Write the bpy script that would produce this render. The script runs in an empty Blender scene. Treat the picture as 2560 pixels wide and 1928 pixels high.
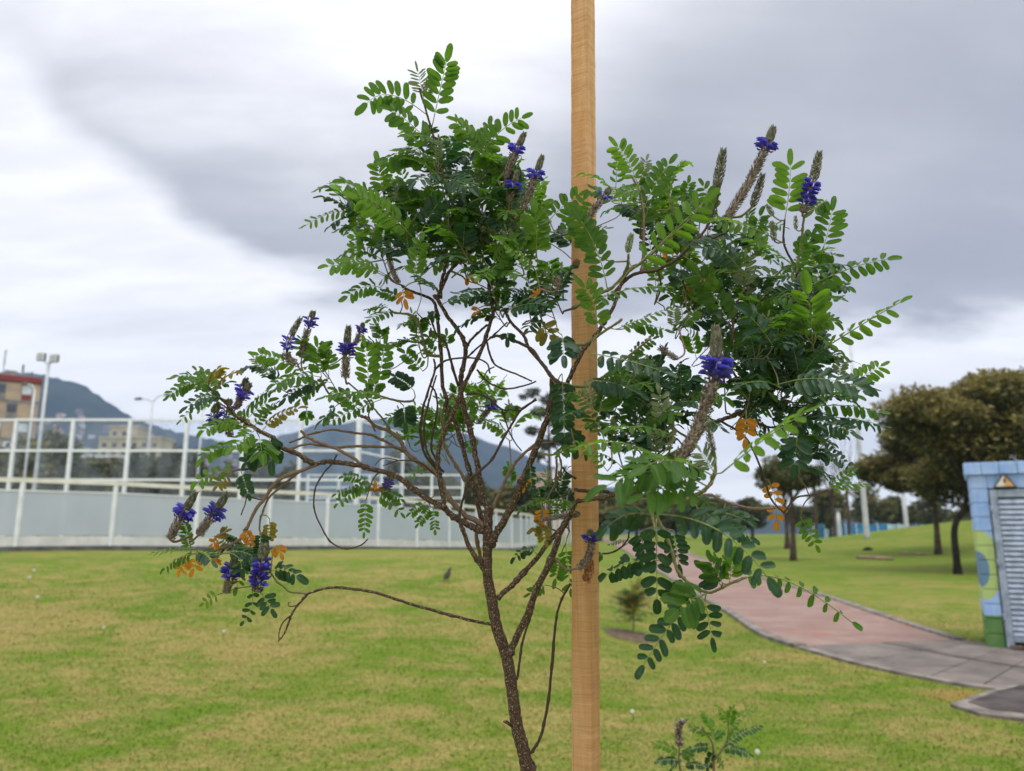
import bpy, math, random
import numpy as np
from mathutils import Vector, Matrix
random.seed(7)
RNG = np.random.default_rng(11)
R = math.radians
scene = bpy.context.scene
COL = scene.collection

# ------------------------------------------------------------------ camera
EYE = Vector((0.0, 0.0, 1.5))
FPX, CX, CY = 1923.0, 1280.0, 964.0          # focal length and centre in photograph pixels
PITCH = math.atan((1335.0 - CY) / FPX)        # horizon at row 1335
RIGHT = Vector((1, 0, 0))
FWD = Vector((0, math.cos(PITCH), math.sin(PITCH)))
UPV = Vector((0, -math.sin(PITCH), math.cos(PITCH)))
cam_d = bpy.data.cameras.new('camera')
cam = bpy.data.objects.new('camera', cam_d)
COL.objects.link(cam)
cam.location = EYE
cam.rotation_euler = (math.pi / 2 + PITCH, 0, 0)
cam_d.sensor_width = 36.0
cam_d.lens = 36.0 * FPX / 2560.0
cam_d.clip_start = 0.05
cam_d.clip_end = 9000.0
cam_d.dof.use_dof = True
cam_d.dof.focus_distance = 0.99
cam_d.dof.aperture_fstop = 6.0
cam_d.dof.aperture_blades = 0
scene.camera = cam

# ------------------------------------------------------------------ exposure and sampling
vs = scene.view_settings
vs.view_transform = 'Standard'
vs.look = 'None'
vs.exposure = 0.42
vs.gamma = 1.0
vs.use_curve_mapping = False
scene.cycles.use_denoising = True
scene.cycles.max_bounces = 8
scene.cycles.transparent_max_bounces = 16
scene.cycles.volume_bounces = 0
scene.cycles.sample_clamp_indirect = 6.0

# ------------------------------------------------------------------ node helpers
class NT:
    def __init__(self, tree):
        self.t = tree
        self.n = tree.nodes
        self.l = tree.links
    def add(self, typ, **kw):
        nd = self.n.new(typ)
        for k, v in kw.items():
            setattr(nd, k, v)
        return nd
    def put(self, sock, v):
        if v is None:
            return
        if hasattr(v, 'is_output'):
            self.l.new(v, sock)
        else:
            if isinstance(v, (tuple, list)) and len(v) == 3 and sock.type == 'RGBA':
                v = (*v, 1)
            sock.default_value = v
    def math(self, op, a, b=None, c=None, clamp=False):
        nd = self.add('ShaderNodeMath', operation=op, use_clamp=clamp)
        for i, v in enumerate((a, b, c)):
            self.put(nd.inputs[i], v)
        return nd.outputs[0]
    def mix(self, f, a, b, mode='MIX'):
        nd = self.add('ShaderNodeMix', data_type='RGBA', blend_type=mode)
        self.put(nd.inputs['Factor'], f)
        self.put(nd.inputs['A'], a)
        self.put(nd.inputs['B'], b)
        return nd.outputs['Result']
    def noise(self, vec, scale, detail=4, rough=0.55, dist=0.0):
        nd = self.add('ShaderNodeTexNoise')
        self.put(nd.inputs['Vector'], vec)
        nd.inputs['Scale'].default_value = scale
        nd.inputs['Detail'].default_value = detail
        nd.inputs['Roughness'].default_value = rough
        nd.inputs['Distortion'].default_value = dist
        return nd.outputs['Fac']
    def rng(self, v, a, b, c=0.0, d=1.0, smooth=True):
        nd = self.add('ShaderNodeMapRange', interpolation_type='SMOOTHSTEP' if smooth else 'LINEAR')
        self.put(nd.inputs['Value'], v)
        for k, x in zip(('From Min', 'From Max', 'To Min', 'To Max'), (a, b, c, d)):
            self.put(nd.inputs[k], x)
        return nd.outputs['Result']
    def scaled(self, vec, sx, sy, sz):
        nd = self.add('ShaderNodeMapping')
        self.put(nd.inputs['Vector'], vec)
        nd.inputs['Scale'].default_value = (sx, sy, sz)
        return nd.outputs['Vector']
    def curve(self, v, pts):
        nd = self.add('ShaderNodeFloatCurve')
        c = nd.mapping.curves[0]
        pts = sorted(pts)
        c.points[0].location = pts[0]
        c.points[1].location = pts[-1]
        for p in pts[1:-1]:
            c.points.new(*p)
        for p in c.points:
            p.handle_type = 'AUTO_CLAMPED'
        nd.mapping.update()
        self.put(nd.inputs['Value'], v)
        return nd.outputs[0]

def pix_dir(px, py):
    return (RIGHT * ((px - CX) / FPX) + UPV * ((CY - py) / FPX) + FWD).normalized()
def azel(px, py):
    d = pix_dir(px, py)
    return math.degrees(math.atan2(d.x, d.y)), math.degrees(math.asin(d.z))

# ------------------------------------------------------------------ world: overcast sky with a dark cloud bank
world = bpy.data.worlds.new('World')
scene.world = world
world.use_nodes = True
w = NT(world.node_tree)
w.n.clear()
SUN_EL, SUN_AZ = 68.0, 150.0                   # azimuth clockwise from +Y
wout = w.add('ShaderNodeOutputWorld')
sky = w.add('ShaderNodeTexSky', sky_type='NISHITA')
sky.sun_disc = False
sky.sun_elevation = R(SUN_EL)
sky.sun_rotation = R(SUN_AZ)
sky.altitude = 2500
geo = w.add('ShaderNodeTexCoord').outputs['Generated']
sep = w.add('ShaderNodeSeparateXYZ')
w.put(sep.inputs[0], geo)
wx, wy, wz = sep.outputs
# cloud plane coordinates (a flat deck seen in perspective)
den = w.math('ADD', w.math('MAXIMUM', wz, 0.0), 0.22)
cmb = w.add('ShaderNodeCombineXYZ')
w.put(cmb.inputs[0], w.math('DIVIDE', wx, den))
w.put(cmb.inputs[1], w.math('DIVIDE', wy, den))
deck = cmb.outputs[0]
n1 = w.noise(w.scaled(deck, 0.9, 1.3, 1), 1.6, 5, 0.5, 0.3)
n2 = w.noise(w.scaled(deck, 0.6, 1.5, 1), 4.5, 5, 0.55, 0.2)
az = w.math('MULTIPLY', w.math('ARCTAN2', wx, wy), 180 / math.pi)
el = w.math('MULTIPLY', w.math('ARCSINE', wz), 180 / math.pi)
azn = w.rng(az, -45, 45, 0, 1, smooth=False)
wob = w.math('ADD', w.math('MULTIPLY', w.math('SUBTRACT', n1, 0.5), 11.0),
             w.math('MULTIPLY', w.math('SUBTRACT', n2, 0.5), 4.5))
elw = w.math('ADD', el, wob)
def sky_curve(pts):
    q = []
    for px, py in pts:
        a, e = azel(px, py)
        q.append(((a + 45) / 90, min(max(e / 60, 0), 1)))
    return w.math('MULTIPLY', w.curve(azn, q), 60)
low = sky_curve([(-500, 120), (0, 130), (174, 285), (347, 440), (579, 620), (810, 735), (1100, 800),
                 (1500, 850), (1900, 862), (2140, 845), (2560, 790), (2900, 760)])
up = sky_curve([(-500, 60), (0, 90), (174, 190), (347, 275), (579, 340), (810, 400), (1050, 420), (1300, 330),
                (1550, 120), (1800, -40), (2100, -160), (2560, -250), (2900, -300)])
body = w.math('MULTIPLY', w.rng(w.math('SUBTRACT', elw, low), -1.0, 2.4),
              w.rng(w.math('SUBTRACT', elw, up), -7.0, 7.0, 1, 0))
# a fainter second bank low on the right, and soft streaks low on the left
bank = w.math('MULTIPLY', w.math('MULTIPLY', w.rng(elw, 2.0, 5.0), w.rng(elw, 7.5, 10.0, 1, 0)),
              w.rng(az, 8, 20))
streak = w.math('MULTIPLY', w.rng(w.noise(w.scaled(deck, 0.25, 1.2, 1), 3.0, 4, 0.5), 0.48, 0.68), w.rng(az, -8, -18))
dark = w.math('ADD', w.math('MULTIPLY', body, w.rng(n1, 0.25, 0.75, 0.72, 1.0)),
              w.math('ADD', w.math('MULTIPLY', bank, 0.33), w.math('MULTIPLY', streak, 0.16)), clamp=True)
bright = w.mix(w.rng(n2, 0.3, 0.7), (0.77, 0.77, 0.81), (0.90, 0.90, 0.93))
horizon = w.mix(w.math('MULTIPLY', w.rng(el, 17, 4), 0.75), bright, (0.95, 0.93, 0.91))
cloud = w.mix(dark, horizon, (0.325, 0.335, 0.378))
bg1 = w.add('ShaderNodeBackground')
w.put(bg1.inputs['Color'], sky.outputs[0])
bg1.inputs['Strength'].default_value = 0.10
bg2 = w.add('ShaderNodeBackground')
w.put(bg2.inputs['Color'], cloud)
# an overcast dome is brighter overhead than at the horizon
w.put(bg2.inputs['Strength'], w.rng(el, 30, 85, 1.0, 2.0))
mxs = w.add('ShaderNodeMixShader')
mxs.inputs[0].default_value = 0.95
w.l.new(bg1.outputs[0], mxs.inputs[1])
w.l.new(bg2.outputs[0], mxs.inputs[2])
w.l.new(mxs.outputs[0], wout.inputs['Surface'])

sun_d = bpy.data.lights.new('sun', 'SUN')
sun_d.energy = 1.5
sun_d.angle = R(35)
sun_d.color = (1.0, 0.96, 0.9)
sun = bpy.data.objects.new('sun', sun_d)
COL.objects.link(sun)
sd = Vector((math.sin(R(SUN_AZ)) * math.cos(R(SUN_EL)), math.cos(R(SUN_AZ)) * math.cos(R(SUN_EL)), math.sin(R(SUN_EL))))
sun.rotation_euler = (-sd).to_track_quat('-Z', 'Y').to_euler()
sun.location = (0, 0, 30)

# ------------------------------------------------------------------ positions
def P(px, py, dep):
    """world point seen at photograph pixel (px, py), dep metres along the view axis"""
    return EYE + RIGHT * ((px - CX) / FPX * dep) + UPV * ((CY - py) / FPX * dep) + FWD * dep
def at(px, py, Y):
    d = pix_dir(px, py)
    return EYE + d * (Y / d.y)
def ss(a, b, x):
    t = min(max((x - a) / (b - a), 0.0), 1.0)
    return t * t * (3 - 2 * t)
def gz(x, y):
    u = x / max(y, 4.0)
    L = 1 - ss(-0.05, 0.22, u)
    z = ss(4, 21, y) * 1.03 * L - ss(21, 45, y) * 0.38 * L
    z += (1 - L) * (ss(14, 60, y) * 0.75 + ss(60, 200, y) * 0.4)
    z += 1.75 * math.exp(-(((x - 30) / 8.0) ** 2 + ((y - 48) / 13.0) ** 2))
    z += 0.03 * math.sin(x * 0.7 + 1.3) * math.sin(y * 0.45) * ss(5, 12, y)
    return z
def ground(px, py, far=120.0):
    """where the ray through a pixel meets the lawn"""
    d = pix_dir(px, py)
    t, prev = 2.0, 2.0
    while t < far * 1.3:
        p = EYE + d * t
        if p.z < gz(p.x, p.y):
            a, b = prev, t
            for _ in range(30):
                m = (a + b) / 2
                q = EYE + d * m
                if q.z < gz(q.x, q.y):
                    b = m
                else:
                    a = m
            q = EYE + d * b
            return Vector((q.x, q.y, gz(q.x, q.y)))
        prev = t
        t *= 1.01
    q = EYE + d * (far / d.y)
    return Vector((q.x, q.y, gz(q.x, q.y)))

# ------------------------------------------------------------------ mesh helpers
def add_obj(name, me, parent=None, loc=None, mat4=None):
    o = bpy.data.objects.new(name, me)
    COL.objects.link(o)
    if parent is not None:
        o.parent = parent
    if mat4 is not None:
        o.matrix_local = mat4
    elif loc is not None:
        o.location = loc
    return o
def mesh(name, verts, faces, mats, smooth=False, mi=None, uv=None):
    me = bpy.data.meshes.new(name)
    me.from_pydata([tuple(v) for v in verts], [], faces)
    for m in (mats if isinstance(mats, (list, tuple)) else [mats]):
        me.materials.append(m)
    if mi is not None:
        me.polygons.foreach_set('material_index', mi)
    if smooth:
        me.polygons.foreach_set('use_smooth', [True] * len(me.polygons))
    if uv is not None:
        lay = me.uv_layers.new(name='uv')
        li = np.zeros(len(me.loops), dtype=np.int32)
        me.loops.foreach_get('vertex_index', li)
        lay.data.foreach_set('uv', np.asarray(uv, dtype=np.float32)[li].ravel())
    me.update()
    return me
def np_mesh(name, V, F, mats, mi=None, smooth=False):
    """V (n,3) array, F (m,k) array with k = 3 or 4"""
    me = bpy.data.meshes.new(name)
    V = np.asarray(V, dtype=np.float32)
    F = np.asarray(F, dtype=np.int32)
    k = F.shape[1]
    me.vertices.add(len(V))
    me.vertices.foreach_set('co', V.ravel())
    me.loops.add(F.size)
    me.loops.foreach_set('vertex_index', F.ravel())
    me.polygons.add(len(F))
    me.polygons.foreach_set('loop_start', np.arange(0, F.size, k, dtype=np.int32))
    me.polygons.foreach_set('loop_total', np.full(len(F), k, dtype=np.int32))
    for m in (mats if isinstance(mats, (list, tuple)) else [mats]):
        me.materials.append(m)
    if mi is not None:
        me.polygons.foreach_set('material_index', np.asarray(mi, dtype=np.int32))
    if smooth:
        me.polygons.foreach_set('use_smooth', np.ones(len(F), dtype=bool))
    me.update()
    me.validate()
    return me
def empty(name, loc, label=None, cat=None, group=None, rz=0.0):
    o = bpy.data.objects.new(name, None)
    COL.objects.link(o)
    o.location = loc
    o.rotation_euler = (0, 0, rz)
    o.empty_display_size = 0.1
    tag(o, label, cat, group)
    return o
def tag(o, label=None, cat=None, group=None, kind=None):
    if label: o['label'] = label
    if cat: o['category'] = cat
    if group: o['group'] = group
    if kind: o['kind'] = kind
    return o

class MB:
    """collects boxes, tubes and prisms into one mesh"""
    def __init__(self):
        self.v, self.f, self.mi, self.uv = [], [], [], []
    def quad(self, pts, m=0):
        b = len(self.v)
        self.v += [Vector(p) for p in pts]
        self.uv += [(0, 0)] * len(pts)
        self.f.append(tuple(range(b, b + len(pts))))
        self.mi.append(m)
    def box(self, x0, x1, y0, y1, z0, z1, m=0, bev=0.0):
        b = len(self.v)
        if bev <= 0:
            for z in (z0, z1):
                for x, y in ((x0, y0), (x1, y0), (x1, y1), (x0, y1)):
                    self.v.append(Vector((x, y, z)))
            self.uv += [(0, 0)] * 8
            for f in ((3, 2, 1, 0), (4, 5, 6, 7), (0, 1, 5, 4), (1, 2, 6, 5), (2, 3, 7, 6), (3, 0, 4, 7)):
                self.f.append(tuple(b + i for i in f))
                self.mi.append(m)
            return self
        # chamfered box: eight corners cut in three
        c = bev
        idx = {}
        for ix, (xa, sx) in enumerate(((x0, 1), (x1, -1))):
            for iy, (ya, sy) in enumerate(((y0, 1), (y1, -1))):
                for iz, (za, sz) in enumerate(((z0, 1), (z1, -1))):
                    for ax in range(3):
                        p = [xa + sx * c, ya + sy * c, za + sz * c]
                        p[ax] = (xa, ya, za)[ax]
                        idx[(ix, iy, iz, ax)] = len(self.v)
                        self.v.append(Vector(p))
                        self.uv.append((0, 0))
        def addf(l):
            pts = [self.v[i] for i in l]
            cen = sum(pts, Vector()) / len(pts)
            n = (pts[1] - pts[0]).cross(pts[2] - pts[0])
            mid = Vector(((x0 + x1) / 2, (y0 + y1) / 2, (z0 + z1) / 2))
            if n.dot(cen - mid) < 0:
                l = l[::-1]
            self.f.append(tuple(l))
            self.mi.append(m)
        for s in (0, 1):
            addf([idx[(s, 0, 0, 0)], idx[(s, 1, 0, 0)], idx[(s, 1, 1, 0)], idx[(s, 0, 1, 0)]])
            addf([idx[(0, s, 0, 1)], idx[(1, s, 0, 1)], idx[(1, s, 1, 1)], idx[(0, s, 1, 1)]])
            addf([idx[(0, 0, s, 2)], idx[(1, 0, s, 2)], idx[(1, 1, s, 2)], idx[(0, 1, s, 2)]])
        for a in (0, 1):
            for b2 in (0, 1):
                addf([idx[(0, a, b2, 1)], idx[(1, a, b2, 1)], idx[(1, a, b2, 2)], idx[(0, a, b2, 2)]])
                addf([idx[(a, 0, b2, 0)], idx[(a, 1, b2, 0)], idx[(a, 1, b2, 2)], idx[(a, 0, b2, 2)]])
                addf([idx[(a, b2, 0, 0)], idx[(a, b2, 1, 0)], idx[(a, b2, 1, 1)], idx[(a, b2, 0, 1)]])
                for c2 in (0, 1):
                    addf([idx[(a, b2, c2, 0)], idx[(a, b2, c2, 1)], idx[(a, b2, c2, 2)]])
        return self
    def tube(self, pts, rads, seg=8, m=0, cap=True, v0=0.0):
        pts = [Vector(p) for p in pts]
        n = len(pts)
        if not hasattr(rads, '__len__'):
            rads = [rads] * n
        b = len(self.v)
        t = (pts[1] - pts[0]).normalized()
        a = t.orthogonal().normalized()
        s = v0
        for i in range(n):
            if 0 < i < n - 1:
                tn = (pts[i + 1] - pts[i - 1])
            elif i == 0:
                tn = pts[1] - pts[0]
            else:
                tn = pts[-1] - pts[-2]
            if tn.length < 1e-9:
                tn = t
            tn = tn.normalized()
            a = (a - tn * a.dot(tn))
            a = a.normalized() if a.length > 1e-6 else tn.orthogonal().normalized()
            c = tn.cross(a)
            if i:
                s += (pts[i] - pts[i - 1]).length
            for k in range(seg):
                an = 2 * math.pi * k / seg
                self.v.append(pts[i] + (a * math.cos(an) + c * math.sin(an)) * rads[i])
                self.uv.append((an * max(rads[i], 1e-4), s))
            t = tn
        for i in range(n - 1):
            for k in range(seg):
                k2 = (k + 1) % seg
                self.f.append((b + i * seg + k, b + i * seg + k2, b + (i + 1) * seg + k2, b + (i + 1) * seg + k))
                self.mi.append(m)
        if cap:
            self.f.append(tuple(b + k for k in range(seg))[::-1])
            self.f.append(tuple(b + (n - 1) * seg + k for k in range(seg)))
            self.mi += [m, m]
        return self
    def build(self, name, mats, parent=None, smooth=False, offset=None, loc=None):
        v = self.v if offset is None else [p - offset for p in self.v]
        me = mesh(name, v, self.f, mats, smooth, self.mi, self.uv)
        return add_obj(name, me, parent, loc)

def spline(pts, per=6):
    """Catmull-Rom through the points"""
    pts = [Vector(p) for p in pts]
    if len(pts) < 3:
        return [pts[0].lerp(pts[-1], i / (per * 2)) for i in range(per * 2 + 1)]
    q = [pts[0] * 2 - pts[1]] + pts + [pts[-1] * 2 - pts[-2]]
    out = []
    for i in range(1, len(q) - 2):
        p0, p1, p2, p3 = q[i - 1:i + 3]
        for k in range(per):
            t = k / per
            out.append(0.5 * ((2 * p1) + (p2 - p0) * t + (2 * p0 - 5 * p1 + 4 * p2 - p3) * t * t + (3 * p1 - p0 - 3 * p2 + p3) * t ** 3))
    out.append(pts[-1])
    return out

# ------------------------------------------------------------------ material helpers
def material(name):
    m = bpy.data.materials.new(name)
    m.use_nodes = True
    t = NT(m.node_tree)
    bs = m.node_tree.nodes['Principled BSDF']
    return m, t, bs
def simple(name, col, rough=0.6, var=0.12, scale=6.0, spec=0.4, bump=0.0, metal=0.0):
    m, t, bs = material(name)
    co = t.add('ShaderNodeTexCoord').outputs['Object']
    n = t.noise(co, scale, 5, 0.6)
    dk = tuple(c * (1 - var * 1.6) for c in col)
    lt = tuple(min(c * (1 + var), 1) for c in col)
    t.put(bs.inputs['Base Color'], t.mix(t.rng(n, 0.3, 0.7), dk, lt))
    bs.inputs['Roughness'].default_value = rough
    bs.inputs['Specular IOR Level'].default_value = spec
    bs.inputs['Metallic'].default_value = metal
    if bump:
        bp = t.add('ShaderNodeBump')
        bp.inputs['Strength'].default_value = bump
        t.put(bp.inputs['Height'], t.noise(co, scale * 6, 4))
        t.l.new(bp.outputs[0], bs.inputs['Normal'])
    return m
# ================================================================== SETTING
def grass_nodes(t, island=False):
    pos = t.add('ShaderNodeNewGeometry').outputs['Position']
    a0 = t.noise(t.scaled(pos, 0.8, 1.0, 1), 0.33, 5, 0.6, 0.8)
    a1 = t.noise(t.scaled(pos, 0.75, 1.0, 1), 1.25, 7, 0.7, 0.9)
    a = t.math('ADD', t.math('MULTIPLY', a0, 0.45), t.math('MULTIPLY', a1, 0.55))
    b = t.noise(t.scaled(pos, 0.8, 1.0, 1), 3.2, 5, 0.65)
    c = t.noise(pos, 26.0, 4, 0.7)
    f = t.math('ADD', t.math('MULTIPLY', a, 0.62), t.math('ADD', t.math('MULTIPLY', b, 0.3), t.math('MULTIPLY', c, 0.2)))
    straw = t.rng(f, 0.485, 0.64)
    # lawn beyond the dry strip is lusher
    sp = t.add('ShaderNodeSeparateXYZ'); t.put(sp.inputs[0], pos)
    lush = t.rng(sp.outputs[1], 13.0, 30.0, 1.0, 0.5)
    straw = t.math('MULTIPLY', straw, lush)
    g = t.mix(t.rng(c, 0.3, 0.7), (0.070, 0.130, 0.006), (0.135, 0.20, 0.014))
    g = t.mix(t.rng(b, 0.35, 0.62), g, (0.080, 0.155, 0.007))
    s = t.mix(t.rng(c, 0.3, 0.72), (0.20, 0.165, 0.045), (0.31, 0.255, 0.085))
    col = t.mix(straw, g, s)
    soil = t.math('MULTIPLY', t.rng(t.noise(pos, 0.9, 5, 0.6, 0.8), 0.63, 0.72), 0.6)
    col = t.mix(soil, col, (0.20, 0.135, 0.07))
    # a scorched patch beside the kiosk slabs
    dp = t.add('ShaderNodeVectorMath', operation='DISTANCE'); t.put(dp.inputs[0], pos); dp.inputs[1].default_value = tuple(ground(2415, 1742))
    col = t.mix(t.math('MULTIPLY', t.rng(t.math('ADD', dp.outputs['Value'], t.math('MULTIPLY', b, 0.5)), 0.45, 0.75, 1, 0), 0.7), col, (0.26, 0.165, 0.05))
    return col, c, pos
M_LAWN, t, bs = material('lawn')
col, c, pos = grass_nodes(t)
t.put(bs.inputs['Base Color'], col)
bs.inputs['Roughness'].default_value = 0.9
bs.inputs['Specular IOR Level'].default_value = 0.1
bp = t.add('ShaderNodeBump'); bp.inputs['Strength'].default_value = 0.45; bp.inputs['Distance'].default_value = 0.02
t.put(bp.inputs['Height'], t.noise(pos, 34.0, 5, 0.7))
t.l.new(bp.outputs[0], bs.inputs['Normal'])
M_BLADE, t, bs = material('grass_blade')
col, c, pos = grass_nodes(t)
ri = t.add('ShaderNodeNewGeometry').outputs['Random Per Island']
t.put(bs.inputs['Base Color'], t.mix(t.rng(ri, 0, 1, 0.0, 0.55, False), col, t.mix(0.45, col, (0.44, 0.42, 0.14)), 'MIX'))
bs.inputs['Roughness'].default_value = 0.7
bs.inputs['Specular IOR Level'].default_value = 0.2

rows = [-6.0]
while rows[-1] < 2600:
    rows.append(rows[-1] + max(0.3, 0.022 * (rows[-1] + 8)))
us = np.linspace(-1.7, 1.7, 170)
V = np.array([((y + 9) * u, y, gz((y + 9) * u, y)) for y in rows for u in us])
nu = len(us)
F = np.array([(r * nu + k, r * nu + k + 1, (r + 1) * nu + k + 1, (r + 1) * nu + k) for r in range(len(rows) - 1) for k in range(nu - 1)])
lawn = add_obj('lawn', np_mesh('lawn', V, F, M_LAWN, smooth=True))
tag(lawn, kind='structure')

# short blades over the part of the lawn that is near enough to show them
def blades(n, y0, y1, hmin, hmax, wid, keep):
    y = y0 * (y1 / y0) ** RNG.random(n)
    x = (RNG.random(n) * 2 - 1) * (y * 0.70 + 0.4) * (1 + 0.9 * RNG.random(n) ** 3)   # thins out softly at both sides
    y = y * (1 + 0.35 * RNG.random(n) ** 3)
    ok = np.array([keep(a, b) for a, b in zip(x, y)])
    x, y = x[ok], y[ok]
    n = len(x)
    z = np.array([gz(a, b) for a, b in zip(x, y)])
    sc = (y / y0) ** 0.35
    h = (hmin + (hmax - hmin) * RNG.random(n)) * sc
    an = RNG.random(n) * 2 * np.pi
    ln = 0.35 + 0.9 * RNG.random(n)
    dx, dy = np.cos(an), np.sin(an)
    b = np.stack([x, y, z - 0.006], 1)
    wd = np.stack([-dy, dx, np.zeros(n)], 1) * (wid * sc)[:, None] * 0.5
    mid = b + np.stack([dx * h * ln * 0.35, dy * h * ln * 0.35, h * 0.65], 1)
    tip = b + np.stack([dx * h * ln, dy * h * ln, h], 1)
    V = np.concatenate([b - wd, b + wd, mid + wd * 0.8, mid - wd * 0.8, tip])
    i = np.arange(n)
    F = np.concatenate([np.stack([i, i + n, i + 2 * n], 1), np.stack([i, i + 2 * n, i + 3 * n], 1), np.stack([i + 3 * n, i + 2 * n, i + 4 * n], 1)])
    return V, F
def off_path(x, y):
    return True
PATH_L = [(1480, 1344), (1557, 1375), (1680, 1448), (1806, 1523), (1902, 1585), (2002, 1621)]
PATH_R = [(1560, 1341), (1632, 1357), (1710, 1379), (1900, 1446), (2080, 1498), (2398, 1604)]
pl = [ground(*p) for p in PATH_L]
pr = [ground(*p) for p in PATH_R]
SLAB_L = [(2002, 1621), (2140, 1660), (2320, 1699), (2452, 1721), (2760, 1758)]
SLAB_R = [(2398, 1604), (2450, 1609), (2520, 1621), (2600, 1634), (2860, 1662)]
sl = [ground(*p) for p in SLAB_L]
sr = [ground(*p) for p in SLAB_R]
APRON = [ground(*p) for p in [(2376, 1768), (2470, 1735), (2560, 1712), (2800, 1690), (2900, 1790), (2560, 1806), (2450, 1792)]]
def inside(poly, x, y):
    r = False
    n = len(poly)
    for i in range(n):
        a, b = poly[i], poly[i - 1]
        if (a.y > y) != (b.y > y) and x < (b.x - a.x) * (y - a.y) / (b.y - a.y) + a.x:
            r = not r
    return r
PAVED = [pl + pr[::-1], sl + sr[::-1], APRON]
def keep(x, y):
    return not any(inside(p, x, y) for p in PAVED)
V, F = blades(225000, 4.0, 14.0, 0.007, 0.024, 0.0055, keep)
grass = add_obj('grass', np_mesh('grass', V, F, M_BLADE))
tag(grass, 'short mown grass, green with straw coloured dry patches, covering the lawn', 'grass', kind='stuff')

# path of reddish pavers with kerbs, then grey concrete slabs
M_PAVE, t, bs = material('red_pavers')
pos = t.add('ShaderNodeNewGeometry').outputs['Position']
br = t.add('ShaderNodeTexBrick')
t.put(br.inputs['Vector'], pos)
br.inputs['Scale'].default_value = 5.0
br.inputs['Color1'].default_value = (0.24, 0.135, 0.105, 1)
br.inputs['Color2'].default_value = (0.20, 0.11, 0.088, 1)
br.inputs['Mortar'].default_value = (0.18, 0.14, 0.115, 1)
br.inputs['Mortar Size'].default_value = 0.012
nn = t.noise(pos, 1.3, 5, 0.65)
cc = t.mix(t.rng(nn, 0.35, 0.7), br.outputs['Color'], (0.27, 0.19, 0.155))
cc = t.mix(t.rng(t.noise(pos, 0.6, 4, 0.6), 0.58, 0.72), cc, (0.29, 0.105, 0.07))
t.put(bs.inputs['Base Color'], cc)
bs.inputs['Roughness'].default_value = 0.85
M_CONC, t, bs = material('worn_concrete')
pos = t.add('ShaderNodeNewGeometry').outputs['Position']
nn = t.noise(pos, 1.6, 6, 0.68, 0.4)
cc = t.mix(t.rng(nn, 0.3, 0.72), (0.075, 0.062, 0.056), (0.21, 0.18, 0.155))
cc = t.mix(t.rng(t.noise(pos, 9, 5, 0.7), 0.45, 0.8), cc, (0.135, 0.11, 0.098))
t.put(bs.inputs['Base Color'], cc)
bs.inputs['Roughness'].default_value = 0.9
bp = t.add('ShaderNodeBump'); bp.inputs['Strength'].default_value = 0.3
t.put(bp.inputs['Height'], t.noise(pos, 40, 4)); t.l.new(bp.outputs[0], bs.inputs['Normal'])
M_KERB = simple('kerb_concrete', (0.20, 0.175, 0.15), 0.9, 0.35, 4.0)
def strip(name, left, right, mat, lift, across=8, per=8, thick=0.05):
    a, b = spline(left, per), spline(right, per)
    V, F = [], []
    m = across + 1
    for p, q in zip(a, b):
        for k in range(m):
            c = p.lerp(q, k / across)
            V.append((c.x, c.y, gz(c.x, c.y) + lift))
    for i in range(len(a) - 1):
        for k in range(across):
            F.append((i * m + k, i * m + k + 1, (i + 1) * m + k + 1, (i + 1) * m + k))
    n = len(V)
    # skirt so that the sheet is a slab
    ring = [k for k in range(m)] + [i * m + across for i in range(1, len(a))] + [(len(a) - 1) * m + k for k in range(across - 1, -1, -1)] + [i * m for i in range(len(a) - 2, 0, -1)]
    for k in ring:
        V.append((V[k][0], V[k][1], V[k][2] - thick))
    for k in range(len(ring)):
        k2 = (k + 1) % len(ring)
        F.append((ring[k2], ring[k], n + k, n + k2))
    o = add_obj(name, mesh(name, V, F, mat))
    return o
path = strip('path', pl, pr, M_PAVE, 0.022)
tag(path, kind='structure')
def kerb(name, pts, wd, lift):
    a = spline(pts, 8)
    L, Rr = [], []
    for i in range(len(a)):
        d = (a[min(i + 1, len(a) - 1)] - a[max(i - 1, 0)])
        d.z = 0
        d.normalize()
        n = Vector((d.y, -d.x, 0))
        L.append(a[i] - n * wd / 2)
        Rr.append(a[i] + n * wd / 2)
    V, F = [], []
    for p, q in zip(L, Rr):
        for c, dz in ((p, -0.05), (p, lift), (q, lift), (q, -0.05)):
            V.append((c.x, c.y, gz(c.x, c.y) + dz))
    for i in range(len(a) - 1):
        for k in range(3):
            F.append((i * 4 + k, i * 4 + k + 1, (i + 1) * 4 + k + 1, (i + 1) * 4 + k))
    F += [(0, 1, 2, 3), tuple(len(V) - 4 + k for k in (3, 2, 1, 0))]
    o = add_obj(name, mesh(name, V, F, M_KERB))
    tag(o, kind='structure')
    return o
kerb('kerb', pl, 0.16, 0.05)
kerb('kerb', pr, 0.16, 0.05)
kerb('kerb', sl, 0.12, 0.03)
pav = bpy.data.objects.new('pavement', None); COL.objects.link(pav); tag(pav, kind='structure')
for i in range(len(sl) - 1):
    for k in range(2):
        def mixp(a, b, u): return a.lerp(b, u)
        u0, u1 = (0.0, 0.5) if k == 0 else (0.5, 1.0)
        g = 0.012
        p00, p01 = mixp(sl[i], sr[i], u0 + g), mixp(sl[i], sr[i], u1 - g)
        p10, p11 = mixp(sl[i + 1], sr[i + 1], u0 + g), mixp(sl[i + 1], sr[i + 1], u1 - g)
        a0, a1 = p00.lerp(p10, 0.01), p00.lerp(p10, 0.99)
        b0, b1 = p01.lerp(p11, 0.01), p01.lerp(p11, 0.99)
        o = strip('slab', [a0, a1], [b0, b1], M_CONC, 0.02 + 0.004 * random.random(), 4, 4)
        o.parent = pav
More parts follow.
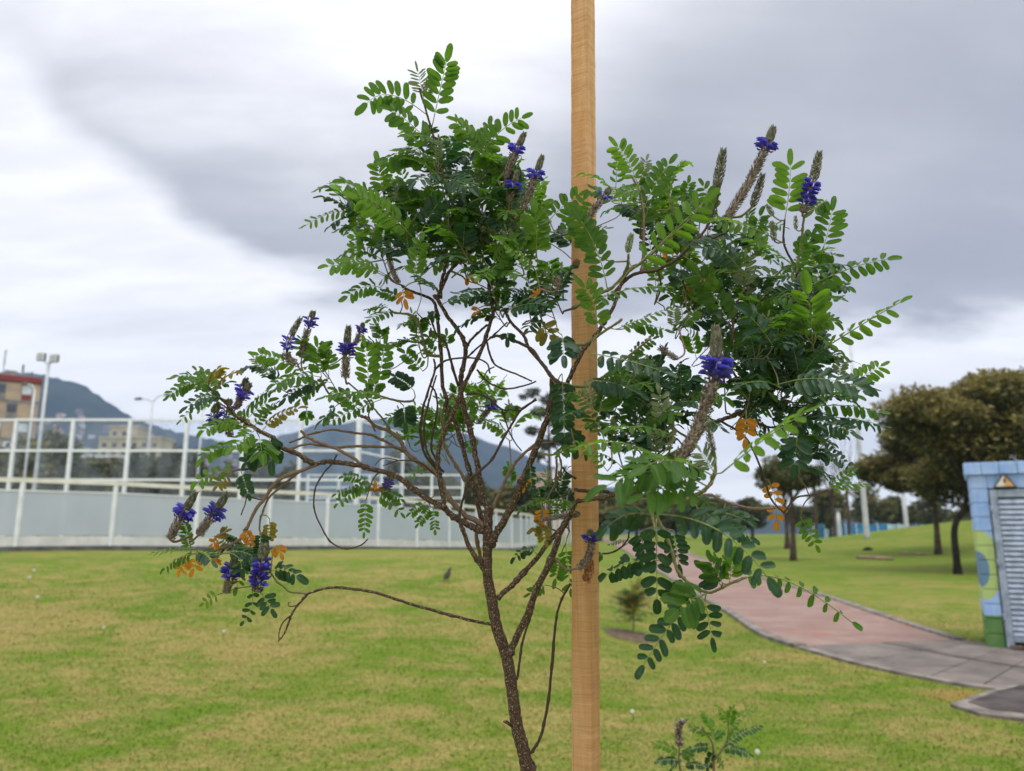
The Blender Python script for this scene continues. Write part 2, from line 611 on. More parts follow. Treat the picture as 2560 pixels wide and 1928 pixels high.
# a second worn slab by the kiosk corner
mb = MB()
n = len(APRON)
top = [Vector((p.x, p.y, gz(p.x, p.y) + 0.03)) for p in APRON]
mb.quad(top)
for i in range(n):
    a, b = top[i], top[(i + 1) % n]
    mb.quad([b, a, a - Vector((0, 0, 0.08)), b - Vector((0, 0, 0.08))])
ap = mb.build('slab', M_KERB, pav)
M_ASPH = simple('dark_asphalt', (0.075, 0.065, 0.06), 0.95, 0.3, 3.0, 0.2, 0.5)
cen = sum(top, Vector()) / n
mb = MB()
inner = [p.lerp(cen, 0.20) + Vector((0, 0, 0.006)) for p in top]
mb.quad(inner)
for i in range(n):
    a, b = inner[i], inner[(i + 1) % n]
    mb.quad([b, a, a - Vector((0, 0, 0.02)), b - Vector((0, 0, 0.02))])
mb.build('asphalt_inset', M_ASPH, pav)

# ------------------------------------------------------------------ far hills
M_FOREST, t, bs = material('forest_slope')
pos = t.add('ShaderNodeNewGeometry').outputs['Position']
nn = t.noise(pos, 0.012, 8, 0.65)
t.put(bs.inputs['Base Color'], t.mix(t.rng(nn, 0.3, 0.7), (0.012, 0.022, 0.018), (0.03, 0.042, 0.03)))
bs.inputs['Roughness'].default_value = 0.95
bs.inputs['Specular IOR Level'].default_value = 0.05
def hill(name, prof, Yr, Yb, n=90):
    xs = np.linspace(prof[0][0], prof[-1][0], n)
    ys = np.interp(xs, [p[0] for p in prof], [p[1] for p in prof])
    V, F = [], []
    m = 12
    for px, py in zip(xs, ys):
        top = at(px, py, Yr)
        top.z += 4 * math.sin(px * 0.31) * math.sin(px * 0.13 + 1)
        for k in range(m):
            u = k / (m - 1)
            Y = Yb + (Yr - Yb) * u
            z = 0.2 + (top.z - 0.2) * (u ** 0.85) + (8 * math.sin(px * 0.07 + u * 9) * u * (1 - u) * 4 if k < m - 1 else 0)
            V.append((top.x * (0.75 + 0.25 * Y / Yr), Y, z))
        V.append((top.x * 1.05, Yr * 1.12, -3))
    m1 = m + 1
    for i in range(n - 1):
        for k in range(m):
            F.append((i * m1 + k, (i + 1) * m1 + k, (i + 1) * m1 + k + 1, i * m1 + k + 1))
    o = add_obj(name, mesh(name, V, F, M_FOREST, True))
    tag(o, kind='structure')
    return o
H1 = [(-420, 1010), (-200, 950), (0, 930), (60, 929), (105, 934), (150, 948), (205, 962), (262, 1003), (330, 1045), (420, 1072), (560, 1105), (760, 1190), (900, 1300)]
hill('hill', H1, 1500, 800)
H2 = [(420, 1250), (600, 1150), (700, 1090), (790, 1062), (870, 1056), (960, 1046), (1060, 1060), (1160, 1085), (1268, 1117), (1400, 1178), (1500, 1214), (1700, 1243), (1900, 1262), (2200, 1285), (2700, 1300)]
hill('hill', H2, 2000, 1200)

# ------------------------------------------------------------------ fences of the rink
M_WHITE = simple('white_painted_steel', (0.76, 0.78, 0.80), 0.45, 0.06, 3.0)
M_CREAM = simple('cream_handrail', (0.70, 0.68, 0.60), 0.5, 0.08, 3.0)
M_BOARD = simple('white_plastic_board', (0.62, 0.62, 0.60), 0.5, 0.10, 2.0)
M_DARKC = simple('dark_concrete_plinth', (0.11, 0.11, 0.105), 0.9, 0.3, 3.0)
def veil(name, col, clear, rough=0.35, streak=0.1):
    m, t, bs = material(name)
    pos = t.add('ShaderNodeNewGeometry').outputs['Position']
    n = t.noise(t.scaled(pos, 1, 1, 0.6), 1.2, 5, 0.6)
    t.put(bs.inputs['Base Color'], t.mix(t.rng(n, 0.3, 0.7), tuple(c * (1 - streak) for c in col), col))
    bs.inputs['Roughness'].default_value = rough
    tr = t.add('ShaderNodeBsdfTransparent')
    tr.inputs[0].default_value = (0.95, 0.97, 1.0, 1)
    mx = t.add('ShaderNodeMixShader')
    t.put(mx.inputs[0], t.rng(n, 0.3, 0.7, clear * 0.9, clear * 1.05))
    t.l.new(bs.outputs[0], mx.inputs[1])
    t.l.new(tr.outputs[0], mx.inputs[2])
    t.l.new(mx.outputs[0], t.n['Material Output'].inputs[0])
    return m
M_FROST = veil('frosted_panel', (0.50, 0.555, 0.615), 0.18)
M_CLEAR = veil('hazy_clear_panel', (0.42, 0.47, 0.52), 0.94, 0.2)

def slab_between(a, b, z0, z1, th, off=0.0):
    d = (b - a); d.z = 0
    d.normalize()
    n = Vector((d.y, -d.x, 0)) * th / 2
    o = Vector((d.y, -d.x, 0)) * off
    V = []
    for p, s in ((a, -1), (b, -1), (b, 1), (a, 1)):
        V.append(Vector((p.x, p.y, p.z + z0)) + n * s + o)
    for p, s in ((a, -1), (b, -1), (b, 1), (a, 1)):
        V.append(Vector((p.x, p.y, p.z + z1)) + n * s + o)
    return V, [(3, 2, 1, 0), (4, 5, 6, 7), (0, 1, 5, 4), (1, 2, 6, 5), (2, 3, 7, 6), (3, 0, 4, 7)]
def part_box(name, a, b, z0, z1, th, mat, parent, off=0.0):
    V, F = slab_between(a, b, z0, z1, th, off)
    L = parent.location
    return add_obj(name, mesh(name, [v - L for v in V], F, mat), parent)
line = spline([Vector(p) for p in ((-21.5, 16.6, 0), (-18, 18.4, 0), (-14, 21, 0), (-10, 24.2, 0), (-6.25, 28, 0), (-3, 33, 0), (-1.1, 37, 0), (0.2, 41, 0), (1.0, 46, 0), (1.6, 52, 0))], 24)
posts, acc = [], 0.0
last = line[0]
for p in line:
    acc += (p - last).length
    last = p
    if not posts or acc >= 2.25:
        posts.append(Vector((p.x, p.y, gz(p.x, p.y))))
        acc = 0.0
nf = empty('panel_fence', posts[0], 'long low fence of frosted grey panels, white posts and a cream handrail', 'fence')
for i, p in enumerate(posts):
    mb = MB().box(p.x - 0.055, p.x + 0.055, p.y - 0.055, p.y + 0.055, p.z, p.z + 1.86, 0, 0.008)
    mb.build('post', M_WHITE, nf, False, nf.location)
    if i + 1 < len(posts):
        q = posts[i + 1]
        part_box('handrail', p, q, 1.862, 1.985, 0.11, M_CREAM, nf)
        part_box('plinth', p, q, -0.15, 0.13, 0.24, M_DARKC, nf)
        d = (q - p).normalized()
        a, b = p + d * 0.06, q - d * 0.06
        part_box('kick_board', a, b, 0.135, 0.40, 0.05, M_BOARD, nf)
        part_box('panel', a, b, 0.42, 1.62, 0.02, M_FROST, nf, 0.0)
        part_box('top_rail', a, b, 1.62, 1.66, 0.05, M_WHITE, nf)

def tall_fence(name, label, P0, n, step, dvec, top, rails, thick, group=None):
    root = empty(name, P0, label, 'fence', group)
    pts = [P0 + dvec * step * i for i in range(n)]
    for i, p in enumerate(pts):
        mb = MB().box(p.x - thick / 2, p.x + thick / 2, p.y - thick / 2, p.y + thick / 2, p.z - 0.2, top, 0, 0.01)
        mb.build('post', M_WHITE, root, False, root.location)
        if i + 1 < n:
            q = pts[i + 1]
            a, b = p + dvec * thick * 0.5, q - dvec * thick * 0.5
            zs = [z - p.z for z in rails]
            for z in zs:
                part_box('rail', a, b, z - thick * 0.35, z + thick * 0.35, thick * 0.7, M_WHITE, root)
            lo = [0.15] + zs[:-1]
            for z0, z1 in zip(lo, zs):
                part_box('pane', a, b, z0 + thick * 0.36, z1 - thick * 0.36, 0.012, M_CLEAR, root)
    return root
YB = 34.0
x0 = at(34 - 138 * 2, 1050, YB).x
zr = [at(34, 1200, YB).z, at(34, 1127, YB).z, at(34, 1050, YB).z]
step = (871 - 34) / 6 / FPX * YB * 1.03
tall_fence('tall_glass_fence', 'tall white framed fence with clear panes behind the frosted panel fence', Vector((x0, YB, 0.78)), 9, step, Vector((1, 0, 0)), zr[2] + 0.06, zr, 0.15)
xr = x0 + step * 8
tall_fence('tall_glass_fence', 'end bay of the tall clear fence, running away from its corner post', Vector((xr + 0.02, YB + 0.35, 0.78)), 3, 2.4, Vector((0.28, 1, 0)).normalized(), zr[2] + 0.05, zr, 0.13)
Y2 = 47.0
zz = [at(900, 1245, Y2).z, at(900, 1219, Y2).z, at(900, 1188, Y2).z]
tall_fence('back_fence', 'white railed far side fence of the rink with clear panes', Vector((at(770, 1200, Y2).x, Y2, 0.66)), 6, 77 / FPX * Y2, Vector((1, 0, 0)), zz[2] + 0.05, zz, 0.14)

# ------------------------------------------------------------------ poles and lamps
M_POLE = simple('galvanised_pole', (0.50, 0.52, 0.53), 0.5, 0.1, 2.0)
M_LAMP = simple('dark_lamp_housing', (0.13, 0.14, 0.135), 0.5, 0.1, 4.0)
M_LENS = simple('lamp_glass', (0.5, 0.55, 0.52), 0.2, 0.1, 8.0)
def pole(px, ptop, Y, r0, r1, label, name='lamp_post', base=None, group=None, cat='lamp post'):
    b = base if base is not None else Vector((at(px, 1335, Y).x, Y, gz(at(px, 1335, Y).x, Y)))
    zt = at(px, ptop, b.y).z
    root = empty(name, b, label, cat, group)
    MB().tube([(0, 0, -0.1), (0, 0, 0.25), (0, 0, (zt - b.z) * 0.5), (0, 0, zt - b.z)], [r0 * 1.25, r0, (r0 + r1) / 2, r1], 12).build('pole', M_POLE, root, True)
    return root, zt - b.z
r, h = pole(72, 905, 60, 0.17, 0.11, 'floodlight pole with two square lamp heads beside the brown apartment block', 'floodlight_pole')
for s in (-1, 1):
    mb = MB().tube([(0, 0, h - 0.3), (s * 0.35, -0.1, h + 0.05)], 0.05, 6)
    mb.build('bracket', M_POLE, r, True)
    x = 0.52 * s
    mb = MB().box(x - 0.36, x + 0.36, -0.30, -0.08, h - 0.02 - 0.06 * s, h + 0.62 - 0.06 * s, 0, 0.05)
    hd = mb.build('lamp_head', M_LAMP, r)
    for i in (-1, 1):
        for k in (0, 1):
            MB().box(x + i * 0.16 - 0.13, x + i * 0.16 + 0.13, -0.315, -0.301, h + 0.04 + 0.29 * k - 0.06 * s, h + 0.29 + 0.29 * k - 0.06 * s).build('lens', M_LENS, hd)
r, h = pole(352, 1002, 90, 0.16, 0.10, 'twin arm street lamp beyond the tall clear fence', 'street_lamp')
for s, hz in ((-1, 0.2), (1, 0.7)):
    MB().tube(spline([(0, 0, h - 0.2), (s * 0.6, 0, h + hz * 0.7), (s * 1.5, 0, h + hz)], 4), 0.07, 6).build('arm', M_POLE, r, True)
    MB().tube([(s * 1.25, 0, h + hz), (s * 1.5, 0, h + hz + 0.05), (s * 2.1, 0, h + hz), (s * 2.2, 0, h + hz)], [0.08, 0.2, 0.15, 0.05], 8).build('lamp_head', M_LAMP, r, True)
r, h = pole(44, 975, 52, 0.10, 0.07, 'slender lamp post with a short bent arm in front of the brown block', 'street_lamp')
MB().tube(spline([(0, 0, h - 0.1), (-0.2, 0, h + 0.3), (-0.6, 0, h + 0.4)], 4), 0.05, 6).build('arm', M_POLE, r, True)
MB().tube([(-0.5, 0, h + 0.4), (-0.7, 0, h + 0.42), (-1.0, 0, h + 0.38)], [0.05, 0.12, 0.05], 8).build('lamp_head', M_LAMP, r, True)
r, h = pole(483, 1022, 70, 0.12, 0.09, 'plain grey mast standing behind the tall clear fence', 'mast', cat='mast')
MB().box(-0.25, 0.25, -0.1, 0.1, h, h + 0.2, 0, 0.03).build('cap', M_LAMP, r)
for k, (px, pt) in enumerate(((1386, 1168), (1400, 1160), (1416, 1166), (1428, 1178))):
    r, h = pole(px, pt, 58, 0.12, 0.11, 'white steel column in the row behind the wooden stake', 'steel_column', group='white columns behind the stake', cat='column')
    MB().box(-0.2, 0.2, -0.2, 0.2, h, h + 0.06, 0, 0.01).build('cap_plate', M_POLE, r)
b = ground(2168, 1347)
r, h = pole(2168, 826, b.y, 0.17, 0.09, 'very tall grey lamp post rising from the lawn beside the round tree', base=b)
MB().tube([(0, 0, h), (0, 0, h + 0.1), (0, 0, h + 0.16)], [0.12, 0.12, 0.03], 10).build('cap', M_LAMP, r, True)
r, h = pole(2268, 1232, 95, 0.30, 0.24, 'short pale post behind the blue barrier, seen under the round tree', 'pale_post', cat='post')
MB().box(-0.4, 0.4, -0.3, 0.3, h, h + 0.25, 0, 0.05).build('cap', M_LAMP, r)
r, h = pole(2098, 1278, 88, 0.28, 0.24, 'short pale post beside the bare tree by the blue barrier', 'pale_post', cat='post')
MB().box(-0.4, 0.4, -0.3, 0.3, h, h + 0.25, 0, 0.05).build('cap', M_LAMP, r)

# blue barrier at the far side of the lawn
M_BLUE = simple('blue_barrier', (0.03, 0.20, 0.42), 0.5, 0.25, 1.5)
M_LBLUE = simple('pale_blue_barrier', (0.35, 0.52, 0.6), 0.5, 0.2, 1.5)
YF = 100.0
bl = empty('blue_barrier', (at(2040, 1335, YF).x, YF, gz(at(2040, 1335, YF).x, YF)), 'low bright blue barrier across the far edge of the lawn', 'barrier')
xa = at(2035, 1335, YF).x
xb = at(2275, 1335, YF).x
nb = 9
for i in range(nb):
    a = Vector((xa + (xb - xa) * i / nb + 0.06, YF, bl.location.z))
    c = Vector((xa + (xb - xa) * (i + 1) / nb - 0.06, YF, bl.location.z))
    part_box('panel', a, c, 0.15, at(2100, 1311, YF).z - bl.location.z, 0.08, M_LBLUE if i in (1, 7, 8) else M_BLUE, bl)
    part_box('post', a - Vector((0.1, 0, 0)), a, -0.1, at(2100, 1309, YF).z - bl.location.z, 0.12, M_WHITE, bl)

# ------------------------------------------------------------------ buildings
M_BRICK, t, bs = material('tan_brick')
co = t.add('ShaderNodeTexCoord').outputs['Object']
br = t.add('ShaderNodeTexBrick'); t.put(br.inputs['Vector'], t.scaled(co, 1, 1, 1)); br.inputs['Scale'].default_value = 3
br.inputs['Color1'].default_value = (0.42, 0.29, 0.17, 1); br.inputs['Color2'].default_value = (0.36, 0.25, 0.15, 1); br.inputs['Mortar'].default_value = (0.32, 0.26, 0.2, 1)
t.put(bs.inputs['Base Color'], t.mix(t.rng(t.noise(co, 0.6, 4), 0.3, 0.7), br.outputs['Color'], (0.46, 0.34, 0.22)))
bs.inputs['Roughness'].default_value = 0.85
M_RED = simple('red_painted_panel', (0.22, 0.03, 0.02), 0.6, 0.15, 1.0)
M_GREYC = simple('grey_slab', (0.22, 0.21, 0.2), 0.8, 0.2, 1.0)
M_SKYGLASS = simple('sky_reflection_glass', (0.55, 0.6, 0.63), 0.15, 0.2, 0.7, 0.6)  # pale base colour paints the white sky reflection into these panes
M_DGLASS = simple('dark_window_glass', (0.05, 0.055, 0.07), 0.12, 0.2, 0.7, 0.6)
M_BEIGE = simple('beige_render', (0.46, 0.39, 0.28), 0.85, 0.15, 0.3)
M_PINK = simple('pale_brick_house', (0.50, 0.36, 0.31), 0.85, 0.2, 0.1)
M_ROOF = simple('brown_roof', (0.20, 0.11, 0.085), 0.85, 0.2, 0.1)
YA = 120.0
pxm = YA / FPX
xr = at(98, 1000, YA).x
ztop = at(60, 948, YA).z
ab = empty('apartment_block', (xr, YA, gz(xr, YA)), 'tan brick apartment block with red roof band and staggered windows', 'building', rz=R(34))
zb = ab.location.z
Wd = 24.0
Hh = ztop - zb
MB().box(-Wd, 0, 0.0, 11, -0.3, Hh - 0.9).build('wall', M_BRICK, ab)
MB().box(-Wd - 0.15, 0.15, -0.25, 11.2, Hh - 0.75, Hh + 0.10).build('roof_band', M_RED, ab)
rf = MB().box(-Wd + 0.5, -0.5, 0.3, 10.6, Hh + 0.15, Hh + 0.35).build('roof', M_GREYC, ab)
for i, (ax, ah) in enumerate(((-2.6, 2.3), (-5.2, 4.4), (-6.4, 3.2), (-8.8, 3.0), (-1.3, 1.2))):
    MB().tube([(ax, 3, Hh + 0.3), (ax, 3, Hh + 0.3 + ah * 0.5)], 0.06, 6).build('mast', M_LAMP, rf, True)
    MB().box(ax - 0.16, ax + 0.16, 2.85, 3.15, Hh + 0.3 + ah * 0.45, Hh + 0.3 + ah, 0, 0.03).build('antenna', M_POLE if i % 2 else M_LAMP, rf)
MB().box(-5.0, -3.4, 1.0, 4, Hh + 0.35, Hh + 1.1).build('roof_tank', M_GREYC, rf)
for s in range(6):
    z0 = Hh - 0.9 - 2.95 * (s + 1)
    MB().box(-Wd, -0.003, -0.10, -0.003, z0 - 0.12, z0 + 0.16).build('floor_slab', M_GREYC, ab)
    off = 0.0 if s % 2 == 0 else 1.75
    k = 0
    x = -1.0 - off
    while x > -Wd + 1.6:
        wn = MB().box(x - 1.5, x, -0.06, -0.004, z0 + 0.17, z0 + 2.8).build('window', M_GREYC, ab)
        MB().box(x - 1.36, x - 0.14, -0.085, -0.062, z0 + 1.15, z0 + 2.45).build('pane', M_SKYGLASS if (k + s) % 3 != 1 else M_DGLASS, wn)
        MB().box(x - 1.36, x - 0.14, -0.10, -0.062, z0 + 0.22, z0 + 1.08).build('spandrel', M_RED if (k * 2 + s) % 3 == 0 else M_GREYC, wn)
        x -= 3.5
        k += 1
# beige block further off
YC = 260.0
for (xa_, xb_, yt, lab, mt) in ((248, 405, 1096, 'long beige flat roofed block seen through the tall clear fence', M_BEIGE), (275, 345, 1068, 'narrow beige tower rising behind the long beige block', M_BEIGE),
                            (205, 300, 1145, 'low pale shed with a flat white roof behind the rink trees', M_GREYC), (1330, 1470, 1185, 'low brownish block beyond the trees behind the wooden stake', M_PINK)):
    Yk = YC if yt != 1068 else YC + 14
    if yt == 1145: Yk = 150
    a, b = at(xa_, yt, Yk), at(xb_, yt, Yk)
    g0 = gz(a.x, Yk)
    root = empty('beige_block' if mt is M_BEIGE else 'low_building', (a.x, Yk, g0), lab, 'building')
    Wb, Hb = b.x - a.x, a.z - g0
    MB().box(0, Wb, 0, 10, -0.2, Hb).build('wall', mt, root)
    MB().box(-0.3, Wb + 0.3, -0.3, 10.3, Hb, Hb + 0.6).build('roof', M_BOARD if yt == 1145 else mt, root)
    for fl in range(int((Hb - 1) // 3.2)):
        if Hb - 3.2 * (fl + 1) < 1.5 or fl > 5: break
        x = 1.2
        while x + 1.6 < Wb - 0.5:
            MB().box(x, x + 1.5, -0.06, -0.004, Hb - 3.0 * (fl + 1), Hb - 3.0 * (fl + 1) + 1.4).build('window', M_DGLASS, root)
            x += 3.4
# small houses climbing the hillside
hm = []
for k in range(5):
    mb = MB()
    wv, dv, hv = 9 + 3 * random.random(), 8, 5 + 4 * random.random()
    mb.box(-wv / 2, wv / 2, -dv / 2, dv / 2, -6, hv, 0)
    mb.quad([(-wv / 2, -dv / 2, hv), (wv / 2, -dv / 2, hv), (wv / 2, 0, hv + 2), (-wv / 2, 0, hv + 2)], 1)
    mb.quad([(-wv / 2, 0, hv + 2), (wv / 2, 0, hv + 2), (wv / 2, dv / 2, hv), (-wv / 2, dv / 2, hv)], 1)
    for fx in (-0.28, 0.12):
        mb.box(wv * fx, wv * (fx + 0.16), -dv / 2 - 0.1, -dv / 2 - 0.01, hv * 0.35, hv * 0.65, 2)
    hm.append(mesh('house', mb.v, mb.f, [(M_PINK, M_BEIGE, M_PINK, M_BOARD, M_GREYC)[k], M_ROOF, M_DGLASS], False, mb.mi))
rh = random.Random(5)
cnt = 0
while cnt < 120:
    u = 0.08 + 0.72 * rh.random() ** 0.8
    v_ = rh.uniform(-30, 600)
    Y = 800 + 700 * u
    px = 1280 - (1280 - v_) / ((0.75 + 0.25 * Y / 1500) * 1500 / Y)
    pr_ = np.interp(px, [p[0] for p in H1], [p[1] for p in H1])
    top = at(px, pr_, 1500)
    Y = 800 + 700 * u
    z = 0.2 + (top.z - 0.2) * (u ** 0.85) + 8 * math.sin(px * 0.07 + u * 9) * u * (1 - u) * 4
    if 1335 - (z - 1.5) / Y * FPX < 1034 + 6 * math.sin(v_ * 0.05) or 1335 - (z - 1.5) / Y * FPX > 1215: continue
    o = add_obj('house', hm[cnt % 5], None, (top.x * (0.75 + 0.25 * Y / 1500), Y, z))
    o.rotation_euler.z = rh.uniform(-0.5, 0.5)
    tag(o, 'small pale house among the many on the lower slope of the blue hill', 'house', 'houses on the hillside')
    cnt += 1

# ------------------------------------------------------------------ trees
def leafmat(name, a, b, trans=0.25, rough=0.6, c=None):
    m, t, bs = material(name)
    ri = t.add('ShaderNodeNewGeometry').outputs['Random Per Island']
    col = t.mix(t.rng(ri, 0, 1, 0, 1, False), a, b)
    if c:
        col = t.mix(t.rng(ri, 0.75, 0.95), col, c)
    t.put(bs.inputs['Base Color'], col)
    bs.inputs['Roughness'].default_value = rough
    bs.inputs['Specular IOR Level'].default_value = 0.3
    tl = t.add('ShaderNodeBsdfTranslucent')
    t.put(tl.inputs[0], t.mix(0.5, col, tuple(min(x * 1.6, 1) for x in b)))
    mx = t.add('ShaderNodeMixShader')
    mx.inputs[0].default_value = trans
    t.l.new(bs.outputs[0], mx.inputs[1])
    t.l.new(tl.outputs[0], mx.inputs[2])
    t.l.new(mx.outputs[0], t.n['Material Output'].inputs[0])
    return m
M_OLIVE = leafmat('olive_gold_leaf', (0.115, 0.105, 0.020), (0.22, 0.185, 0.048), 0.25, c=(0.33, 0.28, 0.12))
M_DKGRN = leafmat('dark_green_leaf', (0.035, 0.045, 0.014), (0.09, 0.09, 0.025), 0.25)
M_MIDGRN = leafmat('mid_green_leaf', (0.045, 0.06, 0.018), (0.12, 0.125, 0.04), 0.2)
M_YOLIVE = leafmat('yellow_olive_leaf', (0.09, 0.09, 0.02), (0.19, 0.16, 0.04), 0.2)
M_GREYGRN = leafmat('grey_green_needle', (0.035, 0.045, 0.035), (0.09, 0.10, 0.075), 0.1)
M_TRUNK = simple('tree_bark', (0.085, 0.062, 0.045), 0.9, 0.35, 5.0, 0.2, 0.6)
M_TRUNKD = simple('dark_tree_bark', (0.022, 0.018, 0.014), 0.9, 0.35, 5.0, 0.2, 0.6)
def scatter(blobs, n, size, outer=None, seed=0, shell=0.55, up=0.3):
    """leaf sized quads through ellipsoid clumps; returns V, F, material index"""
    g = np.random.default_rng(seed)
    vol = np.array([b[3] * b[4] * b[5] for b in blobs]) ** (2 / 3)
    cnt = (n * vol / vol.sum()).astype(int) + 4
    Ps, top = [], []
    for b, c in zip(blobs, cnt):
        d = g.normal(size=(c, 3))
        d /= np.linalg.norm(d, axis=1)[:, None]
        r = shell + (1.04 - shell) * g.random(c) ** 0.6
        r *= 1 + 0.10 * np.sin(d[:, 0] * 7 + d[:, 2] * 5) + 0.05 * g.normal(size=c)
        q = d * r[:, None] * np.array(b[3:6]) + np.array(b[:3])
        Ps.append(q)
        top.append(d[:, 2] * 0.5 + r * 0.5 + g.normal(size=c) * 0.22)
    C = np.concatenate(Ps)
    tp = np.concatenate(top)
    m = len(C)
    a = g.normal(size=(m, 3)); a[:, 2] *= 0.6; a /= np.linalg.norm(a, axis=1)[:, None]
    b = g.normal(size=(m, 3)); b -= a * (a * b).sum(1)[:, None]; b /= np.linalg.norm(b, axis=1)[:, None]
    s = size * (0.6 + 0.8 * g.random(m))[:, None]
    V = np.concatenate([C - a * s, C + b * s * 0.42, C + a * s, C - b * s * 0.42])
    i = np.arange(m)
    F = np.stack([i, i + m, i + 2 * m, i + 3 * m], 1)
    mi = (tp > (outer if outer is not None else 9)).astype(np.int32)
    return V, F, mi
def blobbed(center, rx, ry, rz, k, rs, seed):
    """k sub-clumps over an ellipsoid, so the outline is uneven"""
    g = random.Random(seed)
    out = [(center[0], center[1], center[2], rx * 0.72, ry * 0.72, rz * 0.72)]
    for _ in range(k):
        a, e = g.uniform(0, 2 * math.pi), math.asin(g.uniform(-0.55, 1))
        rr = rs * g.uniform(0.7, 1.25)
        out.append((center[0] + rx * 0.78 * math.cos(a) * math.cos(e), center[1] + ry * 0.78 * math.sin(a) * math.cos(e), center[2] + rz * 0.78 * math.sin(e),
                    rr * rx, rr * ry, rr * rz * 0.85))
    return out
def tree(name, label, base, H, crown, leaves, size, mats, trunk_r, seed, trunk=None, outer=0.55, group=None, tm=None, limbs=5, shell=0.5):
    root = empty(name, base, label, 'tree', group)
    cz = crown[2]
    tp = trunk or [(0, 0, -0.15), (0.02 * H, 0, cz * 0.45), (crown[0] * 0.6, crown[1] * 0.6, cz)]
    tp = spline(tp, 5)
    mb = MB().tube(tp, [trunk_r * (1.35 - 0.35 * min(i / 3, 1)) * (1 - 0.55 * i / len(tp)) for i in range(len(tp))], 10)
    tr = mb.build('trunk', tm or M_TRUNK, root, True)
    g = random.Random(seed)
    for k in range(limbs):
        p = tp[int(len(tp) * g.uniform(0.55, 0.95)) - 1]
        a = g.uniform(0, 2 * math.pi)
        e = Vector((crown[0] + crown[3] * 0.75 * math.cos(a), crown[1] + crown[4] * 0.75 * math.sin(a), crown[2] + crown[5] * g.uniform(-0.1, 0.6)))
        mid = p.lerp(e, 0.5) + Vector((0, 0, 0.1 * crown[5]))
        MB().tube(spline([p, mid, e], 4), [trunk_r * 0.5 * (1 - 0.8 * i / 8) for i in range(9)], 6).build('limb', tm or M_TRUNK, root, True)
    blobs = blobbed(crown[:3], crown[3], crown[4], crown[5], 14, 0.38, seed)
    V, F, mi = scatter(blobs, leaves, size, outer, seed, shell)
    add_obj('crown', np_mesh('crown', V, F, mats, mi), root)
    return root
# the big round tree with the bent dark trunk and its neighbour
b = ground(2395, 1436)
k = b.y / FPX * 1.03
def rel(px, py, base, Y=None):
    q = at(px, py, Y or base.y)
    return q - base
c = rel(2535, 1112, b)
tp = [(0, 0, -0.1), rel(2390, 1385, b), rel(2386, 1325, b), rel(2402, 1285, b), rel(2440, 1262, b), rel(2480, 1215, b), rel(2530, 1120, b)]
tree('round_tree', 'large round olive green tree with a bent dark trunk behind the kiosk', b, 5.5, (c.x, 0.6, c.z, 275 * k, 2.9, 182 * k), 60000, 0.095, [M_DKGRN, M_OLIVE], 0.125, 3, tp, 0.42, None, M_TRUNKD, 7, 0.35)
b2 = ground(2346, 1386)
k = b2.y / FPX * 1.03
c = rel(2318, 1158, b2)
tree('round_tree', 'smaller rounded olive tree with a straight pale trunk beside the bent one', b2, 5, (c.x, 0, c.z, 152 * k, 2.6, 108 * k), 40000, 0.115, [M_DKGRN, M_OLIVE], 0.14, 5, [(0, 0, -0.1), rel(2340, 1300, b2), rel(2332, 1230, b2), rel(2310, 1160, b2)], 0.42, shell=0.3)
b3 = ground(1983, 1402)
c = rel(1975, 1195, b3)
k = b3.y / FPX
tree('lawn_tree', 'dark trunked lawn tree whose crown hides behind the flowering sapling', b3, 5, (c.x, 0, c.z, 70 * k, 1.5, 46 * k), 4000, 0.11, [M_DKGRN, M_MIDGRN], 0.13, 8, [(0, 0, -0.1), rel(1982, 1320, b3), rel(1978, 1240, b3), rel(1975, 1160, b3)], 0.6)
b4 = ground(1968, 1372)
c = rel(1950, 1190, b4)
k = b4.y / FPX
tree('lawn_tree', 'paler trunked lawn tree close behind the dark trunked one', b4, 5, (c.x, 0, c.z, 60 * k, 1.5, 50 * k), 2500, 0.13, [M_MIDGRN, M_YOLIVE], 0.14, 9, [(0, 0, -0.1), rel(1966, 1310, b4), rel(1955, 1200, b4)], 0.6)
# trees along the far side of the lawn, right
for i, (px, top, wd, Y, mats) in enumerate(((1500, 1228, 66, 85, 1), (1590, 1240, 60, 92, 1), (1690, 1262, 52, 105, 0), (1780, 1235, 62, 96, 0), (1880, 1248, 55, 100, 0), (2075, 1222, 52, 96, 1), (2175, 1215, 60, 108, 1), (2245, 1240, 46, 110, 0), (2440, 1262, 60, 105, 0), (1690, 1225, 40, 120, 2), (2010, 1252, 40, 118, 0), (2330, 1250, 50, 118, 0))):
    x = at(px, 1335, Y).x
    base = Vector((x, Y, gz(x, Y)))
    kk = Y / FPX
    zt = at(px, top, Y).z - base.z
    ms = ([M_DKGRN, M_MIDGRN], [M_MIDGRN, M_YOLIVE], [M_DKGRN, M_GREYGRN])[mats]
    lab = ('dark green park tree in the row at the far edge of the lawn', 'yellowish olive park tree in the row at the far edge of the lawn', 'tall dark narrow tree standing at the far edge of the lawn')[mats]
    lab = ('broad yellowish olive tree just right of the wooden stake, by the end of the path', 'yellowish olive tree half hidden between the path end and the lawn', 'small dark tree in the gap beyond the path', 'dark tree behind the paler trunked lawn tree', 'dark tree just behind the dark trunked lawn tree',
           'olive tree behind the bare trees at the blue barrier', 'olive tree right beside the very tall lamp post', 'dark tree behind the short pale post near the round tree', 'dark tree under the round tree beyond the green mound', 'tall dark narrow tree standing at the far edge of the lawn', 'low dark tree between the lawn trees and the bare trees', 'dark tree seen past the pale trunk of the smaller round tree')[i]
    tree('park_tree', lab, base, zt, (0, 0, zt * 0.56, wd * kk, wd * kk * 0.9, zt * 0.44), 2400, 0.32, ms, 0.22, 40 + i, None, 0.55, 'trees at the far edge of the lawn', None, 4, 0.4)
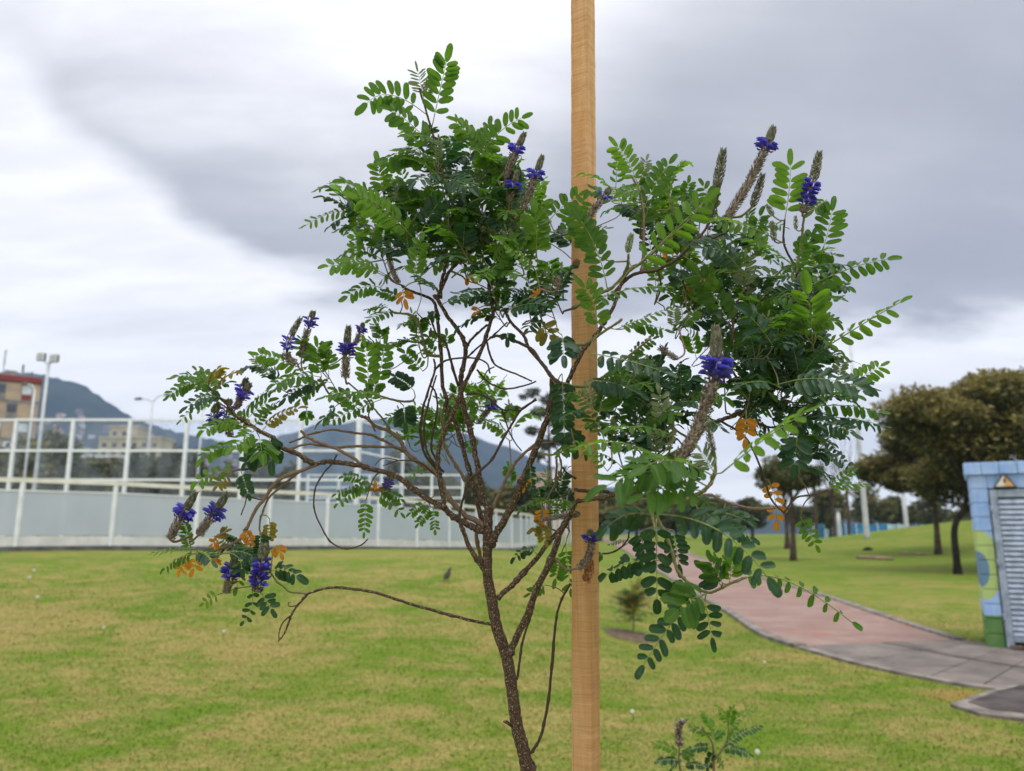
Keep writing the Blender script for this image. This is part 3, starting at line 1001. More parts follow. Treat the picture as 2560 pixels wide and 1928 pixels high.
# trees behind the rink
for i, (px, top, wd, Y, mats) in enumerate(((20, 1088, 75, 75, 1), (95, 1082, 62, 88, 0), (150, 1112, 40, 80, 0), (-70, 1090, 70, 80, 1), (210, 1160, 45, 70, 0), (265, 1142, 40, 84, 1), (330, 1128, 46, 84, 0), (410, 1112, 42, 96, 0), (465, 1130, 44, 88, 0), (540, 1150, 44, 86, 0), (640, 1130, 50, 90, 0), (720, 1165, 46, 90, 0), (985, 1140, 44, 98, 0),
                              (1060, 1175, 46, 96, 0), (1120, 1195, 44, 96, 1), (1190, 1190, 48, 86, 0), (1250, 1205, 40, 88, 1), (1315, 1195, 42, 90, 0), (1450, 1210, 40, 100, 0))):
    x = at(px, 1335, Y).x
    base = Vector((x, Y, gz(x, Y)))
    kk = Y / FPX
    zt = at(px, top, Y).z - base.z
    ms = ([M_DKGRN, M_MIDGRN], [M_MIDGRN, M_YOLIVE])[mats]
    lab = ('dark green leafy tree in the row behind the rink', 'olive green leafy tree in the row behind the rink')[mats]
    near = {0: 'olive tree in front of the brown apartment block, behind the clear fence', 1: 'dark tree at the right corner of the brown apartment block', 3: 'olive tree at the left of the brown apartment block', 4: 'dark low tree beside the pale flat roofed shed', 5: 'small olive tree in front of the long beige block', 6: 'dark tree beneath the twin arm street lamp',
            7: 'dark tree at the right end of the long beige block', 8: 'dark tree beside the plain grey mast', 12: 'dark tree above the white railed far side fence', 14: 'olive tree at the right end of the far side fence', 16: 'olive tree just left of the tall thin pine', 18: 'dark tree between the white steel columns and the stake'}
    lab = near.get(i, lab)
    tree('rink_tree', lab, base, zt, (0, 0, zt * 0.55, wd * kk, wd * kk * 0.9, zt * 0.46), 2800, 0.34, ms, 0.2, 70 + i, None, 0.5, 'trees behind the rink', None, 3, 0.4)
# the loose pine behind the stake: separate foliage tufts on a tall trunk
Yp = 62.0
x = at(1372, 1335, Yp).x
base = Vector((x, Yp, gz(x, Yp)))
pn = empty('pine_tree', base, 'tall thin pine with loose dark tufts rising behind the wooden stake', 'tree')
kk = Yp / FPX
zt = at(1372, 968, Yp).z - base.z
MB().tube(spline([(0, 0, -0.2), (0.1, 0, zt * 0.5), (0.0, 0, zt * 0.97)], 6), [0.24 * (1 - 0.8 * i / 12) for i in range(13)], 8).build('trunk', M_TRUNK, pn, True)
g = random.Random(21)
blobs = []
for (px, py, r) in ((1330, 985, 20), (1310, 990, 14), (1380, 1000, 30), (1400, 975, 22), (1350, 1035, 26), (1395, 1050, 32), (1330, 1075, 20), (1410, 1100, 30), (1370, 1110, 28), (1345, 1140, 22), (1425, 1010, 24), (1440, 1070, 26)):
    q = at(px, py, Yp) - base
    q.y = g.uniform(-1, 1)
    blobs.append((q.x, q.y, q.z, r * kk, r * kk, r * kk * 0.62))
    p0 = Vector((0, 0, max(q.z - 0.6, 1)))
    MB().tube([p0, p0.lerp(q, 0.6) + Vector((0, 0, 0.1)), q], [0.07, 0.05, 0.02], 6).build('limb', M_TRUNK, pn, True)
V, F, mi = scatter(blobs, 3600, 0.16, 0.8, 4, 0.2)
add_obj('crown', np_mesh('crown', V, F, [M_GREYGRN, M_MIDGRN], mi), pn)
# bare trees in front of the blue barrier
def bare_tree(px, top, Y, seed):
    x = at(px, 1335, Y).x
    base = Vector((x, Y, gz(x, Y)))
    root = empty('bare_tree', base, 'almost leafless tree with fine upright twigs near the blue barrier', 'tree', 'bare trees near the blue barrier')
    h = at(px, top, Y).z - base.z
    g = random.Random(seed)
    MB().tube(spline([(0, 0, -0.2), (0.15, 0, h * 0.3), (0, 0, h * 0.55)], 5), [0.20 - 0.011 * i for i in range(11)], 8).build('trunk', M_TRUNK, root, True)
    tw = MB()
    for k in range(9):
        z0 = h * g.uniform(0.28, 0.55)
        a = g.uniform(0, 2 * math.pi)
        rr = g.uniform(0.8, 2.2)
        e = Vector((rr * math.cos(a), rr * math.sin(a), h * g.uniform(0.75, 1.0)))
        p = Vector((0.08, 0, z0))
        mid = p.lerp(e, 0.45) + Vector((e.x * 0.18, e.y * 0.18, 0))
        s = spline([p, mid, e], 5)
        lb = MB().tube(s, [0.07 * (1 - 0.85 * i / 10) for i in range(11)], 5)
        for j in range(9):
            q = s[g.randint(3, 10)]
            d = Vector((g.uniform(-1, 1), g.uniform(-1, 1), g.uniform(0.4, 1.6))) * g.uniform(0.35, 0.8)
            lb.tube([q, q + d * 0.5 + Vector((0, 0, -0.03)), q + d], [0.022, 0.015, 0.006], 4)
        lb.build('limb', M_TRUNK, root, True)
bare_tree(2040, 1060, 80, 1)
bare_tree(2122, 1075, 84, 2)
bare_tree(2085, 1100, 88, 3)

# ------------------------------------------------------------------ painted kiosk with louvred door
kb = ground(2471, 1621)
sight = Vector((kb.x, kb.y, 0)).normalized()
xa = Vector((sight.y, -sight.x, 0))
rz = math.atan2(xa.y, xa.x) + R(1.5)
kiosk = empty('utility_kiosk', kb, 'brick utility kiosk painted blue and green with a grey louvred door', 'kiosk', rz=rz)
M_MURAL, t, bs = material('mural_paint')
tc = t.add('ShaderNodeTexCoord'); tc.object = kiosk
sp = t.add('ShaderNodeSeparateXYZ'); t.put(sp.inputs[0], tc.outputs['Object'])
kx, ky, kz = sp.outputs
nz = t.noise(tc.outputs['Object'], 4.0, 5, 0.6)
blue = t.mix(t.rng(nz, 0.3, 0.7), (0.24, 0.40, 0.70), (0.36, 0.52, 0.80))
blue = t.mix(t.rng(t.noise(t.scaled(tc.outputs['Object'], 6, 1, 0.4), 3.0, 3), 0.55, 0.7, 0, 0.4), blue, (0.5, 0.62, 0.8))
def disc(cx, cz, rx, rz_):
    a = t.math('DIVIDE', t.math('SUBTRACT', kx, cx), rx)
    b_ = t.math('DIVIDE', t.math('SUBTRACT', kz, cz), rz_)
    r = t.math('ADD', t.math('MULTIPLY', a, a), t.math('MULTIPLY', b_, b_))
    return t.math('LESS_THAN', r, 1.0)
cc = t.mix(disc(0.02, 1.08, 0.24, 0.46), blue, (0.40, 0.52, 0.17))
cc = t.mix(disc(0.0, 1.02, 0.115, 0.23), cc, (0.11, 0.22, 0.32))
cc = t.mix(disc(1.7, 1.25, 0.33, 0.6), cc, (0.40, 0.52, 0.17))
cc = t.mix(t.math('LESS_THAN', kz, 0.42), cc, t.mix(t.rng(nz, 0.3, 0.7), (0.06, 0.17, 0.035), (0.11, 0.24, 0.05)))
dirt = t.math('MULTIPLY', t.rng(t.noise(t.scaled(tc.outputs['Object'], 9, 3, 1.1), 2.0, 5, 0.7), 0.52, 0.74), 0.5)
cc = t.mix(dirt, cc, (0.20, 0.19, 0.16))
cc = t.mix(t.rng(t.noise(tc.outputs['Object'], 38, 4, 0.7), 0.60, 0.70, 0, 0.5), cc, (0.42, 0.43, 0.42))
t.put(bs.inputs['Base Color'], cc)
bs.inputs['Roughness'].default_value = 0.65
bp = t.add('ShaderNodeBump'); bp.inputs['Strength'].default_value = 0.25
t.put(bp.inputs['Height'], t.noise(tc.outputs['Object'], 60, 3)); t.l.new(bp.outputs[0], bs.inputs['Normal'])
KS = (at(2471, 1621, kb.y) - EYE).dot(FWD) / FPX       # metres per photograph pixel at the kiosk
M_DOOR = simple('blue_grey_door_paint', (0.29, 0.35, 0.43), 0.5, 0.22, 7.0)
M_SLAT = simple('louvre_paint', (0.37, 0.44, 0.55), 0.45, 0.2, 9.0)
M_SHADE = simple('painted_interior_shade', (0.03, 0.03, 0.03), 0.9, 0.1, 3.0)
M_SOIL = simple('soil', (0.09, 0.06, 0.04), 0.95, 0.4, 8.0, 0.1, 0.8)
Wk, Dk, pw, ch = 1.85, 1.2, 0.20, 0.190
Hk = 12 * ch
def kb_box(name, x0, x1, y0, y1, z0, z1, mat, parent=kiosk, bev=0.006):
    return MB().box(x0, x1, y0, y1, z0, z1, 0, bev).build(name, mat, parent)
# inner core set back, so that the joints between blocks read as recesses
kb_box('wall_core', 0.012, Wk - 0.012, 0.03, Dk - 0.012, -0.15, Hk, M_MURAL, bev=0)
kb_box('door_shade_sheet', pw - 0.01, Wk - pw + 0.01, 0.005, 0.028, 0.02, Hk - 0.165, M_SHADE, bev=0)  # near-black sheet behind the slats, interior shade put into its colour
blk = {}
for c_ in range(12):
    z0 = c_ * ch
    for x0, x1 in ((0.0, pw), (Wk - pw, Wk)):
        kb_box('block', x0, x1, 0.0, 0.29, z0 + 0.004, z0 + ch - 0.004, M_MURAL)
    # returns along both sides
    y = 0.296
    while y < Dk - 0.05:
        y1 = min(y + 0.39, Dk)
        for x0, x1 in ((0.0, 0.15), (Wk - 0.15, Wk)):
            kb_box('block', x0, x1, y, y1 - 0.006, z0 + 0.004, z0 + ch - 0.004, M_MURAL)
        y = y1
kb_box('lintel', pw + 0.004, Wk - pw - 0.004, 0.002, 0.20, Hk - ch + 0.003, Hk - 0.004, M_MURAL)
x = -0.06
i = 0
while x < Wk + 0.05:
    kb_box('cap_block', x + 0.003, min(x + 0.205, Wk + 0.06), -0.06, 0.25, Hk, Hk + 0.165, M_MURAL)
    x += 0.208
kb_box('roof_slab', -0.03, Wk + 0.03, 0.253, Dk + 0.06, Hk + 0.002, Hk + 0.10, M_MURAL)
door = kb_box('door', pw + 0.012, pw + 0.10, -0.045, 0.004, 0.03, Hk - ch - 0.02, M_DOOR)
kb_box('door_frame', Wk - pw - 0.10, Wk - pw - 0.012, -0.045, 0.004, 0.03, Hk - ch - 0.02, M_DOOR, door)
kb_box('door_frame', pw + 0.103, Wk - pw - 0.103, -0.044, 0.004, Hk - ch - 0.12, Hk - ch - 0.021, M_DOOR, door)
kb_box('door_frame', pw + 0.103, Wk - pw - 0.103, -0.044, 0.004, 0.10, 0.17, M_DOOR, door)
kb_box('door_frame', Wk / 2 - 0.05, Wk / 2 + 0.05, -0.043, 0.004, 0.172, Hk - ch - 0.122, M_DOOR, door)
zt = Hk - ch - 0.13
ns = 26
for i in range(ns):
    z0 = 0.185 + (zt - 0.185) * i / ns
    for xa_, xb_ in ((pw + 0.104, Wk / 2 - 0.052), (Wk / 2 + 0.052, Wk - pw - 0.104)):
        mb = MB()
        dz = (zt - 0.185) / ns
        V = [(xa_, -0.04, z0), (xb_, -0.04, z0), (xb_, -0.005, z0 + dz * 0.82), (xa_, -0.005, z0 + dz * 0.82),
             (xa_, -0.034, z0 - 0.004), (xb_, -0.034, z0 - 0.004), (xb_, 0.001, z0 + dz * 0.82 - 0.006), (xa_, 0.001, z0 + dz * 0.82 - 0.006)]
        F = [(0, 1, 2, 3), (7, 6, 5, 4), (4, 5, 1, 0), (3, 2, 6, 7), (1, 5, 6, 2), (4, 0, 3, 7)]
        add_obj('slat', mesh('slat', V, F, M_SLAT), door)
for zz_ in (0.35, 1.05, 1.75):
    MB().tube([(pw + 0.016, -0.05, zz_), (pw + 0.016, -0.05, zz_ + 0.11)], 0.011, 8).build('hinge', M_DOOR, door, True)
kb_box('lock_plate', Wk / 2 - 0.03, Wk / 2 + 0.03, -0.052, -0.0435, 1.02, 1.16, M_POLE, door, 0.003)
MB().tube([(Wk / 2, -0.053, 1.10), (Wk / 2, -0.085, 1.10), (Wk / 2 - 0.09, -0.088, 1.09)], 0.009, 8).build('handle', M_LAMP, door, True)
# warning triangle over the door
M_SIGNY = simple('sign_orange', (0.62, 0.36, 0.12), 0.5, 0.12, 10)
M_SIGNW = simple('sign_white', (0.62, 0.58, 0.5), 0.5, 0.1, 10)
M_BLACK = simple('sign_black', (0.02, 0.02, 0.02), 0.5, 0.1, 10)
sgx, sgz = 0.40, Hk - 0.185
def prism(pts, y0, y1, mat, name, parent):
    mb = MB()
    n = len(pts)
    mb.quad([(p[0], y0, p[1]) for p in pts])
    mb.quad([(p[0], y1, p[1]) for p in pts[::-1]])
    for i in range(n):
        a, b = pts[i], pts[(i + 1) % n]
        mb.quad([(b[0], y0, b[1]), (a[0], y0, a[1]), (a[0], y1, a[1]), (b[0], y1, b[1])])
    return mb.build(name, mat, parent)
sg = prism([(sgx - 0.14, sgz), (sgx + 0.14, sgz), (sgx, sgz + 0.20)], -0.075, -0.062, M_BLACK, 'warning_sign', kiosk)
sg['label'] = 'triangular warning sign, white and orange with a black bolt'
prism([(sgx - 0.108, sgz + 0.018), (sgx - 0.004, sgz + 0.018), (sgx - 0.004, sgz + 0.166)], -0.079, -0.0752, M_SIGNW, 'sign_face', sg)
prism([(sgx - 0.003, sgz + 0.018), (sgx + 0.108, sgz + 0.018), (sgx - 0.003, sgz + 0.168)], -0.079, -0.0752, M_SIGNY, 'sign_face', sg)
prism([(sgx + 0.004, sgz + 0.135), (sgx - 0.022, sgz + 0.085), (sgx - 0.002, sgz + 0.085), (sgx - 0.012, sgz + 0.045), (sgx + 0.026, sgz + 0.098), (sgx + 0.006, sgz + 0.098), (sgx + 0.02, sgz + 0.13)], -0.082, -0.0792, M_BLACK, 'bolt_mark', sg)
mb = MB()
V, F = [], []
gsl = random.Random(3)
for i in range(14):
    for j in range(5):
        V.append((0.24 + i * 0.105, -0.10 - j * 0.028 + gsl.uniform(-0.01, 0.01), 0.03 + (0.055 * gsl.random() + 0.01) * math.sin(math.pi * (j + 0.2) / 5)))
for i in range(13):
    for j in range(4):
        F.append((i * 5 + j, (i + 1) * 5 + j, (i + 1) * 5 + j + 1, i * 5 + j + 1))
so = add_obj('soil_heap', mesh('soil_heap', V, F, M_SOIL, True), None, kb)
so.rotation_euler.z = rz
tag(so, 'small line of dark soil and stones under the louvred door', 'soil')

# ------------------------------------------------------------------ things lying on the lawn
M_WOODG = simple('weathered_log', (0.30, 0.22, 0.15), 0.9, 0.25, 6.0, 0.2, 0.5)
def log(px0, px1, py, r, label):
    a, b_ = ground(px0, py), ground(px1, py + 4)
    root = empty('log', (a + b_) / 2, label, 'log')
    m = (a + b_) / 2
    up = Vector((0, 0, r * 0.8))
    pts = [a - m + up, (a - m).lerp(b_ - m, 0.3) + up * 1.05, (a - m).lerp(b_ - m, 0.7) + up, b_ - m + up]
    MB().tube(pts, [r, r * 1.1, r * 1.02, r * 0.92], 10).build('stem', M_WOODG, root, True)
    MB().tube([pts[1] + Vector((0, -r * 0.5, r * 0.5)), pts[1] + Vector((0.05, -r * 1.2, r * 1.3))], [r * 0.3, r * 0.2], 6).build('branch_stub', M_WOODG, root, True)
log(2143, 2232, 1397, 0.085, 'pale weathered log lying on the lawn near the round tree')
log(2248, 2322, 1384, 0.05, 'thin grey pole lying on the lawn under the round tree')
p = ground(2170, 1376)
mb = MB()
st = []
for i in range(9):
    for j in range(5):
        a, e = 2 * math.pi * i / 9, math.pi / 2 * j / 4
        rr = 0.26 * (1 + 0.2 * math.sin(a * 3 + j))
        st.append(Vector((rr * math.cos(a) * math.cos(e), rr * 0.8 * math.sin(a) * math.cos(e), 0.19 * math.sin(e) - 0.01)))
F = [(i * 5 + j, ((i + 1) % 9) * 5 + j, ((i + 1) % 9) * 5 + j + 1, i * 5 + j + 1) for i in range(9) for j in range(4)]
o = add_obj('stump', mesh('stump', st, F, M_TRUNKD, True), None, p)
tag(o, 'small dark lump of a stump on the lawn behind the pale log', 'stump')

# white clover heads
M_CLOV = simple('clover_white', (0.75, 0.73, 0.66), 0.7, 0.1, 60)
M_STEM = simple('green_stem', (0.10, 0.18, 0.035), 0.6, 0.15, 30)
cl_me = None
def clover(px, py, s):
    p = ground(px, py)
    root = empty('clover_flower', p, 'tiny white clover head standing in the short lawn', 'flower', 'clover heads on the lawn')
    MB().tube([(0, 0, -0.01), (0.004, 0, 0.05 * s), (0.002, 0.002, 0.075 * s)], 0.0025 * s, 5).build('stalk', M_STEM, root, True)
    mb = MB()
    g = random.Random(int(px))
    for k in range(46):
        e = math.asin(1 - 2 * (k + 0.5) / 46)
        a = k * 2.399963
        d = Vector((math.cos(a) * math.cos(e), math.sin(a) * math.cos(e), math.sin(e)))
        c = Vector((0.002, 0.002, 0.088 * s)) + d * 0.008 * s
        mb.tube([c, c + d * 0.011 * s], [0.0035 * s, 0.002 * s], 4)
    mb.build('flower_head', M_CLOV, root)
for px, py in ((83, 1443), (71, 1462), (91, 1513), (257, 1586), (558, 1596), (1913, 1674), (1581, 1805), (1895, 1912)):
    clover(px, py, 0.9 if py > 1550 else 1.35)

# the dark bird on the lawn
M_BIRD = simple('dark_plumage', (0.025, 0.02, 0.016), 0.7, 0.2, 30)
M_BILL = simple('orange_bill', (0.5, 0.22, 0.03), 0.5, 0.1, 30)
p = ground(1119, 1456)
bird = empty('bird', p, 'small dark bird standing upright on the lawn beyond the trunk', 'bird', rz=1.1)
bird.scale = (0.85, 0.85, 0.95)
body = [(-0.15, 0, 0.045), (-0.10, 0, 0.075), (-0.05, 0, 0.10), (0.0, 0, 0.135), (0.04, 0, 0.175), (0.055, 0, 0.205), (0.065, 0, 0.228), (0.08, 0, 0.240), (0.096, 0, 0.242)]
MB().tube(spline(body, 3), [0.010, 0.014, 0.018, 0.024, 0.032, 0.038, 0.045, 0.05, 0.053, 0.054, 0.054, 0.052, 0.048, 0.042, 0.037, 0.033, 0.03, 0.0295, 0.030, 0.031, 0.031, 0.029, 0.025, 0.019, 0.010], 12).build('body', M_BIRD, bird, True)
MB().tube([(0.094, 0, 0.240), (0.13, 0, 0.232)], [0.009, 0.001], 6).build('bill', M_BILL, bird, True)
for s in (-1, 1):
    MB().tube(spline([(0.02, s * 0.045, 0.16), (-0.04, s * 0.052, 0.115), (-0.12, s * 0.02, 0.07)], 4), [0.012, 0.022, 0.026, 0.026, 0.024, 0.02, 0.014, 0.009, 0.003], 8).build('wing', M_BIRD, bird, True)
    MB().tube([(0.0, s * 0.022, 0.10), (0.012, s * 0.022, 0.045), (0.0, s * 0.022, 0.004), (0.03, s * 0.022, 0.002)], 0.005, 5).build('leg', M_BILL, bird, True)
# ================================================================== THE FLOWERING SAPLING
# outlines were measured in enlarged views of the photograph: (left, top, pixels per photograph pixel)
VIEW = {'A': (780, 1000, 3.16), 'B': (800, 640, 2.777), 'C': (1100, 1240, 2.4217), 'D': (380, 720, 2.6875), 'E': (380, 1200, 3.072),
        'F': (1380, 800, 2.38), 'G': (1400, 280, 2.4578), 'H': (780, 80, 2.975), 'I': (1500, 1200, 2.2883), 'J': (1250, 1000, 4.164),
        'K': (1900, 900, 3.0283), 'M': (1250, 480, 3.0855), 'N': (850, 480, 3.967), 'O': (850, 1000, 3.687), 'S': (0, 0, 1.0)}
def Q(v, x, y):
    a, b, s = VIEW[v]
    return a + x / s, b + y / s
rs = random.Random(99)

# ---- materials
M_BARK, t, bs = material('sapling_bark')
uv = t.add('ShaderNodeUVMap').outputs[0]
l1 = t.noise(t.scaled(uv, 1.0, 0.32, 1), 850, 2, 0.5)
l2 = t.noise(t.scaled(uv, 1.0, 0.45, 1), 260, 4, 0.65)
base = t.mix(t.rng(l2, 0.3, 0.7), (0.040, 0.024, 0.017), (0.115, 0.072, 0.050))
fleck = t.rng(l1, 0.57, 0.66)
t.put(bs.inputs['Base Color'], t.mix(fleck, base, (0.42, 0.33, 0.23)))
bs.inputs['Roughness'].default_value = 0.85
bs.inputs['Specular IOR Level'].default_value = 0.2
bp = t.add('ShaderNodeBump'); bp.inputs['Strength'].default_value = 0.6; bp.inputs['Distance'].default_value = 0.0006
t.put(bp.inputs['Height'], t.math('ADD', fleck, t.math('MULTIPLY', l2, 1.2))); t.l.new(bp.outputs[0], bs.inputs['Normal'])
def bark2(name, a, b_, f):
    m, t, bs = material(name)
    uv = t.add('ShaderNodeUVMap').outputs[0]
    n = t.noise(t.scaled(uv, 1.0, 0.4, 1), 420, 4, 0.65)
    c = t.mix(t.rng(n, 0.3, 0.7), a, b_)
    t.put(bs.inputs['Base Color'], t.mix(t.rng(t.noise(t.scaled(uv, 1, 0.5, 1), 1100, 2), 0.62, 0.7), c, f))
    bs.inputs['Roughness'].default_value = 0.8
    bs.inputs['Specular IOR Level'].default_value = 0.25
    bp = t.add('ShaderNodeBump'); bp.inputs['Strength'].default_value = 0.4; bp.inputs['Distance'].default_value = 0.0004
    t.put(bp.inputs['Height'], n); t.l.new(bp.outputs[0], bs.inputs['Normal'])
    return m
M_TWIG = bark2('twig_bark', (0.038, 0.026, 0.019), (0.095, 0.062, 0.042), (0.25, 0.18, 0.12))
M_TWIGT = bark2('tan_twig_bark', (0.13, 0.085, 0.055), (0.24, 0.165, 0.11), (0.34, 0.27, 0.19))
M_SHOOT = bark2('green_shoot', (0.13, 0.145, 0.05), (0.22, 0.20, 0.085), (0.32, 0.28, 0.16))
def leaf_material(name, lo, hi, trans_col, trans, rough=0.5):
    m, t, bs = material(name)
    g = t.add('ShaderNodeNewGeometry')
    oi = t.add('ShaderNodeObjectInfo').outputs['Random']
    uv = t.add('ShaderNodeUVMap').outputs[0]
    sp = t.add('ShaderNodeSeparateXYZ'); t.put(sp.inputs[0], uv)
    f = t.math('ADD', t.math('MULTIPLY', g.outputs['Random Per Island'], 0.55), t.math('MULTIPLY', oi, 0.45))
    col = t.mix(f, lo, hi)
    pos = g.outputs['Position']
    mot = t.noise(pos, 330.0, 3, 0.6)
    col = t.mix(t.rng(mot, 0.3, 0.7, 0.0, 0.35), col, tuple(c * 0.55 for c in lo))
    worn = t.math('MULTIPLY', t.rng(g.outputs['Random Per Island'], 0.78, 0.9), t.rng(t.noise(pos, 160.0, 3, 0.6), 0.56, 0.66))
    col = t.mix(worn, col, (0.20, 0.15, 0.05))
    # side veins and a paler midrib
    wv = t.math('SINE', t.math('ADD', t.math('MULTIPLY', sp.outputs[0], 46.0), t.math('MULTIPLY', t.math('ABSOLUTE', sp.outputs[1]), -26.0)))
    col = t.mix(t.rng(wv, 0.75, 1.0, 0.0, 0.22), col, tuple(min(c * 1.5, 1) for c in hi))
    rib = t.rng(t.math('ABSOLUTE', sp.outputs[1]), 0.0, 0.08, 0.45, 0.0)
    col = t.mix(rib, col, tuple(min(c * 1.7 + 0.02, 1) for c in hi))
    t.put(bs.inputs['Base Color'], col)
    bs.inputs['Roughness'].default_value = rough
    bs.inputs['Specular IOR Level'].default_value = 0.25
    tl = t.add('ShaderNodeBsdfTranslucent')
    t.put(tl.inputs[0], t.mix(f, trans_col, tuple(min(c * 1.25, 1) for c in trans_col)))
    mx = t.add('ShaderNodeMixShader')
    mx.inputs[0].default_value = trans
    t.l.new(bs.outputs[0], mx.inputs[1]); t.l.new(tl.outputs[0], mx.inputs[2])
    t.l.new(mx.outputs[0], t.n['Material Output'].inputs[0])
    return m
LM = {
    'm': leaf_material('leaflet_green', (0.028, 0.082, 0.010), (0.070, 0.150, 0.018), (0.15, 0.34, 0.02), 0.42),
    'y': leaf_material('leaflet_young', (0.048, 0.120, 0.008), (0.100, 0.190, 0.018), (0.23, 0.46, 0.025), 0.44),
    'd': leaf_material('leaflet_old', (0.017, 0.052, 0.023), (0.036, 0.086, 0.036), (0.05, 0.16, 0.03), 0.26, 0.42),
    'g': leaf_material('leaflet_downy', (0.15, 0.19, 0.09), (0.24, 0.28, 0.15), (0.25, 0.33, 0.12), 0.35, 0.8),
    'o': leaf_material('leaflet_orange', (0.40, 0.15, 0.02), (0.58, 0.26, 0.03), (0.7, 0.3, 0.02), 0.45),
    'l': leaf_material('leaflet_olive', (0.10, 0.095, 0.015), (0.22, 0.18, 0.03), (0.3, 0.25, 0.03), 0.4),
}
M_RACH = simple('rachis_green', (0.20, 0.24, 0.07), 0.6, 0.2, 90)

# ---- the stake
sb, st_ = P(1469, 1900, 1.035), None
M_WOOD, t, bs = material('sawn_pine')
co = t.add('ShaderNodeTexCoord').outputs['Object']
saw = t.noise(t.scaled(co, 14, 14, 250), 1.0, 6, 0.72, 0.5)
grain = t.noise(t.scaled(co, 120, 120, 4), 1.0, 4, 0.6, 1.2)
big = t.noise(t.scaled(co, 12, 12, 2.2), 1.0, 4, 0.6)
c1 = t.mix(t.rng(grain, 0.25, 0.75), (0.47, 0.26, 0.105), (0.64, 0.41, 0.205))
c1 = t.mix(t.rng(big, 0.35, 0.7), c1, (0.50, 0.25, 0.085))
c1 = t.mix(t.rng(saw, 0.50, 0.64, 0, 0.42), c1, (0.33, 0.175, 0.075))
c1 = t.mix(t.rng(saw, 0.34, 0.46, 0.35, 0.0), c1, (0.70, 0.48, 0.27))
sp = t.add('ShaderNodeSeparateXYZ'); t.put(sp.inputs[0], co)
t.put(bs.inputs['Base Color'], c1)
bs.inputs['Roughness'].default_value = 0.8
bs.inputs['Specular IOR Level'].default_value = 0.2
bp = t.add('ShaderNodeBump'); bp.inputs['Strength'].default_value = 0.75; bp.inputs['Distance'].default_value = 0.0011
t.put(bp.inputs['Height'], t.math('ADD', saw, t.math('MULTIPLY', grain, 0.15))); t.l.new(bp.outputs[0], bs.inputs['Normal'])
M_KNOT = simple('pine_knot', (0.22, 0.085, 0.03), 0.7, 0.35, 500, 0.3)
M_SPLIT = simple('split_wood', (0.34, 0.16, 0.055), 0.85, 0.45, 300, 0.2, 0.8)
YS = 1.06
s_lo, s_hi = at(1472, 1900, YS), at(1463, 30, YS)
lean = (s_hi - s_lo) / (s_hi.z - s_lo.z)
s_root = s_lo - lean * (s_lo.z + 0.25)
s_base = Vector((s_root.x, s_root.y, gz(s_root.x, s_root.y)))
side = 0.0285
yaw = R(-31)                                    # turned so the right hand face shows too
stake = empty('wooden_stake', s_base, 'tall square sawn pine stake beside the flowering sapling', 'stake')
notch_z = at(1480, 1432, YS).z - s_base.z
prof = []
nper = 6
for e in range(4):
    a0 = [(-1, -1), (1, -1), (1, 1), (-1, 1)][e]
    a1 = [(1, -1), (1, 1), (-1, 1), (-1, -1)][e]
    for k in range(nper):
        u = k / nper
        x_, y_ = a0[0] + (a1[0] - a0[0]) * u, a0[1] + (a1[1] - a0[1]) * u
        if k == 0:
            x_ *= 0.96; y_ *= 0.96
        prof.append((x_ * side / 2, y_ * side / 2))
zs = np.arange(-0.25, 2.62, 0.006)
V, F = [], []
npf = len(prof)
cy_, sy_ = math.cos(yaw), math.sin(yaw)
for z in zs:
    off = Vector((lean.x * z, lean.y * z, z))
    for k, (x_, y_) in enumerate(prof):
        j = 1 + 0.010 * math.sin(z * 91 + k * 1.7) + rs.uniform(-0.012, 0.012)
        d = math.hypot(x_ - side * 0.5, y_ + side * 0.42)
        dz = z - notch_z
        if -0.020 < dz < 0.034 and d < 0.017:       # the chipped corner
            depth = (1 - d / 0.017) * (1 - abs(dz - 0.004) / 0.03)
            j -= max(depth, 0) * 0.55 * (0.85 + 0.3 * math.sin(z * 900 + k))
        V.append(off + Vector((cy_ * x_ * j - sy_ * y_ * j, sy_ * x_ * j + cy_ * y_ * j, 0)))
for i in range(len(zs) - 1):
    for k in range(npf):
        k2 = (k + 1) % npf
        F.append((i * npf + k, i * npf + k2, (i + 1) * npf + k2, (i + 1) * npf + k))
F += [tuple(range(npf))[::-1], tuple((len(zs) - 1) * npf + k for k in range(npf))]
mi = []
for f in F:
    c = sum((V[i] for i in f), Vector()) / len(f)
    loc = Vector((cy_ * (c.x - lean.x * c.z) + sy_ * (c.y - lean.y * c.z), -sy_ * (c.x - lean.x * c.z) + cy_ * (c.y - lean.y * c.z)))
    d = math.hypot(loc.x - side * 0.5, loc.y + side * 0.42)
    mi.append(1 if (d / 0.0125) ** 2 + ((c.z - notch_z - 0.006) / 0.019) ** 2 < 0.9 + 0.5 * math.sin(c.z * 800) * math.sin(d * 900 + c.z * 300) else 0)
add_obj('shaft', mesh('shaft', V, F, [M_WOOD, M_SPLIT], False, mi), stake)
def front_pt(px, py):
    q = at(px, py, YS)
    z = q.z - s_base.z
    ctr = Vector((lean.x * z, lean.y * z, z))
    n = Vector((-sy_ * -1, cy_ * -1, 0))          # outward normal of the front face
    n = Vector((sy_, -cy_, 0))
    tx = Vector((cy_, sy_, 0))
    ux = ((q - s_base) - ctr).dot(tx)
    return ctr + tx * ux + n * (side / 2), n, tx
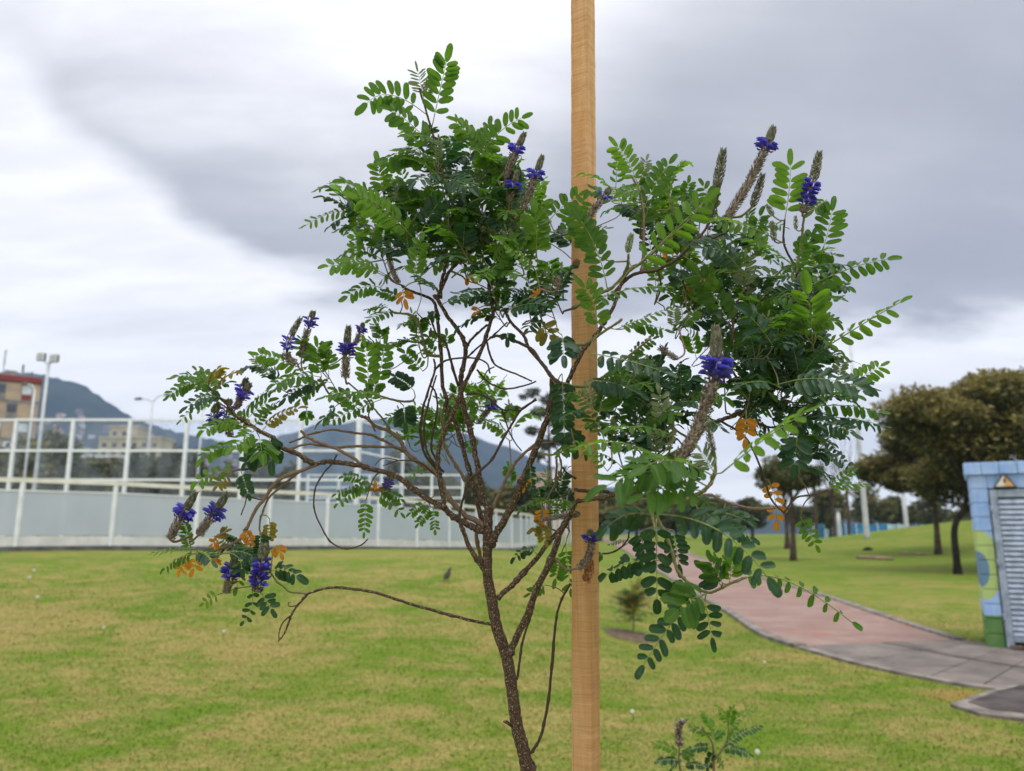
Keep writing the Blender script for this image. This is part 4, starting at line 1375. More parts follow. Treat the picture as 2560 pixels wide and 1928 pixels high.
for (px, py, r0) in ((1449, 664, 0.0062), (1478, 1442, 0.0045)):
    c, n, tx = front_pt(px, py)
    V = [c + n * 0.0016]
    for ring, (rr, h) in enumerate(((0.45, 0.0013), (0.8, 0.0010), (1.0, 0.0001))):
        for k in range(14):
            a = 2 * math.pi * k / 14
            V.append(c + tx * (r0 * rr * math.cos(a)) + Vector((0, 0, r0 * 1.15 * rr * math.sin(a))) + n * h)
    F = [(0, 1 + k, 1 + (k + 1) % 14) for k in range(14)]
    for ring in range(2):
        F += [(1 + ring * 14 + k, 1 + (ring + 1) * 14 + k, 1 + (ring + 1) * 14 + (k + 1) % 14, 1 + ring * 14 + (k + 1) % 14) for k in range(14)]
    add_obj('knot', mesh('knot', V, F, M_KNOT, True), stake)

# ---- branches
SK = []                     # skeleton samples (world point, radius) that twigs may grow from
BR = []
def branch(view, pts, w0, w1, d0, d1, mat=None, per=7, name='branch', knob=0.10):
    px = [Q(view, *p) if len(p) == 2 else Q(p[0], p[1], p[2]) for p in pts]
    L = [0]
    for a, b in zip(px, px[1:]):
        L.append(L[-1] + math.hypot(a[0] - b[0], a[1] - b[1]))
    dd = [d0 + (d1 - d0) * l / L[-1] for l in L]
    W = [P(x, y, d) for (x, y), d in zip(px, dd)]
    s = spline(W, per)
    n = len(s)
    dm = (d0 + d1) / 2
    rad = []
    for i in range(n):
        u = i / (n - 1)
        r = (w0 + (w1 - w0) * u) / 2 * (d0 + (d1 - d0) * u) / FPX
        if rs.random() < 0.16:
            r *= 1.12 + knob * 3 * rs.random()
        rad.append(r * (1 + rs.uniform(-knob, knob) * 0.5))
    zig = [Vector((rs.uniform(-1, 1), rs.uniform(-1, 1), rs.uniform(-1, 1))) for _ in range(n // 4 + 2)]
    jit = []
    for i, (p, r) in enumerate(zip(s, rad)):
        a_, b_ = zig[i // 4], zig[i // 4 + 1]
        jit.append(p + a_.lerp(b_, (i % 4) / 4) * r * 0.28 + Vector((rs.uniform(-1, 1), rs.uniform(-1, 1), rs.uniform(-1, 1))) * r * 0.14)
    jit[0] = s[0]
    BR.append((name, jit, rad, mat or M_BARK, 12 if w0 > 14 else 8))
    for p, r in zip(jit, rad):
        SK.append((p, r))
    return jit
# trunk runs from the ground, through the bottom of the frame, up to the crown
TD = 1.0
tr_px = [(C_ := Q('C', x, y)) for x, y in ((545, 1740), (530, 1666), (505, 1540), (465, 1390), (440, 1200), (405, 980), (345, 800), (312, 620), (288, 480), (288, 300), (290, 180), (295, 60))]
tr_w = [P(x, y, TD) for x, y in tr_px]
t0 = tr_w[0]
g0 = gz(t0.x + 0.045, t0.y)
S_BASE = Vector((t0.x + 0.045, t0.y + 0.01, g0))
pts = [S_BASE + Vector((0, 0, -0.06)), S_BASE + Vector((0.0, 0, 0.15)), S_BASE + Vector((-0.008, 0, 0.5)), S_BASE.lerp(t0, 0.8)] + tr_w
wid = [52, 44, 40, 36, 35, 34, 33, 31, 30, 29, 28, 27, 24, 25, 24, 21]
s = spline(pts, 8)
rad = []
for i in range(len(s)):
    u = i / 8
    a = min(int(u), len(wid) - 2)
    r = (wid[a] + (wid[a + 1] - wid[a]) * (u - a)) / 2 / FPX
    rad.append(r * (1 + 0.05 * math.sin(i * 1.9) + rs.uniform(-0.03, 0.03)))
BR.append(('trunk', s, rad, M_BARK, 18))
for p, r in zip(s, rad):
    if p.z > t0.z: SK.append((p, r))
sapling = empty('flowering_sapling', S_BASE, 'slender flowering sapling with feathery leaves and blue violet flower spikes by the stake', 'tree')

# limbs leaving the trunk
branch('C', [(405, 985), (440, 900), (510, 760), (600, 540), (690, 330), (745, 190), (785, 120)], 19, 15, 1.0, 0.94)
branch('C', [(350, 625), (410, 565), (480, 500), (600, 362), (700, 232), (765, 165)], 14, 11, 1.0, 1.05)
branch('C', [(320, 780), (300, 775), (150, 745), (0, 705), ('E', 2000, 960), ('E', 1700, 860), ('E', 1480, 830), ('E', 1330, 832), ('E', 1200, 872)], 8.5, 6, 1.0, 0.93)
branch('E', [(1200, 872), (1150, 930), (1110, 975), (1070, 1040), (1040, 1130), (1005, 1200), (968, 1242)], 6, 3.5, 0.93, 0.92)
branch('E', [(1070, 1040), (1010, 1090), (980, 1160), (974, 1225)], 4, 2.5, 0.92, 0.93)
branch('E', [(1110, 965), (1075, 972), (1050, 965), (1048, 945), (1062, 943)], 3, 2, 0.92, 0.92)
branch('E', [(1200, 872), (1130, 868), (1060, 860), (1010, 820), (960, 780), (915, 715), (880, 650), (850, 590), (840, 480), (830, 390)], 4.5, 4.5, 0.93, 0.95, M_SHOOT)
branch('C', [(548, 1560), (570, 1530), (620, 1430), (655, 1230), (680, 1000), (700, 760), (730, 640), (790, 530)], 8, 5.5, 1.0, 1.03, M_TWIG)
branch('C', [(455, 1120), (472, 1080), (490, 930), (515, 830), (560, 700)], 7, 5, 1.0, 1.06, M_TWIG)
branch('C', [(430, 1390), (405, 1372), (388, 1365)], 8, 7, 1.0, 0.985, per=3)
# left side limbs
branch('A', [(1395, 1400), (1320, 1290), (1250, 1180), (1200, 1060), (1165, 960)], 15, 9, 1.0, 0.985)
branch('A', [(1165, 965), (1168, 880), (1200, 770), (1235, 645), (1330, 560), (1420, 470), (1520, 290), (1580, 190), (1640, 90), (1700, 40), (1770, 0)], 7, 5, 0.985, 0.97, M_TWIG)
LB = branch('A', [('C', 288, 290), (1370, 1060), (1300, 1015), (1180, 960), (1100, 905), (1040, 850), (900, 770), (760, 670), (640, 600), (500, 550), (350, 512), (200, 490), ('D', 1165, 1165), ('D', 1090, 1188)], 17, 11, 1.0, 0.97)
branch('D', [(1090, 1188), (1000, 1130), (900, 1085), (835, 1030), (780, 990), (700, 950), (620, 895), (560, 850), (520, 800), (470, 750), (420, 705), (360, 655), (300, 640)], 13, 5, 0.97, 0.94)
branch('D', [(1110, 1185), (1000, 1230), (900, 1262), (850, 1290), (805, 1340), (760, 1410), (700, 1490), (660, 1560), (630, 1630), ('E', 720, 370), ('E', 690, 440), ('E', 600, 500), ('E', 470, 550)], 9.5, 7, 0.97, 0.94, M_TWIGT)
branch('D', [(985, 1240), (920, 1290), (860, 1340), (790, 1405), (755, 1480), (730, 1545), (722, 1620), ('E', 832, 400)], 6, 4.5, 0.97, 0.955, M_TWIGT)
branch('D', [(790, 1405), (740, 1420), (690, 1415), (640, 1390)], 4, 3, 0.965, 0.95, M_TWIG)
branch('D', [(640, 1390), (625, 1450), (600, 1525)], 3.5, 2.5, 0.95, 0.95, M_TWIG)
branch('D', [(880, 1100), (820, 1155), (750, 1190), (660, 1215), (560, 1225), (500, 1250)], 7, 5, 0.975, 0.95, M_TWIGT)
branch('D', [(1240, 1120), (1210, 1180), (1150, 1250), (1100, 1340), (1088, 1420), (1095, 1510), (1130, 1590), ('A', 120, 1090), ('A', 180, 1145), ('A', 260, 1176), ('A', 340, 1165), ('A', 400, 1140), ('A', 442, 1098)], 4.5, 3.2, 0.97, 0.96, M_TWIG)
L8 = branch('A', [('C', 288, 220), (1350, 985), (1290, 955), (1200, 905), (1110, 810), (1040, 700), (1000, 610), (930, 545), (830, 490), (760, 430), (720, 370), (690, 310), (600, 240), (500, 205), (440, 150), (390, 130), (330, 90)], 15, 7, 1.0, 1.04, M_TWIGT)
branch('A', [(760, 440), (690, 390), (600, 340), (520, 300), (470, 275), (380, 265), (250, 250), (150, 235), (0, 268), ('D', 1000, 1010), ('D', 920, 1040)], 7.5, 4.5, 1.03, 1.0, M_TWIGT)
branch('A', [(830, 490), (700, 385), (560, 375), (350, 365), (200, 375), (60, 360), ('D', 1050, 1050), ('D', 930, 1078), ('D', 880, 1090)], 7, 5.5, 1.03, 0.97, M_TWIGT)
branch('A', [(385, 505), (330, 460), (230, 405), (130, 365), (40, 335), ('D', 1050, 1005), ('D', 1000, 960)], 8.5, 6, 0.975, 0.99, M_TWIGT)
branch('D', [(1500, 965), (1470, 900), (1455, 860), (1470, 810), (1490, 770)], 4, 3, 1.03, 1.02, M_TWIGT)
branch('D', [(1600, 950), (1550, 880), (1510, 830), (1480, 800), (1440, 740), (1380, 690), (1320, 640)], 5, 4, 1.03, 1.0, M_SHOOT)
branch('D', [(1390, 850), (1340, 800), (1250, 770), (1180, 700), (1130, 600)], 5, 4, 1.03, 1.01, M_TWIGT)
branch('D', [(1750, 760), (1680, 765), (1580, 740), (1480, 715), (1400, 690)], 6, 5, 1.0, 0.98, M_SHOOT)
branch('A', [(970, 590), (860, 500), (760, 478), (680, 480), (620, 500), (560, 520)], 4, 2.5, 1.0, 0.97, M_TWIG)
branch('A', [(680, 480), (600, 460), (540, 470), (500, 515)], 3, 2, 0.985, 0.97, M_TWIG)
# centre stems
C1 = branch('B', [('C', 290, 260), ('C', 296, 110), (1120, 1640), (1105, 1500), (1080, 1390), (1045, 1220), (1000, 1060), (975, 940), (985, 820), (1005, 700), (1010, 640), (985, 565), (930, 480), (860, 380), (800, 280), ('N', 960, 1050), ('N', 1040, 880), ('N', 1090, 780), ('N', 1180, 690)], 15, 8, 1.0, 1.02)
branch('N', [(1000, 1060), (1010, 900), (1040, 760), (1060, 560), (1085, 430), (1110, 280), (1140, 180), (1100, 80), (1070, 0), ('H', 1000, 1200), ('H', 1010, 1080), ('H', 950, 1010), ('H', 925, 880), ('H', 895, 740), ('H', 850, 590), ('H', 815, 480), ('H', 800, 420)], 9, 5, 1.02, 1.0)
C2 = branch('A', [('C', 288, 300), ('C', 275, 130), (1345, 960), (1310, 820), (1270, 660), (1200, 420), (1140, 200), (1065, 60), ('B', 880, 1000), ('B', 850, 900), ('B', 845, 700), ('B', 822, 500), ('B', 815, 430), ('N', 960, 1180), ('N', 900, 1060), ('N', 700, 985), ('N', 620, 930)], 13, 7, 1.01, 1.04)
C3 = branch('A', [(1045, 860), (1030, 740), (1010, 620), (990, 500), (1010, 360), (1080, 180), (1160, 0), ('B', 960, 1000), ('B', 1040, 820), ('B', 1130, 630), ('B', 1180, 480), ('B', 1200, 400), ('N', 1500, 1080), ('N', 1480, 900), ('N', 1560, 740)], 12, 9, 0.985, 0.97)
branch('B', [(960, 900), (900, 700), (870, 600), (820, 560), (780, 470), (750, 385)], 7, 4, 1.0, 0.98, M_TWIG)
branch('B', [(770, 480), (720, 440), (672, 395)], 4, 3, 0.98, 0.97, M_TWIG)
branch('B', [(770, 500), (765, 545), (735, 585), (690, 602), (620, 595), (550, 580)], 4, 3, 0.98, 0.96, M_TWIG)
branch('B', [(845, 700), (740, 680), (720, 590), (690, 500), (650, 420), (520, 395), (480, 370)], 8, 5, 1.03, 1.0, M_SHOOT)
branch('B', [(845, 1520), (790, 1460), (730, 1380), (700, 1270), (697, 1180), (715, 1060), (745, 960), (790, 830), (800, 760), (790, 715)], 7, 5, 0.995, 0.95, M_TWIG)
branch('B', [(860, 1500), (800, 1450), (740, 1350), (722, 1240), (730, 1120), (760, 1000), (790, 890), (810, 830)], 6, 4, 0.99, 0.94, M_TWIG)
branch('B', [(830, 1440), (775, 1340), (790, 1200), (815, 1060), (800, 950), (770, 900)], 6, 4, 0.99, 0.97, M_TWIG)
branch('B', [(790, 800), (850, 740), (920, 715), (1020, 705), (1100, 715), (1160, 750), (1180, 815)], 5, 4, 0.96, 0.94, M_TWIG)
branch('A', [(1395, 920), (1450, 800), (1500, 690), (1560, 570), (1620, 480), (1700, 400), (1760, 350)], 9, 7, 1.0, 1.05, M_TWIGT)
C6 = branch('A', [(1410, 1120), (1450, 1060), (1510, 980), (1600, 790), (1700, 550), (1770, 360), (1860, 150), ('J', 520, 100), ('M', 400, 1560), ('M', 400, 1440)], 20, 13, 1.0, 0.95)
branch('A', [(1215, 640), (1130, 500), (1050, 370), (1040, 250), ('B', 850, 1080), ('B', 920, 960)], 9, 6, 1.06, 1.1, M_TWIGT)
branch('A', [(1385, 1420), (1330, 1250), (1300, 1080), (1305, 1010)], 10, 9, 1.03, 1.02, M_TWIGT)
branch('B', [(1020, 965), (1080, 955), (1170, 990), (1260, 1062), (1320, 1068), (1385, 1072), (1430, 1050), (1500, 990)], 5, 4, 0.99, 0.96, M_TWIG)
branch('B', [(1262, 1065), (1290, 1150), (1310, 1210), (1350, 1290), (1400, 1355)], 4, 3, 0.98, 1.0, M_TWIG)
branch('B', [(1090, 790), (1150, 860), (1200, 895), (1290, 922), (1420, 900), (1500, 870)], 5, 4, 0.985, 0.95, M_TWIG)
branch('B', [(1160, 600), (1180, 680), (1220, 760), (1310, 800), (1400, 835), (1470, 870)], 5.5, 4, 0.97, 0.94, M_TWIG)
branch('B', [(1210, 770), (1160, 800), (1120, 870), (1090, 885)], 3.5, 2.5, 0.96, 0.95, M_TWIG)
branch('B', [(1005, 660), (1040, 590), (1100, 530), (1160, 480)], 7, 6, 1.01, 1.03)
branch('B', [(1010, 720), (1090, 640), (1160, 590), (1250, 510), (1300, 460)], 5, 4, 1.02, 1.06, M_TWIG)
branch('B', [(1180, 570), (1230, 555), (1290, 570), (1400, 610), (1480, 660), (1550, 760), (1620, 850), (1680, 890)], 7, 9, 0.97, 0.92, M_TWIG)
# crown stems round the stake and to the right
branch('M', [(400, 1440), (440, 1465), (520, 1490), (640, 1500), (740, 1470), (820, 1410), (880, 1360), (960, 1290), (1050, 1220), (1160, 1130)], 10, 6, 0.95, 0.86, M_SHOOT)
branch('M', [(400, 1430), (330, 1330), (220, 1200), (180, 1100), (80, 1000), (30, 900)], 9, 7, 0.95, 0.97)
branch('M', [(520, 1480), (600, 1300), (640, 1220), (720, 1130), (800, 1010), (880, 880), (940, 700), (1000, 600), (1060, 560)], 11, 8, 0.95, 0.96)
branch('M', [(440, 1120), (520, 1165), (620, 1180), (700, 1150), (780, 1090), (880, 1030), (940, 980)], 8, 6, 0.93, 0.86, M_SHOOT)
branch('M', [(560, 900), (700, 820), (800, 770), (860, 740), (960, 640), (1040, 580), (1110, 530), (1180, 470), (1300, 360), (1420, 260), (1560, 110)], 9, 5, 0.96, 0.90, M_SHOOT)
branch('M', [(960, 640), (985, 560), (990, 480)], 9, 6, 0.93, 0.91, M_SHOOT)
branch('G', [(300, 1150), (420, 1020), (500, 985), (600, 972), (720, 900), (800, 820), (880, 740), (930, 640), (960, 560), (985, 450)], 10, 5, 0.96, 0.98, M_TWIG)
branch('G', [(800, 815), (880, 795), (980, 760), (1040, 720), (1040, 650)], 5, 5, 0.97, 0.98, M_TWIG)
branch('G', [(500, 985), (515, 860), (515, 700), (510, 600), (485, 480), (440, 390)], 7, 4.5, 0.965, 0.98, M_TWIGT)
branch('C', [(785, 120), (830, 30), ('F', 160, 1080), ('F', 280, 1060), ('F', 420, 1030), ('F', 560, 1050), ('F', 660, 1090)], 11, 8, 0.94, 0.84)
RB = branch('F', [(130, 1010), (220, 1020), (330, 1025), (440, 1045), (560, 1000), (700, 900), (820, 780), (900, 660), (1000, 600), (1100, 560), (1250, 480), (1330, 400)], 9, 10, 0.92, 0.98)
branch('F', [(1330, 400), (1420, 340), (1500, 270), (1545, 180), (1560, 90), (1545, 0), ('G', 1540, 1300), ('G', 1530, 1180)], 9, 5, 0.98, 0.94, M_SHOOT)
branch('F', [(1300, 420), (1290, 360), (1330, 280), (1345, 200), (1370, 100), (1400, 10), ('G', 1400, 1250), ('G', 1450, 1130), ('G', 1455, 1000), ('G', 1440, 940), ('G', 1395, 860), ('G', 1372, 780), ('G', 1380, 660)], 9, 5, 0.98, 1.0, M_TWIG)
branch('G', [(1450, 1030), (1462, 940), (1475, 850), (1490, 740), (1500, 640)], 7, 6, 1.0, 0.99, M_SHOOT)
branch('G', [(1270, 1050), (1330, 1000), (1390, 950), (1440, 945)], 5, 5, 1.0, 1.0, M_SHOOT)
branch('G', [(1450, 1060), (1530, 1000), (1590, 900), (1620, 830)], 5, 4, 1.0, 1.02, M_SHOOT)
branch('F', [(1290, 370), (1200, 300), (1090, 180), (1075, 80), ('G', 1060, 1380), ('G', 1072, 1220), ('G', 1130, 1080)], 8, 5, 0.97, 0.96, M_TWIGT)
branch('F', [(640, 1110), (720, 1090), (800, 1070), (870, 1040), (920, 1000), (955, 950), (970, 890), (965, 800), (960, 760)], 11, 8, 0.80, 0.72, M_SHOOT)
branch('F', [(660, 1090), (600, 1140), (610, 1230), (625, 1330)], 8, 6, 0.83, 0.80, M_SHOOT)
branch('F', [(880, 1040), (950, 1045), (1050, 1090), (1180, 1118), (1260, 1122), (1330, 1118)], 6, 7, 0.84, 0.90, M_TWIGT)
branch('F', [(1000, 600), (1150, 700), (1250, 900), (1300, 1060), (1380, 1150)], 6, 4, 0.95, 0.92, M_TWIG)
branch('F', [(1100, 560), (1300, 640), (1450, 600), (1560, 530)], 6, 4, 0.97, 0.96, M_TWIG)
branch('I', [(320, 200), (380, 330), (420, 440), (450, 530), (520, 600), (600, 642), (650, 640), (720, 605), (800, 570), (840, 560)], 9, 6, 0.83, 0.80, M_SHOOT)
branch('F', [(1380, 1150), (1450, 1060), (1560, 1040), (1640, 1012)], 5, 4, 0.92, 0.98, M_TWIG)
branch('J', [(590, 610), (585, 760), (570, 870), (520, 980), (470, 1050)], 6, 4, 0.99, 1.0, M_TWIGT)
branch('J', [(590, 540), (620, 600), (640, 710), (590, 850), (530, 960)], 5, 4, 0.98, 1.0, M_TWIGT)
branch('J', [(650, 700), (700, 760), (790, 820)], 4.5, 5, 0.98, 1.0, M_TWIG)
branch('J', [(430, 560), (520, 570), (600, 560), (700, 500), (790, 480)], 6, 4, 0.96, 0.9, M_SHOOT)
branch('J', [(1070, 1600), (1160, 1590), (1250, 1540), (1330, 1450), (1345, 1370)], 5, 4, 1.1, 0.9, M_TWIG)

# ---- flower spikes: (view, tip, blossom centre, base, kind, depth, width factor)
SPK = []
def spike(view, tip, base, fb, fd, dep, wf=1.0, mid=None, kind='n', nfl=8):
    """fb, fd: fractions from the tip where buds end and where the dry calyces begin"""
    SPK.append((view, tip, base, fb, fd, dep, wf, mid, kind, nfl))
spike('H', (1578, 758), (1440, 1085), 0.30, 0.52, 0.96, 1.0)
spike('H', (1712, 930), (1572, 1325), 0.28, 0.46, 0.94, 1.0)
spike('H', (1527, 1040), (1468, 1262), 0.38, 0.72, 0.95, 0.9)
spike('G', (300, 480), (160, 665), 0.15, 0.34, 0.93, 0.95, None, 'n', 3)
spike('G', (1002, 242), (958, 475), 1.0, 1.0, 0.97, 1.35, None, 'b')
spike('G', (1308, 105), (1030, 645), 0.16, 0.30, 0.96, 1.2, (1200, 360))
spike('G', (1243, 392), (1180, 585), 1.0, 1.0, 0.97, 1.15, None, 'b')
spike('G', (1592, 255), (1490, 618), 0.45, 0.95, 0.98, 1.2, (1550, 440), 'c', 22)
spike('F', (975, 55), (748, 850), 0.21, 0.38, 0.80, 1.75, (930, 470), 'n', 14)
spike('F', (930, 605), (965, 790), 1.0, 1.0, 0.72, 1.0, (940, 700), 'b')
spike('F', (225, 1262), (150, 1480), 0.10, 0.26, 0.94, 1.0, (225, 1390), 'n', 8)
spike('D', (997, 208), (975, 505), 0.24, 0.58, 1.0, 0.95, (905, 420))
spike('D', (1082, 165), (1010, 425), 0.14, 0.42, 1.02, 0.85, (1040, 300))
spike('D', (1320, 265), (1300, 610), 0.34, 0.60, 0.98, 1.05, None, 'n', 14)
spike('D', (1417, 243), (1362, 380), 0.2, 0.5, 1.05, 0.7)
spike('D', (632, 618), (575, 800), 0.25, 0.6, 0.99, 0.9)
spike('D', (655, 648), (560, 815), 0.25, 0.72, 0.97, 0.85)
spike('D', (443, 785), (480, 960), 0.3, 0.95, 0.95, 1.0, (420, 880), 'c', 14)
spike('D', (520, 760), (530, 1000), 0.12, 0.85, 0.96, 0.9, (500, 880), 'c', 14)
spike('E', (332, 105), (135, 455), 0.36, 0.60, 0.93, 1.15, None, 'n', 12)
spike('E', (572, 118), (355, 425), 0.34, 0.60, 0.94, 1.15, None, 'n', 12)
spike('E', (640, 590), (572, 872), 0.30, 0.64, 0.93, 1.1, None, 'n', 14)
spike('E', (862, 515), (803, 858), 0.28, 0.98, 0.92, 1.25, (835, 680), 'c', 34)
spike('D', (1600, 1262), (1575, 1372), 0.25, 0.9, 1.03, 0.8, None, 'c', 10)
spike('B', (1212, 1008), (1098, 1165), 0.18, 0.42, 1.28, 0.8)
spike('B', (1055, 988), (1050, 1072), 1.0, 1.0, 1.28, 0.8, None, 'b')
spike('B', (478, -20), (548, 195), 0.0, 0.0, 0.99, 0.75, (500, 90), 'd')
spike('F', (640, 165), (745, 235), 0.0, 0.0, 0.9, 0.85, None, 'd')
spike('B', (1645, 150), (1660, 225), 0.0, 0.0, 0.93, 1.1, None, 'd')
spike('J', (430, 1245), (830, 1195), 0.0, 0.0, 0.945, 0.75, (640, 1215), 'd')
spike('M', (1015, 330), (985, 470), 1.0, 1.0, 0.91, 0.95, None, 'g')
spike('G', (1270, 575), (1310, 640), 1.0, 1.0, 0.99, 0.7, None, 'g')
spike('G', (1302, 680), (1318, 795), 1.0, 1.0, 1.0, 0.8, None, 'g')
spike('G', (1447, 645), (1450, 722), 1.0, 1.0, 0.99, 0.6, None, 'g')
spike('J', (1760, 60), (1800, 250), 1.0, 1.0, 0.86, 0.55, None, 'g')

# ---- compound leaves
LEAF = []
def leaf(view, b, tip, n, ll, kind='m', c=None, o=None, d=1.0, dt=0.0, fold=0.12, wr=0.46, big=False, r=0.0):
    """b, tip, c: base, tip and an arch point in the view; n pairs; ll leaflet length in view pixels; o: 0 faces the camera, 90 faces the sky"""
    s = VIEW[view][2]
    pb, pt = Q(view, *b), Q(view, *tip)
    A, T = P(*pb, d), P(*pt, d + dt)
    if c:
        Mx = P(*Q(view, *c), d + dt * 0.5)
    else:
        Mx = A.lerp(T, 0.5) + Vector((0, 0, 0.06 * (T - A).length)) * (1 if abs(T.x - A.x) > 0.02 else 0.2)
    LEAF.append(dict(A=A, M=Mx, T=T, n=n, ll=ll * 1.1 / s / FPX * d, kind=kind, o=rs.uniform(12, 50) if o is None else o, fold=fold, wr=wr * 0.97, big=big, roll=r))
# top of the crown
leaf('H', (893, 705), (1000, 225), 8, 112, 'm', (960, 400), 5, 1.0, -0.02, 0.05, big=True)
leaf('H', (838, 605), (410, 530), 8, 106, 'm', (590, 470), 12, 1.0, -0.02, 0.10, big=True)
leaf('H', (918, 872), (600, 590), 7, 112, 'm', (740, 690), 30, 1.0, -0.03, big=True)
leaf('H', (835, 510), (788, 300), 8, 82, 'g', None, 10, 1.0, 0.0, 0.05, 0.2)
leaf('H', (815, 480), (880, 400), 4, 60, 'g', None, 20, 1.0, 0.0, 0.05, 0.25)
leaf('H', (905, 800), (720, 780), 5, 85, 'm', None, 45, 1.0, -0.04)
leaf('H', (905, 990), (560, 940), 7, 112, 'm', (720, 900), 35, 0.99, -0.02, 0.75, 0.55, big=True)
leaf('H', (530, 1210), (490, 980), 6, 90, 'y', None, 5, 1.03, 0.0, 0.05, 0.36)
leaf('H', (760, 1540), (340, 1230), 10, 118, 'y', (560, 1350), 25, 0.97, -0.04, 0.08, big=True)
leaf('H', (480, 1260), (250, 1130), 5, 95, 'm', None, 35, 1.0, -0.03)
leaf('H', (1225, 980), (1560, 640), 8, 95, 'm', (1370, 770), 10, 1.0, -0.02, 0.05, big=True)
leaf('H', (1265, 890), (1080, 680), 7, 95, 'y', None, 40, 1.02, -0.02)
leaf('H', (1195, 955), (1130, 720), 6, 92, 'm', None, 30, 1.02, 0.0)
leaf('H', (1270, 890), (1278, 745), 6, 55, 'g', None, 10, 1.02, 0.0, 0.05, 0.25)
leaf('H', (1300, 860), (1320, 700), 5, 80, 'm', None, 30, 1.04)
leaf('H', (1310, 1100), (1500, 910), 6, 85, 'm', None, 55, 1.01, 0.0)
leaf('H', (1290, 1000), (1450, 940), 6, 85, 'm', None, 50, 1.0, 0.0)
leaf('H', (1270, 1200), (1290, 800), 9, 85, 'm', None, 40, 1.03, 0.0)
leaf('H', (960, 1050), (780, 1110), 6, 95, 'd', None, 50, 0.99, -0.04)
leaf('H', (990, 1100), (1180, 1160), 6, 100, 'd', None, 25, 0.97, -0.05)
leaf('H', (780, 1340), (690, 1170), 6, 80, 'm', None, 25, 1.0)
leaf('H', (660, 1300), (640, 1120), 6, 55, 'g', None, 20, 1.02, 0, 0.1, 0.25)
leaf('H', (830, 1460), (940, 1270), 6, 95, 'd', None, 20, 0.98, -0.02, big=True)
leaf('H', (760, 1400), (840, 1230), 6, 85, 'm', None, 30, 1.0)
leaf('H', (680, 1420), (400, 1240), 8, 90, 'm', None, 40, 1.01, 0.02)
leaf('H', (1560, 1500), (1270, 1370), 7, 90, 'd', None, 45, 0.98, 0)
leaf('H', (1690, 1440), (1720, 1215), 5, 82, 'y', None, 15, 0.98)
leaf('H', (1775, 1390), (1985, 1215), 6, 82, 'm', None, 5, 0.98, 0, 0.05, big=True)
leaf('H', (1665, 1660), (1660, 1350), 8, 125, 'y', (1672, 1500), 8, 0.93, 0.0, 0.30, 0.42, big=True)
leaf('H', (330, 1680), (320, 1510), 7, 62, 'y', None, 15, 1.0, 0, 0.1, 0.36)
leaf('H', (2090, 1650), (1950, 1370), 7, 105, 'm', None, 15, 0.93, 0.0, big=True)
leaf('H', (1870, 1520), (2020, 1250), 6, 80, 'm', None, 30, 0.95)
# left edge of the crown
leaf('B', (450, 140), (60, 70), 8, 75, 'y', (260, 75), 35, 0.98, -0.03, big=True)
leaf('B', (420, 220), (190, 280), 6, 70, 'm', (310, 215), 25, 0.98, -0.03, 0.5)
leaf('B', (500, 390), (350, 440), 7, 55, 'm', None, 50, 1.0, -0.04)
leaf('B', (470, 360), (340, 370), 6, 55, 'm', None, 45, 1.0, 0.02)
leaf('B', (560, 300), (420, 250), 6, 65, 'm', None, 45, 0.99)
leaf('N', (450, 820), (20, 690), 8, 85, 'y', (230, 720), 35, 0.97, -0.02)
leaf('N', (740, 870), (800, 500), 8, 105, 'y', (760, 680), 20, 0.94, 0.0, big=True)
leaf('N', (960, 700), (1180, 640), 6, 120, 'd', None, 70, 0.95, -0.05)
leaf('N', (930, 950), (790, 840), 5, 120, 'd', None, 40, 0.94, -0.05, big=True)
leaf('N', (1500, 1000), (1160, 1030), 7, 100, 'd', None, 45, 0.95, -0.06)
leaf('N', (1950, 800), (1560, 480), 8, 110, 'y', None, 40, 0.94, -0.05)
leaf('N', (1960, 1020), (1950, 1010), 2, 60, 'o', None, 20, 0.93)
leaf('N', (1520, 760), (1700, 480), 7, 110, 'y', None, 35, 0.95, -0.02)
leaf('N', (1520, 760), (1380, 850), 5, 120, 'y', None, 40, 0.93, -0.05)
leaf('N', (1540, 790), (1800, 840), 6, 110, 'm', None, 60, 0.93, -0.04)
leaf('N', (1040, 1100), (1250, 1050), 5, 80, 'm', None, 50, 1.0)
leaf('N', (1660, 1180), (1990, 1110), 8, 105, 'd', None, 30, 0.91, -0.04)
leaf('N', (2000, 1330), (2080, 1420), 2, 130, 'l', None, 20, 0.90)
leaf('N', (620, 980), (640, 1060), 2, 105, 'o', None, 10, 0.96, 0, 0.3)
leaf('N', (1260, 830), (1290, 850), 2, 90, 'o', None, 10, 0.97, 0, 0.3)
leaf('N', (1380, 1150), (1350, 1190), 2, 70, 'o', None, 10, 0.97)
leaf('N', (940, 1190), (930, 1230), 3, 80, 'd', None, 30, 0.97, 0, 0.4)
leaf('N', (1660, 1400), (1660, 1450), 3, 95, 'd', None, 15, 0.94, 0, 0.5)
leaf('N', (960, 1480), (880, 1440), 3, 85, 'm', None, 10, 1.02)
leaf('N', (1070, 1550), (1060, 1430), 4, 80, 'm', None, 10, 1.02)
leaf('N', (940, 1600), (860, 1540), 3, 85, 'm', None, 10, 1.03)
